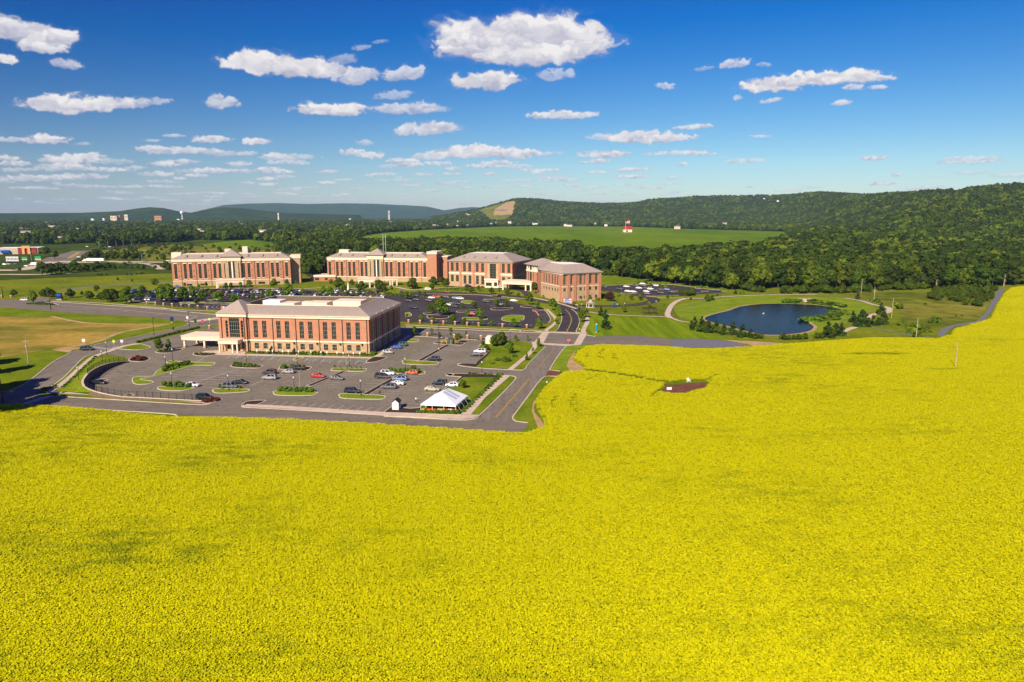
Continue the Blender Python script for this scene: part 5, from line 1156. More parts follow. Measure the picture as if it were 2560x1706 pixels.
# ---------------------------------------------------------------- the two hospital wings
def hospital(vw, A_, B_, top, label, strips, tower, D, right_block, ww=1.9):
    A, B = g(vw, *A_), g(vw, *B_); b = building('hospital_building', A, label); f = Fac(b, A, B); L = f.L; Ht = h_at(B, px(vw, 0, top)[1]); print(vw, L, Ht, f.ux)
    zc = Ht - 2.0; zb = Ht * .19
    z1 = np.mean([f.hit(vw, a, ya)[1] for a, ya, c, yb in strips]); z0 = np.mean([f.hit(vw, c, yb)[1] for a, ya, c, yb in strips])
    for a, ya, c, yb in strips: f.winpx(vw, a, ya, c, yb, ww, 2, 10, (round(z0, 2), round(z1, 2)))
    ta, tb = [f.hit(vw, tower[i], tower[2])[0] for i in (0, 1)]
    for x0, x1, y0, y1, c in tower[5]:
        s0, zt = f.hit(vw, x0, y0); s1, zz = f.hit(vw, x1, y1)
        if s0 < ta or s0 > tb: f.win(round(s0, 2), round(max(zz, .4), 2), round(s1 - s0, 2), round(zt - max(zz, .4), 2), c, 2)
    f.wall('stone_base', 0, L, 0, zb, m_stone); f.wall('brick_wall', 0, L, zb, zc, m_brick)
    for a, bb in ((0, ta), (tb, L)):
        f.band('cornice', a, bb, zc, Ht, -.2, .45, m_cream, 0); f.band('belt_course', a, bb, zb, zb + .5, -.1, .15, m_cream)
    cs = sorted([f.hit(vw, c, yb)[0] for a, ya, c, yb in strips])
    for i in range(len(cs) - 1):
        gap = cs[i + 1] - cs[i]
        if 5 < gap < 12:
            s = cs[i] + gap * .60; MB().box(s - .13, 0, .1, s + .13, .22, Ht - 1, T=f.M).build('downpipe', m_pipe, b)
            for zz in (z0 + 1.5, (z0 + z1) / 2, z1 - .5): MB().box(s - gap * .26 - .3, .0, zz, s - gap * .26 + .3, .12, zz + .6, T=f.M).build('square_vent', m_black, b)
    for s in cs:
        MB().box(s - ww / 2 - .3, .0, z0 - .5, s + ww / 2 + .3, .18, z0 - .04, T=f.M).build('window_sill', m_cream, b); MB().box(s - ww / 2 - .3, .0, z1 + .04, s + ww / 2 + .3, .18, z1 + .7, T=f.M).build('lintel', m_cream, b)
    r = Fac(b, B, B - f.n * D); r.wall('brick_wall', 0, D, 0, zc, m_brick); r.band('cornice', .47, D, zc, Ht, -.2, .42, m_cream)
    k = Fac(b, r.B, A - f.n * D); k.wall('brick_wall', 0, L, 0, Ht, m_brick); l = Fac(b, k.B, A); l.wall('brick_wall', 0, D, 0, Ht, m_brick)
    M = f.M @ Matrix.Scale(-1, 4, (0, 1, 0)); T = lambda x, y, z: tuple(M @ Vector((x, y, z))); q = MB(); o = .6; ins, hr = 7, 3.4
    P = [(-o, -o), (L + o, -o), (L + o, D + o), (-o, D + o)]; I = [(ins, ins), (L - ins, ins), (L - ins, D - ins), (ins, D - ins)]
    for i in range(4): j = (i + 1) % 4; q.quad(T(*P[i], Ht), T(*P[j], Ht), T(*I[j], Ht + hr), T(*I[i], Ht + hr)); q.quad(T(*I[j], Ht + hr), T(*I[i], Ht + hr), T(*I[i], Ht), T(*I[j], Ht))
    roof = q.build('roof', m_roof, b); MB().quad(*[T(*p_, Ht + .3) for p_ in I]).build('flat_roof', m_flat, b)
    cap = MB()
    for i in range(4): j = (i + 1) % 4; cap.tube([T(*I[i], Ht + hr), T(*I[j], Ht + hr)], .3, 4)
    cap.build('roof_edge_trim', m_cream, roof)
    for i in range(6):
        s = L * (.12 + .125 * i + (.14 if i > 2 else 0)); MB().tube([T(s, 1.5, Ht + .9), T(s, 4.5, Ht + 2.3)], [1.1, .9], 8).build('round_roof_vent', m_roof, roof)
    # entrance tower with pyramid roof
    tA, tB = f.A + f.ux * ta + f.n * 1.2, f.A + f.ux * tb + f.n * 1.2; t = Fac(b, tA, tB); TW_ = t.L; Tt = h_at(tA, px(vw, 0, tower[3])[1])
    for x0, x1, y0, y1, c in tower[5]:
        s0 = t.hit(vw, x0, (y0 + y1) / 2)[0]; zt = t.hit(vw, x0, y0)[1]; s1 = t.hit(vw, x1, (y0 + y1) / 2)[0]; zz = t.hit(vw, x1, y1)[1]
        if 0 < s0 < TW_: t.win(round(s0, 2), round(zz, 2), round(s1 - s0, 2), round(zt - zz, 2), c, 10)
    t.wall('tower_wall', 0, TW_, 0, Tt - 3.6, m_stone); t.band('tower_cornice', 0, TW_, Tt - 3.6, Tt, -.2, .3, m_cream, .3)
    for s, e in ((0, 1),): pass
    for X0 in (0, TW_): MB().box(X0 - .02, -9, 0, X0 + .02, -.02, Tt, T=t.M).build('tower_side', m_stone, b)
    if tower[6]: s = t.hit(vw, *tower[6])[0]; MB().box(s - .45, .02, z0, s + .45, .35, Tt - 4.2, T=t.M).build('white_pier', m_whp, b)
    TM = t.M @ Matrix.Scale(-1, 4, (0, 1, 0)); pk = h_at(tA - f.n * 7, px(vw, 0, tower[4])[1]); pyramid(b, TM, 0, 0, TW_, 13, Tt, pk, m_roof, over=1.3)
    MB().box(0, 9, Ht, TW_, 13, Tt, T=TM).build('tower_back', m_cream, b)
    return b, f, Ht, M, T, t, Tt
S1 = [(215,345,232,555),(350,342,363,552),(425,340,440,549),(555,337,570,546),(630,335,645,543),(762,332,775,541),(835,330,850,538),(1165,322,1183,527),(1240,320,1255,525),(1370,317,1383,523),(1440,315,1453,521),(1572,313,1583,517),(1642,311,1655,515),(1770,307,1780,511)]
b1, f1, H1, M1, T1, t1, Tt1 = hospital('Y1', (188,657), (1840,618), 250, 'five storey brick hospital wing, the leftmost of the large brick buildings', S1,
    (868, 1142, 500, 232, 140, [(963,1000,305,535,2),(1014,1050,303,533,2),(902,915,330,535,1),(1100,1113,325,530,1),(375,455,618,648,4),(565,622,612,640,3),(1378,1475,587,618,5),(1632,1685,583,612,3)], (1012,400)), 24, None)
MB().box(f1.L + .02, 7, 0, f1.L + 7, 24, H1 + 1.4, T=M1).build('end_stair_block', m_stone, b1); MB().box(f1.L - .3, 6.6, H1 - 1, f1.L + 7.4, 24.3, H1 + 1.5, T=M1).build('end_block_cornice', m_cream, b1)
for x0, x1, y0, z in ((-3, 4, 16, 4.2), (f1.L * .42, f1.L * .47, 15, 6.5), (f1.L * .575, f1.L * .62, 14, 8.2)): MB().box(x0, y0, H1 - 6 if x0 < 0 else H1, x1, y0 + 7, H1 + z, T=M1).build('roof_penthouse', m_cream, b1)
S2 = [(157,355,168,590),(278,355,290,592),(352,355,366,593),(478,356,490,594),(552,356,565,595),(678,357,690,598),(752,358,765,599),(1085,360,1097,602),(1160,361,1170,603),(1290,362,1298,606),(1367,362,1377,607),(1498,362,1505,607),(1577,363,1585,608),(1707,364,1715,610)]
b2, f2, H2, M2, T2, t2, Tt2 = hospital('Y2', (130,672), (1768,694), 300, 'five storey brick hospital wing in the middle, with fountain and canopies in front', S2,
    (786, 1045, 560, 243, 140, [(880,916,328,602,2),(934,969,326,602,2),(819,833,355,600,1),(1008,1022,355,600,1),(1325,1400,680,720,4),(70,125,640,665,3)], (922,400)), 24, None, ww=2.0)
MB().box(f2.L + .02, -1.5, 0, f2.L + 7.5, 17, H2 + 3.2, T=M2).build('end_stair_tower', m_brick, b2); MB().box(f2.L - .3, -1.9, H2 + 3.2, f2.L + 7.9, 17.4, H2 + 5.2, T=M2).build('end_tower_cornice', m_cream, b2); MB().box(f2.L - .02, -1.56, 0, f2.L + 7.56, 17.05, H2 * .24, T=M2).build('end_tower_stone_base', m_stone, b2)
MB().box(f2.L + 7.5, 8, 0, f2.L + 14, 24, H2 + .5, T=M2).build('rear_wing', m_brick, b2); MB().box(f2.L + 7.3, 7.7, H2 + .5, f2.L + 14.4, 24.3, H2 + 1.2, T=M2).build('rear_wing_cornice', m_cream, b2)
MB().box(5, 14, H2, 13, 21, H2 + 5.5, T=M2).build('roof_penthouse', m_cream, b2)
for x in (.505, .53): MB().tube([T2(f2.L * x, 16, H2), T2(f2.L * x, 16, H2 + 18)], .12, 5).build('antenna_mast', m_whp, b2)
def canopy(vw, lab, front, depth, zt, th, cols, name='entrance_canopy'):
    a, bb = g(vw, *front[0]), g(vw, *front[1]); o = thing(name, (a.x, a.y, 0), lab, 'canopy'); ux = (bb - a).normalized(); n = Vector((ux.y, -ux.x, 0)); M = Xf(Vector((0, 0, 0)), ux, n); L = (bb - a).length
    MB().box(-.6, -depth, zt - th, L + .6, .6, zt, T=M).build('canopy_roof', m_cream, o); MB().box(-.9, -depth, zt, L + .9, .9, zt + .35, T=M).build('roof_edge', m_cream, o)
    for c in cols:
        for y in (0, -depth * .55):
            MB().box(L * c - .5, y - .5, 0, L * c + .5, y + .5, zt - th, T=M).build('column', m_cream, o)
    return o
canopy('Y1', 'wide cream entrance canopy at the foot of the leftmost hospital wing', ((800,683),(1165,672)), 13, 5.6, 1.8, (0, .45, 1))
canopy('Y2', 'tall cream drop-off canopy in front of the middle hospital wing, nearest the fountain', ((640,785),(895,780)), 13, 6.4, 2.4, (.0, .68, 1))
canopy('Y2', 'lower curved cream canopy beside the tall one at the middle hospital wing', ((1010,752),(1255,745)), 8, 5.4, 1.4, (.55, .7, 1))
# low link between the two wings
a = g('Y1', 2110, 580); bb = g('Y1', 2460, 580); lk = building('link_building', a, 'low single storey brick link between the two hospital wings'); f = Fac(lk, a, bb)
for x0, x1 in ((2170,2232),(2305,2350)): s0, zt = f.hit('Y1', x0, 533); s1, zz = f.hit('Y1', x1, 568); f.win(round(s0, 2), round(zz, 2), round(s1 - s0, 2), round(zt - zz, 2), 4, 2)
hl = h_at(a, px('Y1', 0, 492)[1]); f.wall('brick_wall', 0, f.L, 0, hl - 1.6, m_brickd); f.band('cornice', 0, f.L, hl - 1.6, hl, -.2, .3, m_cream, .2); MB().box(0, -16, hl - .3, f.L, -.2, hl - .1, T=f.M).build('flat_roof', m_flat, lk); MB().box(0, -16, 0, .3, -.05, hl - .3, T=f.M).build('side_wall', m_brickd, lk)

# ---------------------------------------------------------------- outpatient building: two wings and a corner tower
def wing(name, lab, A, B, D, Ht, zb, ups, ins=9, hr=5.0, zc=1.0, base=m_stone):
    b = building(name, A, lab); f = Fac(b, A, B); return b, f
A, B = g('Y3', 122, 612), g('Y3', 966, 648); b3 = building('clinic_building', A, 'two storey brick clinic wing with broad hipped grey roof and cream entrance box'); f = Fac(b3, A, B); Ht3 = h_at(B, px('Y3', 0, 300)[1]); D3 = 38; print('B3', f.L, Ht3)
zm0, zm1 = f.hit('Y3', 960, 480)[1], f.hit('Y3', 960, 457)[1]
def pxwin(f, vw, rects, c, r, ):
    for x0, y0, x1, y1 in rects:
        s0, zt = f.hit(vw, x0, (y0 + y1) / 2)[0], f.hit(vw, x0, y0)[1]; s1, zz = f.hit(vw, x1, (y0 + y1) / 2)[0], f.hit(vw, x1, y1)[1]
        f.win(round(s0, 2), round(max(zz, .3), 2), round(s1 - s0, 2), round(zt - max(zz, .3), 2), c, r)
pxwin(f, 'Y3', [(145,303,182,415),(212,305,248,418),(308,308,345,423),(378,310,415,425),(478,313,515,428),(550,315,587,431),(827,322,865,443),(900,324,940,445)], 3, 6)
pxwin(f, 'Y3', [(147,468,183,556),(214,470,251,558),(315,475,352,588),(383,476,420,590),(482,480,518,594),(552,484,590,598),(829,497,868,560),(903,500,942,562)], 3, 5)
pxwin(f, 'Y3', [(665,320,748,520)], 5, 9)
sa, sb = f.hit('Y3', 630, 450)[0], f.hit('Y3', 786, 450)[0]
f.wall('stone_base', 0, sa, 0, zm0, m_stone); f.wall('stone_base', sb, f.L, 0, zm0, m_stone); f.wall('brick_wall', 0, sa, zm0, Ht3 - 1, m_brick); f.wall('brick_wall', sb, f.L, zm0, Ht3 - 1, m_brick); f.wall('stone_bay', sa, sb, 0, Ht3 - 1, m_stone)
f.band('belt_course', 0, sa, zm0, zm1, -.1, .2, m_cream); f.band('belt_course', sb, f.L, zm0, zm1, -.1, .2, m_cream); f.band('cornice', 0, f.L, Ht3 - 1, Ht3, -.2, .4, m_cream, .4)
for x in (275, 450, 615, 795): s = f.hit('Y3', x, 450)[0]; MB().box(s - .9, .02, 0, s + .9, .35, Ht3 - 1.02, T=f.M).build('brick_pier', m_brick, b3)
R = Fac(b3, B, B - f.n * D3)
for i in range(4):
    for z0, z1 in ((1, zm0 - .8), (zm1 + 1, Ht3 - 2)): R.win(2.5 + i * 9, round(z0, 2), 2.0, round(z1 - z0, 2), 2, 5); R.win(6.3 + i * 9, round(z0, 2), 2.0, round(z1 - z0, 2), 2, 5)
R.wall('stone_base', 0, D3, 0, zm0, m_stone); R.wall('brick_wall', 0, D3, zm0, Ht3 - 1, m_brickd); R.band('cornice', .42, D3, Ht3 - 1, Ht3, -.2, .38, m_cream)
k = Fac(b3, R.B, A - f.n * D3); k.wall('brick_wall', 0, k.L, 0, Ht3, m_brick); l = Fac(b3, k.B, A); l.wall('brick_wall', 0, l.L, 0, Ht3, m_brick)
M3 = f.M @ Matrix.Scale(-1, 4, (0, 1, 0)); pyramid(b3, M3, 0, 0, f.L, D3, Ht3, Ht3 + 5.4, m_roof, over=1.2, ins=13, flat=m_whroof)
for i in range(4): MB().tube([tuple(M3 @ Vector((f.L * (.2 + i * .17), 3, Ht3 + 1.6))), tuple(M3 @ Vector((f.L * (.2 + i * .17), 6.2, Ht3 + 2.9)))], [1.2, 1.0], 8).build('round_roof_vent', m_roof, b3)
# cream entrance box
a = g('Y3', 600, 640); bb = g('Y3', 775, 645); e = thing('entrance_pavilion', (a.x, a.y, 0), 'small cream glazed entrance box in front of the two storey clinic wing', 'entrance'); fe = Fac(e, a, bb)
pxwin(fe, 'Y3', [(612,570,692,618)], 6, 2); pxwin(fe, 'Y3', [(722,568,765,622)], 3, 2); he = h_at(a, px('Y3', 0, 520)[1]); fe.wall('front_wall', 0, fe.L, 0, he - 1, m_cream); fe.band('cornice', 0, fe.L, he - 1, he, -.2, .4, m_whp, .4)
MB().box(0, -7, 0, .2, -.02, he - .2, T=fe.M).build('side_wall', m_cream, e); MB().box(fe.L - .2, -7, 0, fe.L, -.02, he - .2, T=fe.M).build('side_wall', m_cream, e); MB().box(.2, -7, he - .5, fe.L - .2, -.2, he - .25, T=fe.M).build('flat_roof', m_whroof, e)
canopy('Y3', 'long pale drop-off canopy on cream columns between the two clinic wings', ((845,668),(1215,685)), 14, 6.2, 2.0, (0, .82, 1))
# right wing
A4, B4, C4 = g('Y3', 1350, 758), g('Y3', 1640, 829), g('Y3', 2150, 797); b4 = building('clinic_building', B4, 'three storey brick clinic wing at the corner, with stepped brick piers and grey hipped roof')
Ht4 = h_at(B4, px('Y3', 0, 448)[1]); fl, fr = Fac(b4, A4, B4), Fac(b4, B4, C4); print('B4', fl.L, fr.L, Ht4, fl.ux.dot(fr.ux))
z1 = fr.hit('Y3', 1900, 612)[1]; z0 = fr.hit('Y3', 1900, 622)[1]
pxwin(fr, 'Y3', [(1650,476,1680,600),(1735,472,1768,597),(1818,470,1832,595),(1865,465,1897,590),(1927,462,1943,588),(1993,457,2026,580),(2075,452,2106,577)], 2, 7)
pxwin(fr, 'Y3', [(1733,645,1768,688),(1650,650,1682,692),(1817,640,1832,682),(1865,637,1897,680),(1927,633,1943,678),(1992,628,2025,670),(2073,622,2105,668)], 2, 2)
pxwin(fr, 'Y3', [(1865,748,1897,790),(1927,745,1943,788),(1990,738,2025,782),(2073,733,2105,775)], 2, 2)
pxwin(fl, 'Y3', [(1382,447,1396,562),(1415,452,1430,567),(1450,456,1465,575),(1492,463,1508,587),(1528,470,1545,595),(1565,476,1580,602)], 1, 7)
pxwin(fl, 'Y3', [(1382,613,1396,655),(1415,620,1430,662),(1450,628,1465,668),(1492,637,1508,680),(1528,645,1545,688),(1565,650,1580,695)], 1, 2)
for q in (fl, fr):
    q.wall('stone_base', 0, q.L, 0, z0, m_stone); q.wall('brick_wall', 0, q.L, z0, Ht4 - 1, m_brick); q.band('belt_course', 0, q.L, z0, z1, -.1, .18 if q is fl else .2, m_cream); q.band('cornice', 0, q.L, Ht4 - 1.1, Ht4, -.2, .4 if q is fl else .45, m_cream, .3 if q is fr else 0)
for x, q in ((1720,fr),(1805,fr),(1970,fr),(2135,fr),(1620,fl)): s = q.hit('Y3', x, 560)[0]; MB().box(s - .9, .05, 0, s + .9, .5, Ht4 - 1.12, T=q.M).build('brick_pier', m_brick, b4)
n_ = fr.n * 30; P4 = [A4, B4, C4, C4 - n_, A4 - fl.n * 4 + (C4 - B4) * .1 - n_ * .6]
for q in (Fac(b4, C4, C4 - n_), Fac(b4, C4 - n_, P4[4]), Fac(b4, P4[4], A4)): q.wall('brick_wall', 0, q.L, 0, Ht4, m_brick)
q = MB(); O4 = Vector(b4.location); cen = sum(P4, Vector()) / 5
def ow(p, k): d_ = (p - cen); return p + d_.normalized() * k
out = [ow(p, 1.4) for p in P4]; inn = [p.lerp(cen, .46) for p in P4]
for i in range(5): j = (i + 1) % 5; q.quad((*(out[i] - O4).xy, Ht4), (*(out[j] - O4).xy, Ht4), (*(inn[j] - O4).xy, Ht4 + 4.6), (*(inn[i] - O4).xy, Ht4 + 4.6)); q.quad((*(out[i] - O4).xy, Ht4 - .25), (*(out[j] - O4).xy, Ht4 - .25), (*(out[j] - O4).xy, Ht4), (*(out[i] - O4).xy, Ht4))
q.build('roof', m_roof, b4); MB().quad(*[(*(p - O4).xy, Ht4 + 4.62) for p in inn]).build('flat_roof', m_whroof, b4)
# corner tower
A5 = g('Y3', 1158, 660); B5 = g('Y3', 1350, 700); b5 = building('clinic_tower', A5, 'square stair tower with cream top and pyramid roof joining the two clinic wings', 'tower'); f5 = Fac(b5, A5, B5); H5 = h_at(A5, px('Y3', 0, 318)[1]); print('B5', f5.L, H5)
pxwin(f5, 'Y3', [(1175,340,1188,378),(1240,350,1250,388),(1293,350,1322,388),(1198,340,1226,555),(1175,430,1186,545),(1240,440,1251,560),(1293,440,1325,565)], 1, 3)
zt = f5.hit('Y3', 1250, 418)[1]; f5.wall('brick_wall', 0, f5.L, 0, zt, m_brick); f5.wall('cream_wall', 0, f5.L, zt, H5, m_cream); f5.band('belt_course', 0, f5.L, zt - .6, zt + .6, -.1, .35, m_cream, .3); f5.band('eaves', 0, f5.L, H5 - .6, H5, -.2, .4, m_cream, .4)
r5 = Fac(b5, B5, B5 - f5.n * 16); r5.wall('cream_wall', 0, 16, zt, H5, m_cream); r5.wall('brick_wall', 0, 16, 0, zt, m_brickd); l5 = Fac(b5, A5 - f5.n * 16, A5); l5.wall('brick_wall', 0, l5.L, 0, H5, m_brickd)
M5 = f5.M @ Matrix.Scale(-1, 4, (0, 1, 0)); pyramid(b5, M5, 0, 0, f5.L, 16, H5, h_at(A5 - f5.n * 8, px('Y3', 0, 236)[1]), m_roof, over=1.6)
# ================================================================== VEHICLES
m_tyre = mat('tyre_rubber', (.012,.012,.012), .8, var=0); m_rim = mat('alloy_rim', (.35,.34,.33), .3, var=0, metal=.8)
m_cglass = mat('car_glass', (.010,.012,.014), .08, var=0, spec=.5); m_hl = mat('headlight_lens', (.6,.6,.58), .2, var=0); m_tl = mat('tail_light', (.35,.01,.01), .3, var=0)
PAINT = dict(white=(.72,.70,.66), silver=(.36,.35,.34), grey=(.14,.135,.13), black=(.010,.010,.011), red=(.48,.010,.008), blue=(.01,.07,.42), paleblue=(.16,.24,.40), green=(.01,.09,.07), orange=(.62,.11,.02), tan=(.45,.38,.27), darkred=(.12,.01,.012), brown=(.06,.045,.04))
CN = dict(paleblue='pale blue', darkred='dark red', green='dark green')
def paint(c):
    n = 'car_paint_' + c
    if n not in MT:
        m = mat(n, PAINT[c], .32, var=0, metal=.25 if c in ('silver', 'grey', 'paleblue', 'brown') else 0, spec=.5); m.node_tree.nodes['Principled BSDF'].inputs['Coat Weight'].default_value = .6
    return MT[n]
CT = {  # length, width, height, lower body [(x, zbottom, ztop)], cabin (x base rear, x roof rear, x roof front, x base front)
 'sedan': (4.75, 1.84, 1.45, [(-2.37,.40,.78),(-2.25,.28,.98),(-1.5,.24,1.03),(-.2,.22,.98),(.9,.22,.95),(1.9,.25,.82),(2.3,.30,.70),(2.37,.40,.60)], (-1.75,-1.0,.25,1.15)),
 'suv': (4.75, 1.94, 1.76, [(-2.37,.45,.95),(-2.3,.32,1.12),(-1.5,.28,1.14),(0,.27,1.12),(1.0,.27,1.10),(2.0,.30,1.0),(2.32,.34,.85),(2.37,.45,.70)], (-2.25,-1.95,.35,1.15)),
 'hatchback': (4.2, 1.80, 1.52, [(-2.1,.40,.90),(-2.0,.28,1.02),(-1.2,.24,1.02),(0,.23,1.0),(.9,.23,.98),(1.7,.26,.86),(2.05,.32,.70),(2.1,.40,.62)], (-1.95,-1.45,.25,1.10)),
 'minivan': (5.1, 1.98, 1.80, [(-2.55,.40,1.0),(-2.45,.28,1.12),(-1.5,.25,1.12),(0,.24,1.08),(1.2,.24,1.02),(2.1,.27,.88),(2.5,.32,.72),(2.55,.40,.62)], (-2.42,-2.15,.55,1.65)),
 'pickup': (5.5, 1.95, 1.85, [(-2.75,.5,1.1),(-2.7,.42,1.15),(-.6,.38,1.15),(.2,.36,1.15),(1.2,.36,1.15),(2.3,.38,1.08),(2.7,.42,.95),(2.75,.5,.8)], (-.7,-.5,.55,1.2))}
CM = {}
def car_meshes(ty, col):
    k = (ty, col)
    if k in CM: return CM[k]
    Ln, Wd, Hh, st, cab = CT[ty]; hw = Wd / 2; P = paint(col); b = MB(); n = len(st)
    for x, z0, z1 in st:
        e = 1 - .10 * max(0, (abs(x) / (Ln / 2)) ** 4 * 1.6); w = hw * e; zm = z0 + (z1 - z0) * .55
        b.v += [(x, -w * .92, z0), (x, -w, z0 + .12), (x, -w, zm), (x, -w * .90, z1), (x, -w * .5, z1 + .03), (x, w * .5, z1 + .03), (x, w * .90, z1), (x, w, zm), (x, w, z0 + .12), (x, w * .92, z0)]
    for i in range(n - 1):
        for j in range(10): a = i * 10 + j; c = i * 10 + (j + 1) % 10; b.f.append((a, a + 10, c + 10, c)); b.m.append(0)
    b.f.append(tuple(range(10))); b.m.append(0); b.f.append(tuple(reversed(range((n - 1) * 10, n * 10)))); b.m.append(0)
    zt = Hh; zb_ = st[3][2] - .02; xr, xa, xf, xw = cab; wb, wt = hw * .90, hw * .70
    # roof panel and pillars in body colour
    b.quad((xa - .05, -wt, zt - .05), (xf + .05, -wt, zt - .06), (xf + .05, wt, zt - .06), (xa - .05, wt, zt - .05)); b.box(xa + .05, -wt * .92, zt - .05, xf - .05, wt * .92, zt)
    for s in (-1, 1):
        for (x0, x1, w0) in ((xr, xa, .16), (xw, xf, .13), ((xr + xw) / 2 - .15, (xa + xf) / 2, .08)):
            b.quad((x0 - w0, s * wb, zb_), (x0 + w0, s * wb, zb_), (x1 + w0, s * (wt + .015), zt - .05), (x1 - w0, s * (wt + .015), zt - .05))
    body = b.mesh('body', P)
    q = MB(); A = [(xr, zb_), (xw, zb_), (xf, zt - .07), (xa, zt - .07)]
    for s in (-1, 1): q.quad(*[(x, s * (wb - .02 if z == zb_ else wt - .02), z) for x, z in (A if s < 0 else A[::-1])])
    q.quad((xw, -wb, zb_), (xw, wb, zb_), (xf, wt, zt - .06), (xf, -wt, zt - .06)); q.quad((xr, wb, zb_), (xr, -wb, zb_), (xa, -wt, zt - .06), (xa, wt, zt - .06))
    glass = q.mesh('glass', m_cglass)
    wh = MB(); wh.tube([(0, -.11, 0), (0, .11, 0)], .34, 14); wheel = wh.mesh('wheel', m_tyre); rm = MB(); rm.tube([(0, -.118, 0), (0, .118, 0)], .21, 10); rim = rm.mesh('rim', m_rim)
    L0 = MB(); L0.box(Ln / 2 - .16, -.17, 0, Ln / 2 - .02, .17, .14); hl = L0.mesh('headlight', m_hl); L1 = MB(); L1.box(-Ln / 2 + .02, -.14, 0, -Ln / 2 + .14, .14, .2); tl = L1.mesh('tail_light', m_tl)
    # one joined mesh for cars too small to show their parts
    far = MB(); far.v = list(b.v); far.f = list(b.f); far.m = [0] * len(b.f)
    for (src, mi) in ((q, 1),):
        o = len(far.v); far.v += src.v; far.f += [tuple(o + i for i in f) for f in src.f]; far.m += [mi] * len(src.f)
    far.cur = 2
    for x in (-Ln * .30, Ln * .31):
        for s in (-1, 1): far.tube([(x, s * (hw - .2), .33), (x, s * (hw + .01), .33)], .33, 10)
    CM[k] = (body, glass, wheel, rim, hl, tl, far.mesh('car', [P, m_cglass, m_tyre])); return CM[k]
def car(vw, x, y, ty, col, ang, where, far=False, group=None, p=None, rack=False):
    p = p or g(vw, x, y); body, glass, wheel, rim, hl, tl, fm = car_meshes(ty, col); Ln, Wd = CT[ty][:2]; u = upx(p)[0]; z = p[2] if p[2] else .04
    lab = '%s %s %s' % (CN.get(col, col), ty if ty != 'suv' else 'SUV', where)
    if far:
        o = link('car', fm, None, None, None, 'car', group, (p[0], p[1], z), ang); auto(o, lab, u); return o
    o = thing('parked_car', (p[0], p[1], z), '', 'car', group, ang); link('body', body, o); link('glass', glass, o)
    for xx in (-Ln * .30, Ln * .31):
        for s in (-1, 1): w = link('wheel', wheel, o, loc=(xx, s * (Wd / 2 - .11), .34)); link('rim', rim, w)
    st = CT[ty][3]
    for s in (-1, 1): link('headlight', hl, o, loc=(0, s * Wd * .33, st[-3][2] - .22)); link('tail_light', tl, o, loc=(0, s * Wd * .38, st[1][2] - .30))
    if rack:
        r = MB(); [r.box(-1.6, s * .62 - .03, CT[ty][2] + .02, .2, s * .62 + .03, CT[ty][2] + .08) for s in (-1, 1)]; r.build('roof_rack', m_black, o)
    auto(o, lab, u); return o
BA = math.atan2(NF.ux.y, NF.ux.x); E, Wt = BA, BA + math.pi
GN_ = 'cars parked in the near lot'
for a in [('Z1',727,908,'suv','brown',Wt,'parked behind the pale grey one in the lot'),('Z1',735,962,'suv','silver',Wt,'in the left middle of the near lot'),('Z1',930,897,'hatchback','silver',Wt,'parked beside the shrub island with the black pickup'),
  ('Z1',1028,862,'pickup','black',Wt,'parked against the shrub island before the office building'),('Z1',1240,942,'sedan','red',E,'parked beside the diagonal mulch strip'),('Z1',1435,967,'sedan','grey',E,'parked across the mulch strip from the red car'),
  ('Z1',425,1008,'sedan','black',E,'parked behind the grey SUV near the grass island'),('Z1',322,1052,'suv','grey',E,'parked by the grass island with lamp and small tree'),('Z1',1600,1106,'suv','black',E,'parked at the corner of the long grass island'),
  ('Z1',1975,915,'suv','white',E,'parked next to the dark minivan'),('Z1',1915,950,'minivan','brown',E,'parked next to the white SUV'),('Z1',2225,907,'hatchback','orange',Wt,'parked by the shrub island'),('Z1',2100,975,'suv','paleblue',Wt,'parked right of the mulch strip'),
  ('Z1',2070,1020,'sedan','white',Wt,'parked between the pale blue and grey cars'),('Z1',1985,1060,'suv','grey',Wt,'parked lowest in the right row of three'),('Z1',1975,690,'hatchback','silver',E,'parked on the hatching right of the office building'),
  ('Z1',2062,640,'hatchback','blue',Wt,'parked in the shadow edge right of the office building'),('Z1',2115,612,'suv','green',Wt,'parked beside the bright blue hatchback'),('Z4',630,645,'suv','black',Wt,'parked behind the white tent'),
  ('Z4',545,712,'sedan','tan',E,'parked half hidden left of the white tent'),('Z4',1085,283,'suv','white',Wt,'parked beside the sloping lawn'),('Z4',1043,322,'sedan','black',Wt,'parked just below the white SUV by the lawn'),
  ('Z4',560,372,'suv','black',Wt,'parked behind the grass island with a lamp'),('Z4',770,665,'hatchback','white',Wt,'parked behind the tent roof'),('Z2',2020,1037,'sedan','white',E,'parked beside clipped shrubs on the left island'),
  ('Z2',1040,1010,'sedan','black',E,'parked in the shade of the curved wall'),('Z2',2150,1172,'suv','black',E,'parked at the near end of the metal fence')]:
    car(*a, group=GN_, rack=(a[3] == 'suv' and a[1] % 2 == 1))
car('Z2', 915, 657, 'suv', 'black', math.radians(8), 'driving on the left side road'); car('Z2', 258, 135, 'minivan', 'white', math.radians(176), 'driving on the main road at the left edge', far=True)
GD = 'cars in the dark upper lot'; DA = math.radians(70)
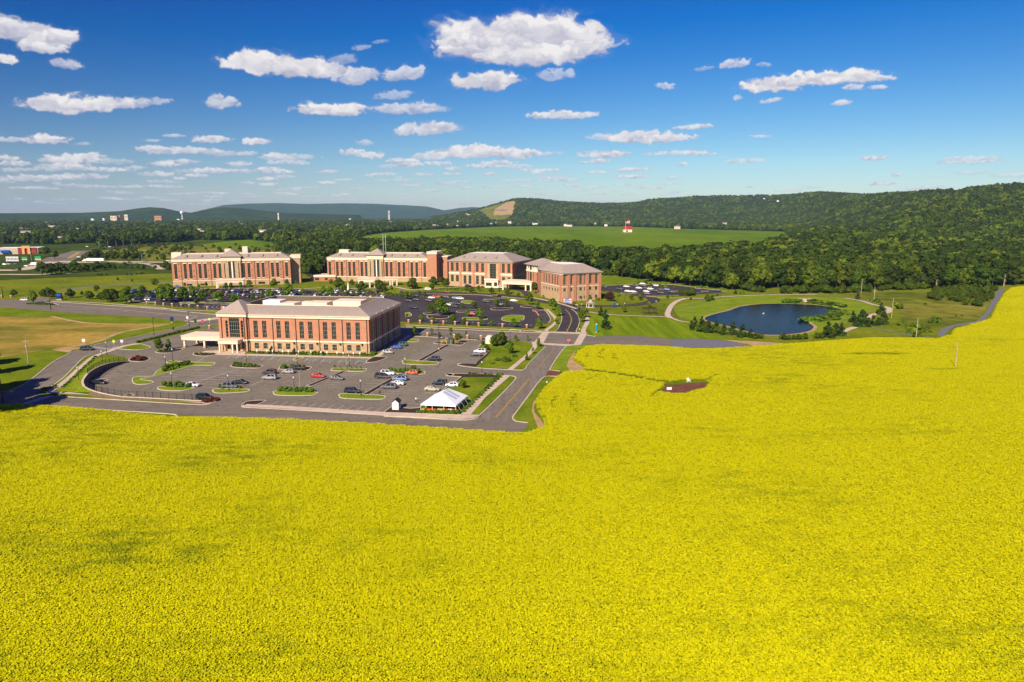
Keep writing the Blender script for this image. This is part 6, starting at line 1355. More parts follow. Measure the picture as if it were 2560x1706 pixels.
for x, y, ty, c, an in [(245,328,'suv','black',0),(190,248,'sedan','black',0),(270,235,'sedan','black',0),(450,212,'sedan','white',0),(508,203,'suv','red',0),(618,208,'sedan','black',0),(717,218,'hatchback','paleblue',0),(775,222,'suv','white',0),(645,293,'sedan','white',0),(705,313,'suv','black',0),(738,284,'suv','black',0),(688,280,'sedan','black',0),
  (1070,260,'suv','black',0),(1380,246,'sedan','white',0),(1215,292,'sedan','black',0),(905,398,'sedan','red',0),(1252,228,'suv','black',0),(265,190,'suv','black',0),(235,182,'suv','silver',0),(410,105,'sedan','white',0),(620,150,'pickup','darkred',0),(1180,190,'suv','darkred',0),(860,78,'suv','black',0),(1240,92,'minivan','white',0),(125,143,'hatchback','black',0),(415,245,'sedan','black',0),(575,283,'sedan','black',0),(1215,195,'sedan','black',1)]:
    car('Y4', x, y, ty, c, math.radians(-12 + an * 80), 'in the dark upper parking lot', far=True, group=GD)
for x, y, ty, c in [(465,254,'suv','black'),(630,276,'suv','black'),(700,246,'sedan','white'),(790,241,'suv','black'),(830,262,'sedan','white'),(880,240,'suv','black'),(870,218,'sedan','white'),(950,271,'sedan','white'),(1002,294,'suv','black'),(908,299,'sedan','silver'),(958,288,'sedan','black'),(915,322,'sedan','darkred'),(1062,316,'suv','black'),(1018,238,'suv','white'),(992,229,'sedan','black'),(1128,280,'sedan','blue'),(1178,308,'pickup','black'),(1455,276,'suv','black'),(1655,290,'suv','black'),(715,296,'sedan','white'),(770,301,'sedan','white')]:
    car('X1', x, y, ty, c, math.radians(-20), 'in the lot right of the clinic', far=True, group='cars in the lot right of the clinic')
rc = random.Random(11); cols = ['white','white','silver','black','black','grey','darkred','blue','silver','white']
for v, dv in ((728.5,0),(732.5,0),(740,0),(744,0),(752,0)):
    u = 335 + rc.uniform(0, 6)
    while u < (960 if v < 748 else 560):
        if rc.random() < .56 and not (500 < u < 545 and v > 740): car('P', u, v + (u - 600) * .004, rc.choice(['sedan','suv','suv','hatchback','minivan']), rc.choice(cols), math.radians(80), 'in the crowded lot before the hospital', far=True, group='cars in the crowded hospital lot')
        u += 7.2 + rc.uniform(0, 1)
for x, y, c in [(2110,450,'silver'),(2240,455,'silver'),(2290,455,'grey'),(1975,425,'blue'),(2050,425,'orange')]: car('Y1', x, y, 'suv' if x > 2100 else 'sedan', c, .2, 'behind the link between the hospital wings', far=True, group='cars behind the hospital link')
for x, y, c in [(30,520,'silver'),(70,530,'black'),(2080,490,'white')]: car('Y2', x, y, 'suv', c, .2, 'parked beside the middle hospital wing', far=True)
car('Y1', 250, 665, 'hatchback', 'paleblue', .4, 'at the left corner of the leftmost wing', far=True); car('Y3', 375, 628, 'suv', 'black', 0, 'on the drive before the clinic', far=True); car('Y3', 820, 645, 'suv', 'white', 0, 'beside the clinic entrance box', far=True); car('Y2', 1765, 822, 'sedan', 'white', 0, 'on the hospital drive', far=True)
for x, y, ty, c in [(1010,738,'sedan','white'),(340,855,'sedan','white'),(1660,808,'suv','black'),(1850,795,'suv','grey'),(1945,838,'sedan','black'),(2155,786,'sedan','white'),(200,832,'pickup','black'),(540,822,'suv','white'),(390,840,'sedan','darkred'),(60,835,'sedan','silver'),(110,830,'suv','tan'),(1115,602,'sedan','white'),(1330,612,'sedan','silver'),(1405,606,'sedan','white')]:
    car('X3', x, y, ty, c, math.radians(10), 'on the distant highway', far=True, group='vehicles on the distant highway')
def truck(vw, x0, x1, y, lab, ang=0, hh=4.0):
    a, b_ = g(vw, x0, y), g(vw, x1, y); t = thing('truck', (a.x, a.y, .07), lab, 'truck'); L = (b_ - a).length; t.rotation_euler.z = math.atan2((b_ - a).y, (b_ - a).x); c = L * .2
    MB().box(c, -1.3, 1.1, L, 1.3, hh).build('trailer', m_whp, t); q = MB(); q.v = []; q.box(0, -1.2, .6, c * .9, 1.2, 1.7); q.box(c * .35, -1.2, 1.7, c * .9, 1.2, 3.1); q.build('cab', m_whp, t); MB().box(c * .30, -1.0, 1.8, c * .36, 1.0, 2.7).build('windshield', m_cglass, t)
    w = MB().tube([(0, -1.25, 0), (0, 1.25, 0)], .5, 10).mesh('wheel', m_tyre)
    for s in (.06, .2, .28, .85, .92): link('wheel', w, t, loc=(L * s, 0, .5))
truck('X3', 1060, 1335, 792, 'white articulated lorry crossing the highway bridge'); truck('X3', 395, 480, 848, 'white box truck at the left junction by the green signs')

# ================================================================== LAMPS, POLES, SIGNS
m_wood = mat('weathered_pole', (.42,.33,.22), .9, var=.15, sc=1); m_dwood = mat('dark_timber', (.07,.04,.025), .9, var=.2, sc=2); m_lamp = mat('lamp_glass', (.55,.56,.56), .4, var=0)
m_blue = mat('sign_blue', (.006,.10,.45), .4, var=0); m_signw = mat('sign_white', (.75,.73,.68), .5, var=0); m_signy = mat('sign_lime', (.55,.80,.02), .5, var=0); m_signr = mat('sign_red', (.60,.02,.03), .5, var=0); m_green = mat('sign_green', (.01,.30,.14), .5, var=0); m_lime = mat('yellow_paint', (.62,.42,.10), .7, var=0); m_navy = mat('dark_blue_panel', (.01,.035,.10), .4, var=0)
m_galv = mat('galvanised_steel', (.40,.40,.38), .5, var=0)
def lamp(vw, x, y, yt, where, kind='globe'):
    p = g(vw, x, y); h = max(h_at(p, px(vw, x, yt)[1]), 3.5); o = thing('street_lamp', p, '', 'lamp post', 'lamp posts of the parking lots')
    if kind == 'globe':
        MB().lathe([(0, .22), (.5, .16), (.6, .09), (h - .9, .06), (h - .85, .14)], 8).build('post', m_black, o); MB().lathe([(h - .85, .12), (h - .7, .24), (h - .35, .28), (h - .12, .20)], 8).build('lantern', m_lamp, o); MB().lathe([(h - .12, .24), (h, .04)], 8).build('lantern_cap', m_black, o)
        auto(o, 'black lamp post with pale lantern ' + where, px(vw, x, y)[0])
    else:
        MB().lathe([(0, .25), (.8, .25)], 8).build('concrete_base', m_curb, o); MB().lathe([(.8, .11), (h, .07)], 8).build('post', m_black, o); MB().box(-.1, -.25, h - .1, 1.1, .25, h + .08).build('lamp_head', m_black, o)
        auto(o, 'tall black pole lamp with flat head ' + where, px(vw, x, y)[0])
    return o
for a in [('Z2',1125,705,562,'at the crosswalk on the left road'),('Z2',1080,805,652,'behind the curved wall fence'),('Z2',832,995,820,'on the lawn inside the road bend'),('Z2',1741,812,718,'at the head of the planted island'),('Z2',1818,772,633,'near the drop-off canopy'),
  ('Z2',1812,1047,882,'among the clipped shrubs at left'),('Z1',305,1075,905,'on the grass island with a small tree'),('Z1',992,1095,925,'in the shrub row of the middle island'),('Z1',1022,805,688,'in the bushy island before the building'),('Z1',1568,822,698,'on the thin planted island'),
  ('Z1',1693,1132,958,'on the grass island right of the middle'),('Z1',2156,852,730,'behind the orange hatchback'),('Z4',1109,548,372,'on the mulch of the right lawn'),('Z4',1427,142,15,'beside the main road right of the generator')]: lamp(*a)
for a in [('Z1',490,810,672,'on the mulch island'),('Z4',622,247,-30,'in the planting strip'),('Z2',1622,527,318,'along the side road hedge'),('Z2',1991,437,252,'near the road corner'),('Y4',1451,582,462,'before the upper lot hedge'),('Y4',533,790,520,'in the lot right of the office building') if False else ('X1',207,695,470,'beside the upper access road'),('X1',602,430,335,'along the clinic lawn'),('X1',680,420,330,'on the clinic lawn'),('X1',1010,400,318,'at the bend before the right lot'),('X1',228,430,350,'in front of the clinic wing')]: lamp(*a, kind='flat')
def pole(vw, x, y, xt, yt, lab, r=.17, arm=False, m=None, name='utility_pole', box=False):
    p = g(vw, x, y); h = h_at(p, px(vw, xt, yt)[1]); o = thing(name, p, lab, 'pole'); MB().tube([(0, 0, 0), (0, 0, h)], [r, r * .7], 8).build('shaft', m or m_wood, o)
    if arm: MB().box(-1.1, -.07, h - 1.0, 1.1, .07, h - .85).build('cross_arm', m or m_wood, o)
    if box: MB().lathe([(h - 3.2, .28), (h - 2.2, .28)], 8).build('transformer_can', m_galv, o)
    return o
pole('X2',900,268,908,135,'pale utility pole standing against the wood, furthest behind the pond'); pole('X2',1014,338,1020,210,'pale utility pole with a transformer can behind the pond', box=True); pole('X2',1172,478,1185,305,'pale utility pole in the lawn by the bend of the pond path')
pole('X2',1390,665,1403,487,'pale utility pole with creeper at its foot on the field edge'); pole('X2',1737,940,1768,700,'lone pale pole standing in the yellow field'); pole('Z2',302,818,265,535,'pale utility pole with transformer in the rough grass at left', arm=True, box=True)
pole('Z2',35,1232,0,955,'brown utility pole at the left edge in tree shadow', r=.2, m=m_dwood); pole('Z1',1050,1042,1043,868,'slim tan pole in the shrub row of the middle island', r=.08, name='slim_pole'); pole('Z1',1540,838,1536,640,'slim tan pole on the thin planted island', r=.08, name='slim_pole')
for i, (x, y, yt) in enumerate([(450,85,25),(783,70,20)]): pole('Y1', x*1.667 if 0 else x, y, x, yt, ['grey pole on the green mound, left one','grey pole on the green mound, right one'][i], r=.15)
for i, x in enumerate((1272,1385,1488,1578,1680)):
    o = pole('X3', x, 628 - (x - 1272) * .12, x, 530 - (x - 1272) * .06, '', r=.18, m=m_galv, name='highway_light'); o['group'] = 'highway lights at the wood edge'; auto(o, 'grey highway light pole against the dark trees', x)
for i, (x, y, yt) in enumerate(((405,790,670),(1820,790,700),(1155,745,650),(1192,745,660),(660,745,690))):
    o = pole('X3', x, y, x, yt, '', r=.2, m=m_galv, name='highway_light'); a = h_at(Vector(o.location), px('X3', x, yt)[1]); MB().tube([(0, 0, a), (4.5, 0, a + 1.6)], .12, 5).build('lamp_arm', m_galv, o); auto(o, 'grey highway light with a long arm by the carriageway', x)
# white posts in a row before the office building
post = MB().box(-.04, -.04, 0, .04, .04, 1.6).mesh('post', m_galv); pl = MB().box(-.2, -.07, 1.25, .2, -.04, 2.0).mesh('sign_plate', m_signw)
for x, y in ((600,702),(705,703),(763,705),(870,708),(930,709),(1035,712),(1167,716),(1272,718),(1335,721),(1440,724),(1505,726),(1612,728),(1680,730)):
    p = g('Z1', x, y); o = thing('parking_sign', p, '', 'sign', 'small white parking signs before the office building'); link('post', post, o); link('sign_plate', pl, o); auto(o, 'small white parking sign on a post', px('Z1', x, y)[0])
def sign(vw, x, y, yt, shape, m, lab, back=None, hh=.75):
    p = g(vw, x, y); h = max(h_at(p, px(vw, x, yt)[1]), 2.0); o = thing('road_sign', p, lab, 'sign'); MB().box(-.05, -.05, 0, .05, .05, h).build('post', m_galv, o); n = {'oct': 8, 'dia': 4, 'round': 12}.get(shape, 4)
    off = {'oct': math.pi / 8, 'dia': 0, 'sq': math.pi / 4}.get(shape, 0); c = [(math.cos(off + 2 * math.pi * i / n) * hh, math.sin(off + 2 * math.pi * i / n) * hh) for i in range(n)]
    q = MB(); q.quad(*[(a, -.07, h - hh * .8 + b) for a, b in c]); q.quad(*[(a, -.055, h - hh * .8 + b) for a, b in reversed(c)]); 
    for i in range(n): j = (i + 1) % n; q.quad((c[i][0], -.07, h - hh * .8 + c[i][1]), (c[i][0], -.055, h - hh * .8 + c[i][1]), (c[j][0], -.055, h - hh * .8 + c[j][1]), (c[j][0], -.07, h - hh * .8 + c[j][1]))
    q.build('sign_plate', m, o); return o
s = sign('Z4', 2090, 178, 132, 'oct', m_signr, 'red octagonal stop sign at the crossroads'); 
def text(parent, body, size, m, loc, name='lettering', rot=(math.pi / 2, 0, 0)):
    c = bpy.data.curves.new(name, 'FONT'); c.body = body; c.size = size; c.align_x = 'CENTER'; c.align_y = 'CENTER'; c.extrude = .01; c.materials.append(m); t_ = bpy.data.objects.new(name, c); COL.objects.link(t_); me = bpy.data.meshes.new_from_object(t_.evaluated_get(bpy.context.evaluated_depsgraph_get())); bpy.data.objects.remove(t_); o = bpy.data.objects.new(name, me); COL.objects.link(o); o.parent = parent; o.location = loc; o.rotation_euler = rot; return o
hs = h_at(g('Z4', 2090, 178), px('Z4', 0, 132)[1]); text(s, 'STOP', .5, m_signw, (0, -.09, max(hs, 2) - .6))
sign('Z2',1200,622,548,'dia',m_signy,'lime green diamond pedestrian sign at the left crosswalk', hh=.7); sign('Z2',2203,368,318,'dia',m_signy,'lime green diamond pedestrian sign by the brick pillar near the canopy', hh=.7)
sign('Z2',882,592,537,'oct',m_signw,'pale back of an octagonal sign beside the hay field'); sign('Z2',1972,345,300,'oct',m_signw,'pale back of an octagonal sign at the main road corner'); sign('Z2',1283,598,545,'sq',m_signw,'pale blue square sign back at the left crosswalk'); sign('Z2',2130,378,338,'sq',m_signr,'small red sign beside the main road')
p = g('Z2', 1808, 368); o = thing('oval_sign', p, 'dark oval sign board on the grass at the road corner', 'sign'); MB().tube([(0, -.1, 1.5), (0, .1, 1.5)], 1.0, 18).build('board', m_navy, o); o.scale = (1, 1, 1.3); MB().box(-.4, -.3, 0, .4, .3, .45).build('footing', m_stone, o)
def monument(vw, xa, xb, y, yt, lab):
    a, b_ = g(vw, xa, y), g(vw, xb, y); L = (b_ - a).length; h = h_at(a, px(vw, xa, yt)[1]); o = thing('monument_sign', a, lab, 'sign', rz=math.atan2((b_ - a).y, (b_ - a).x)); MB().box(0, 0, 0, L * .14, .8, h * .9).build('brick_pillar', m_brickd, o); MB().box(L * .86, 0, 0, L, .8, h * .9).build('brick_pillar', m_brickd, o)
    MB().box(L * .14, .1, 0, L * .86, .6, h * .8).build('backing_wall', m_cream, o); 
    for i, (z0, z1, x0, x1) in enumerate(((.08,.24,.14,.80),(.34,.52,.16,.86),(.62,.86,.24,.66))):
        q = MB(); q.quad((L*x0, .08, h*z0), (L*x1, .08, h*z0), (L*(x1-.04), .08, h*z1), (L*(x0+.06), .08, h*z1)); q.quad((L*(x0+.06), .0, h*z1), (L*(x1-.04), .0, h*z1), (L*x1, .0, h*z0), (L*x0, .0, h*z0)) if False else None; q.build('blue_emblem_stripe', m_blue, o)
    return o
monument('Z1', 222, 365, 250, 182, 'blue and white emblem sign between brick pillars behind the near office building'); monument('Y3', 1632, 1775, 842, 776, 'blue and white emblem sign on brick wall before the three storey clinic')
# blue pylon and mast-arm signals at the left
p = g('X3', 762, 1282); h = h_at(p, px('X3', 0, 1192)[1]); o = thing('pylon_sign', p, 'dark blue pylon sign beside the main road at left', 'sign'); MB().box(-1.6, -.5, .8, 1.6, .5, h).build('panel', m_navy, o); MB().box(-1.6, -.55, 0, 1.6, .55, .8).build('plinth', m_stone, o); MB().box(-1.2, -.53, h * .62, 1.2, -.505, h * .85).build('blue_face', m_blue, o)
def signal(vw, x, y, yt, x2, y2, lab):
    p = g(vw, x, y); h = h_at(p, px(vw, x, yt)[1]); o = thing('traffic_signal', p, lab, 'traffic signal'); MB().tube([(0, 0, 0), (0, 0, h)], [.22, .16], 8).build('mast', m_black, o); e = g(vw, x2, y2, h + .6); d_ = e - Vector((p.x, p.y, 0)); MB().tube([(0, 0, h - .3), (d_.x, d_.y, h + .5)], [.14, .07], 6).build('mast_arm', m_black, o)
    for t in (.5, .8): q = MB(); c = Vector((d_.x * t, d_.y * t, h - .7)); q.box(c.x - .2, c.y - .2, c.z - .4, c.x + .2, c.y + .2, c.z + .7); q.build('signal_head', m_black, o)
signal('X3', 652, 1410, 1262, 960, 1208, 'dark traffic signal mast with long arm over the main road'); signal('X3', 40, 1250, 1110, -150, 1050, 'dark traffic signal mast cut by the left edge')
# blue pillar marker on the lawn
p = g('X1', 382, 722); h = h_at(p, px('X1', 0, 628)[1]); o = thing('marker_pillar', p, 'slim bright blue pillar marker on the lawn by the crossroads', 'marker'); MB().lathe([(.5, .42), (h - .35, .42)], 12).build('blue_shaft', mat('pillar_blue', (.005,.22,.50), .4, var=0), o); MB().lathe([(0, .5), (.5, .5)], 12).build('base', m_stone, o); MB().lathe([(h - .35, .45), (h, .1)], 12).build('cap', m_signw, o)
# highway signs
for x0, x1, y, yt, lab in ((282,352,770,730,'green and yellow highway sign, the smaller one'),(450,528,772,722,'green and yellow highway sign, the larger one')):
    a, b_ = g('X3', x0, y + 25), g('X3', x1, y + 25); o = thing('highway_sign', a, lab, 'sign'); L = b_.x - a.x; z0, z1 = h_at(a, px('X3', 0, y)[1]), h_at(a, px('X3', 0, yt)[1]); zm = z0 * .65 + z1 * .35
    MB().box(0, 0, zm, L, .2, z1).build('green_panel', m_green, o); MB().box(0, 0, z0, L, .2, zm).build('yellow_panel', m_lime, o); [MB().box(L * t - .1, .2, 0, L * t + .1, .4, z1).build('leg', m_galv, o) for t in (.2, .8)]
a = g('X3', 80, 812); o = thing('panel_board', a, 'long white panelled board with two rows beside the left junction', 'sign'); L = (g('X3', 245, 812) - a).x; zz = [h_at(a, px('X3', 0, q)[1]) for q in (786, 762, 752, 725)]
for i in range(9):
    for z0, z1 in ((zz[0], zz[1]), (zz[2], zz[3])): MB().box(L * i / 9 + .2, 0, z0, L * (i + 1) / 9 - .2, .3, z1).build('panel', m_signw, o)
MB().box(0, .3, 0, L, .6, zz[3]).build('frame', m_black, o)

# ================================================================== STREET FURNITURE AND SMALL BUILDINGS
pil = MB(); pil.box(-.4, -.4, 0, .4, .4, 1.55); pil_m = pil.mesh('brick_pier', m_brickd); capm = MB().box(-.5, -.5, 1.55, .5, .5, 1.75).mesh('cap_stone', m_cream)
def pillars(vw, pts, where, hedge=None):
    for x, y in pts:
        p = g(vw, x, y); o = thing('brick_pillar', p, '', 'pillar', 'brick pillars ' + where); link('brick_pier', pil_m, o); link('cap_stone', capm, o); auto(o, 'square brick pillar with pale cap ' + where, px(vw, x, y)[0])
pillars('Y4', [(187,490),(317,495),(450,500),(580,503),(712,509),(848,517),(980,524),(1248,535),(1523,545)], 'along the upper lot'); pillars('Y4', [(400,642),(702,660),(852,667),(1005,674)], 'behind the near lot')
pillars('Z2', [(20,103),(120,106),(1380,158),(1545,172),(1635,178),(1720,188),(1810,193),(1905,199),(1990,207),(2080,214),(2178,226)], 'along the hospital lot')
fence('metal_fence', smooth(GP('Y4', [(187,490),(580,503),(1000,524),(1523,545)]), 2, False), 1.0, 'low dark metal fence between the brick pillars of the upper lot', None, pick=.6)
fence('metal_fence', smooth(GP('Y4', [(400,642),(702,660),(1005,674)]), 2, False), 1.0, 'low dark metal fence between the brick pillars behind the near lot', None, pick=.6)
fence('metal_fence', smooth(GP('Z2', [(1380,158),(1810,193),(2178,226)]), 2, False), 1.0, 'low dark metal fence between the brick pillars of the hospital lot', None, pick=.6)
pillars('Z2', [(2203,432)], 'by the lime sign near the canopy')
# tent
FL, FR, BR = g('Z4', 418, 948), g('Z4', 812, 967), g('Z4', 950, 848); uxt = (FR - FL).normalized(); wt_ = (FR - FL).length; dv = BR - FR; dt = dv.length; print('tent', wt_, dt)
eh = h_at(FR, px('Z4', 0, 880)[1]); T = thing('frame_tent', FL, 'white frame tent with peaked roof at the corner of the near lot', 'tent', rz=math.atan2(uxt.y, uxt.x)); vy = Vector((dv.dot(uxt), dv.dot(Vector((-uxt.y, uxt.x, 0)))))
def tp(a, b_, z): return (a * wt_ + b_ * vy.x, b_ * vy.y, z)
rz_ = eh + wt_ * .26; m_tent = mat('tent_fabric', (.86,.86,.86), .6, var=.03, sc=.5)
q = MB(); a_, b_, c_, d_ = (0, 0), (1, 0), (1, 1), (0, 1); r0, r1 = (.5, .30), (.5, .78)
q.quad(tp(*a_, eh), tp(*b_, eh), tp(*r0, rz_)); q.quad(tp(*b_, eh), tp(*c_, eh), tp(*r1, rz_), tp(*r0, rz_)); q.quad(tp(*c_, eh), tp(*d_, eh), tp(*r1, rz_)); q.quad(tp(*d_, eh), tp(*a_, eh), tp(*r0, rz_), tp(*r1, rz_)); q.build('roof', m_tent, T)
for i, (s, e_) in enumerate(((a_, b_), (b_, c_), (c_, d_), (d_, a_))): MB().quad(tp(*s, eh - .35), tp(*e_, eh - .35), tp(*e_, eh), tp(*s, eh)).build('valance', m_tent, T)
for i, k in enumerate((.35, .55)):
    MB().quad(*[tuple(Vector(tp(*pp, zz)) + Vector((0, 0, .03))) for pp, zz in (((.5, k), rz_), ((.88, k), eh + (rz_ - eh) * .24), ((.88, k + .14), eh + (rz_ - eh) * .24), ((.5, k + .14), rz_))]).build('clear_panel', mat('clear_vinyl', (.55,.58,.62), .2, var=0), T)
pm = MB().box(-.05, -.05, 0, .05, .05, eh).mesh('pole', m_whp)
for aa, bb_ in ((0,0),(.33,0),(.66,0),(1,0),(1,.33),(1,.66),(1,1),(0,.33),(0,.66),(0,1)): x, y, z = tp(aa, bb_, 0); link('pole', pm, T, loc=(x, y, 0))
for bb_ in (.1, .4, .7, 1): x, y, z = tp(1, bb_, eh); MB().tube([(x, y, z), (x + 1.5, y - .2, 0)], .025, 4).build('guy_rope', m_whp, T)
m_or = mat('orange_cloth', (.75,.07,.02), .8, var=.1, sc=1); m_tanc = mat('tan_cloth', (.55,.38,.12), .8, var=.1, sc=1)
for x0, x1, m, lab in ((425,455,m_tanc,'small tan-clothed table at the left pole of the tent'),(482,582,m_or,'long table with orange cloth at the tent front, left'),(600,690,m_tanc,'long table with tan cloth in the middle of the tent front'),(692,722,m_or,'short orange-clothed table right of the tan one'),(726,768,m_tent,'white-clothed table in the tent front'),(775,822,m_or,'orange-clothed table at the right tent pole')):
    a, b_ = g('Z4', x0, 950), g('Z4', x1, 952); L = (b_ - a).length; o = thing('table', a, lab, 'table', rz=math.atan2(uxt.y, uxt.x)); MB().box(0, 0, .02, L, .8, .74).build('table_cloth', m, o); MB().box(-.03, -.03, .74, L + .03, .83, .78).build('table_top', m, o)
# small white shed
a, b_, c_ = g('Z4', 92, 930), g('Z4', 166, 932), g('Z4', 206, 903); ux_ = (b_ - a).normalized(); L = (b_ - a).length; Dp = max(1.8, (c_ - b_).length); S = thing('garden_shed', a, 'small white shed with dark gabled roof on the mulch bed', 'shed', rz=math.atan2(ux_.y, ux_.x)); he = h_at(a, px('Z4', 0, 846)[1]); hr_ = he + L * .42
q = MB(); q.box(0, 0, 0, L, Dp, he); q.quad((0, 0, he), (L, 0, he), (L / 2, 0, hr_)); q.quad((L, Dp, he), (0, Dp, he), (L / 2, Dp, hr_)); q.build('wall', m_whp, S); m_shing = mat('dark_shingles', (.025,.025,.028), .9, var=.2, sc=3)
q = MB()
for s in (0, 1):
    x0 = -.15 if s == 0 else L + .15; z0 = he - .15 * (hr_ - he) / (L / 2)
    for dz in (.02, .14): q.quad((x0, -.15, z0 + dz), (L / 2, -.15, hr_ + dz), (L / 2, Dp + .15, hr_ + dz), (x0, Dp + .15, z0 + dz))
    q.quad((x0, -.15, z0 + .02), (L / 2, -.15, hr_ + .02), (L / 2, -.15, hr_ + .14), (x0, -.15, z0 + .14))
q.build('roof', m_shing, S); MB().box(L, Dp * .35, he * .45, L + .03, Dp * .65, he * .8).build('window', m_glass, S)
# people
m_skin = mat('skin', (.50,.30,.20), .6, var=0); m_bt = mat('black_trousers', (.015,.015,.018), .9, var=0); m_ws = mat('white_shirt', (.75,.73,.70), .9, var=0)
def person(p, lab, shirt, trousers, sit=False, rz=0, hh=1.75):
    o = thing('person', p, lab, 'person', rz=rz); k = hh / 1.75; z0 = 0 if not sit else -.35
    V_ = [(0,0,.95),(0,0,1.15),(0,0,1.38),(0,0,1.50),(0,-.02,1.60),(0,-.02,1.72),(-.10,0,.90),(-.12,.01,.50),(-.13,.02,.08),(-.13,-.14,.03),(.10,0,.90),(.12,-.02,.50),(.13,0,.08),(.13,-.16,.03),(-.20,0,1.40),(-.27,.02,1.13),(-.26,-.08,.88),(-.26,-.12,.78),(.20,0,1.40),(.27,.02,1.13),(.26,-.08,.88),(.26,-.12,.78)]
    Ed = [(0,1),(1,2),(2,3),(3,4),(4,5),(0,6),(6,7),(7,8),(8,9),(0,10),(10,11),(11,12),(12,13),(2,14),(14,15),(15,16),(16,17),(2,18),(18,19),(19,20),(20,21)]
    Rr = [.15,.14,.16,.06,.09,.08,.10,.075,.05,.045,.10,.075,.05,.045,.07,.05,.04,.04,.07,.05,.04,.04]
    me = bpy.data.meshes.new('body'); me.from_pydata([(a * k, b * k, max(c * k + z0, .03)) for a, b, c in V_], Ed, []); bo = bpy.data.objects.new('body', me); COL.objects.link(bo); bo.parent = o
    md = bo.modifiers.new('skin', 'SKIN'); me.skin_vertices[0].data[0].use_root = True
    for i, r in enumerate(Rr): me.skin_vertices[0].data[i].radius = (r * k, r * k)
    bo.modifiers.new('sub', 'SUBSURF').levels = 1; bo.modifiers['sub'].render_levels = 1; dg = bpy.context.evaluated_depsgraph_get(); ev = bo.evaluated_get(dg); m2 = bpy.data.meshes.new_from_object(ev); bo.modifiers.clear(); bo.data = m2
    m2.materials.clear(); [m2.materials.append(x) for x in (trousers, shirt, m_skin)]
    for f in m2.polygons:
        z = (f.center.z - z0) / k; x = abs(f.center.x / k); f.material_index = 2 if (z > 1.46 or (x > .2 and z < 1.1)) else (1 if z > .93 else 0)
    MB().lathe([((1.66 * k + z0), .115 * k), (1.76 * k + z0, .11 * k), (1.83 * k + z0, .05 * k)], 8, c=(0, .0, 0)).build('hair', mat('dark_hair', (.03,.02,.015), .8, var=0), o); return o
person(g('Z4', 362, 845), 'person in white shirt and black trousers standing alone in the lot near the tent', m_ws, m_bt, rz=.5)
person(g('Z4', 655, 925), 'person in pale shirt standing behind the tan table under the tent', m_ws, m_bt); person(g('Z4', 718, 925), 'person in white top standing behind the white table under the tent', m_ws, m_bt); person(g('Z4', 500, 922), 'person in dark top standing behind the long orange table', m_bt, m_bt)
# generator, transformer, bollards, cones
a, b_ = g('Z4', 1148, 186), g('Z4', 1208, 190); h = h_at(a, px('Z4', 0, 108)[1]); o = thing('generator_box', a, 'tall cream generator enclosure beside dark evergreens', 'generator', rz=BA); MB().box(0, 0, .3, (b_ - a).length, 5, h).build('cabinet', m_cream, o); MB().box(-.1, -.1, 0, (b_ - a).length + .1, 5.1, .3).build('base', m_curb, o); MB().box(.3, .3, h, (b_ - a).length - .3, 4.7, h + .15).build('lid', m_whp, o)
a = g('Z4', 722, 176); o = thing('transformer_box', a, 'green transformer cabinet among yellow bollards', 'cabinet', rz=BA); m_tg = mat('green_enamel', (.05,.09,.05), .5, var=0); MB().box(0, 0, 0, 2.3, 2.0, 1.9).build('cabinet', m_tg, o); MB().box(-.08, -.08, 1.9, 2.38, 2.08, 2.0).build('lid', m_tg, o)
bm_ = MB().lathe([(0, .12), (1.35, .12), (1.42, .05)], 8).mesh('bollard', m_lime)
for x, y in ((648,176),(662,173),(680,168),(695,166),(708,182),(758,180),(806,182),(820,178),(838,176)): p = g('Z4', x, y); o = link('bollard', bm_, None, None, None, 'bollard', 'yellow bollards round the transformer', p + Vector((0, 0, .1))); auto(o, 'yellow bollard round the green transformer', x)
cm = MB(); cm.box(-.25, -.25, 0, .25, .25, .05); cm.lathe([(.05, .18), (.95, .04)], 8); cmm = cm.mesh('traffic_cone', m_signr); cs = MB().lathe([(.45, .145), (.7, .095)], 8).mesh('white_band', m_signw)
for i in range(8):
    p = g('Y4', 1622 + i * 5.6, 362 + i * 7.2); o = link('traffic_cone', cmm, None, None, None, 'traffic cone', 'cones at the end of the upper lot', p + Vector((0, 0, .05))); w = link('white_band', cs, o); auto(o, 'red and white traffic cone in the slanting row', i)
# gazebo and pergola
p = g('X1', 320, 458); o = thing('gazebo', p, 'small white gazebo with grey hipped roof beside the access road', 'gazebo'); 
for i in range(6): a = i * math.pi / 3; MB().box(2.3 * math.cos(a) - .12, 2.3 * math.sin(a) - .12, 0, 2.3 * math.cos(a) + .12, 2.3 * math.sin(a) + .12, 2.6).build('post', m_whp, o)
MB().lathe([(2.6, 3.0), (3.6, 1.2)], 6).build('roof', m_roof, o); MB().lathe([(3.6, .9), (4.2, .9)], 6).build('cupola', m_whp, o); MB().lathe([(4.2, 1.2), (4.9, .05)], 6).build('cupola_roof', m_roof, o); MB().lathe([(0, 2.7), (.25, 2.7)], 6).build('floor', m_conc, o)
p = g('X1', 880, 535); e_ = g('X1', 990, 528); L = (e_ - p).length; o = thing('pergola', p, 'dark brown timber pergola above the lawn path', 'pergola')
for x in (0, L / 2, L): [MB().box(x - .15, y - .15, 0, x + .15, y + .15, 3).build('post', m_dwood, o) for y in (0, 5)]
for y in (0, 5): MB().box(-.6, y - .1, 3, L + .6, y + .1, 3.3).build('beam', m_dwood, o)
raf = MB().box(-.06, -.8, 3.3, .06, 5.8, 3.5).mesh('rafter', m_dwood)
for i in range(14): link('rafter', raf, o, loc=(L * i / 13, 0, 0))
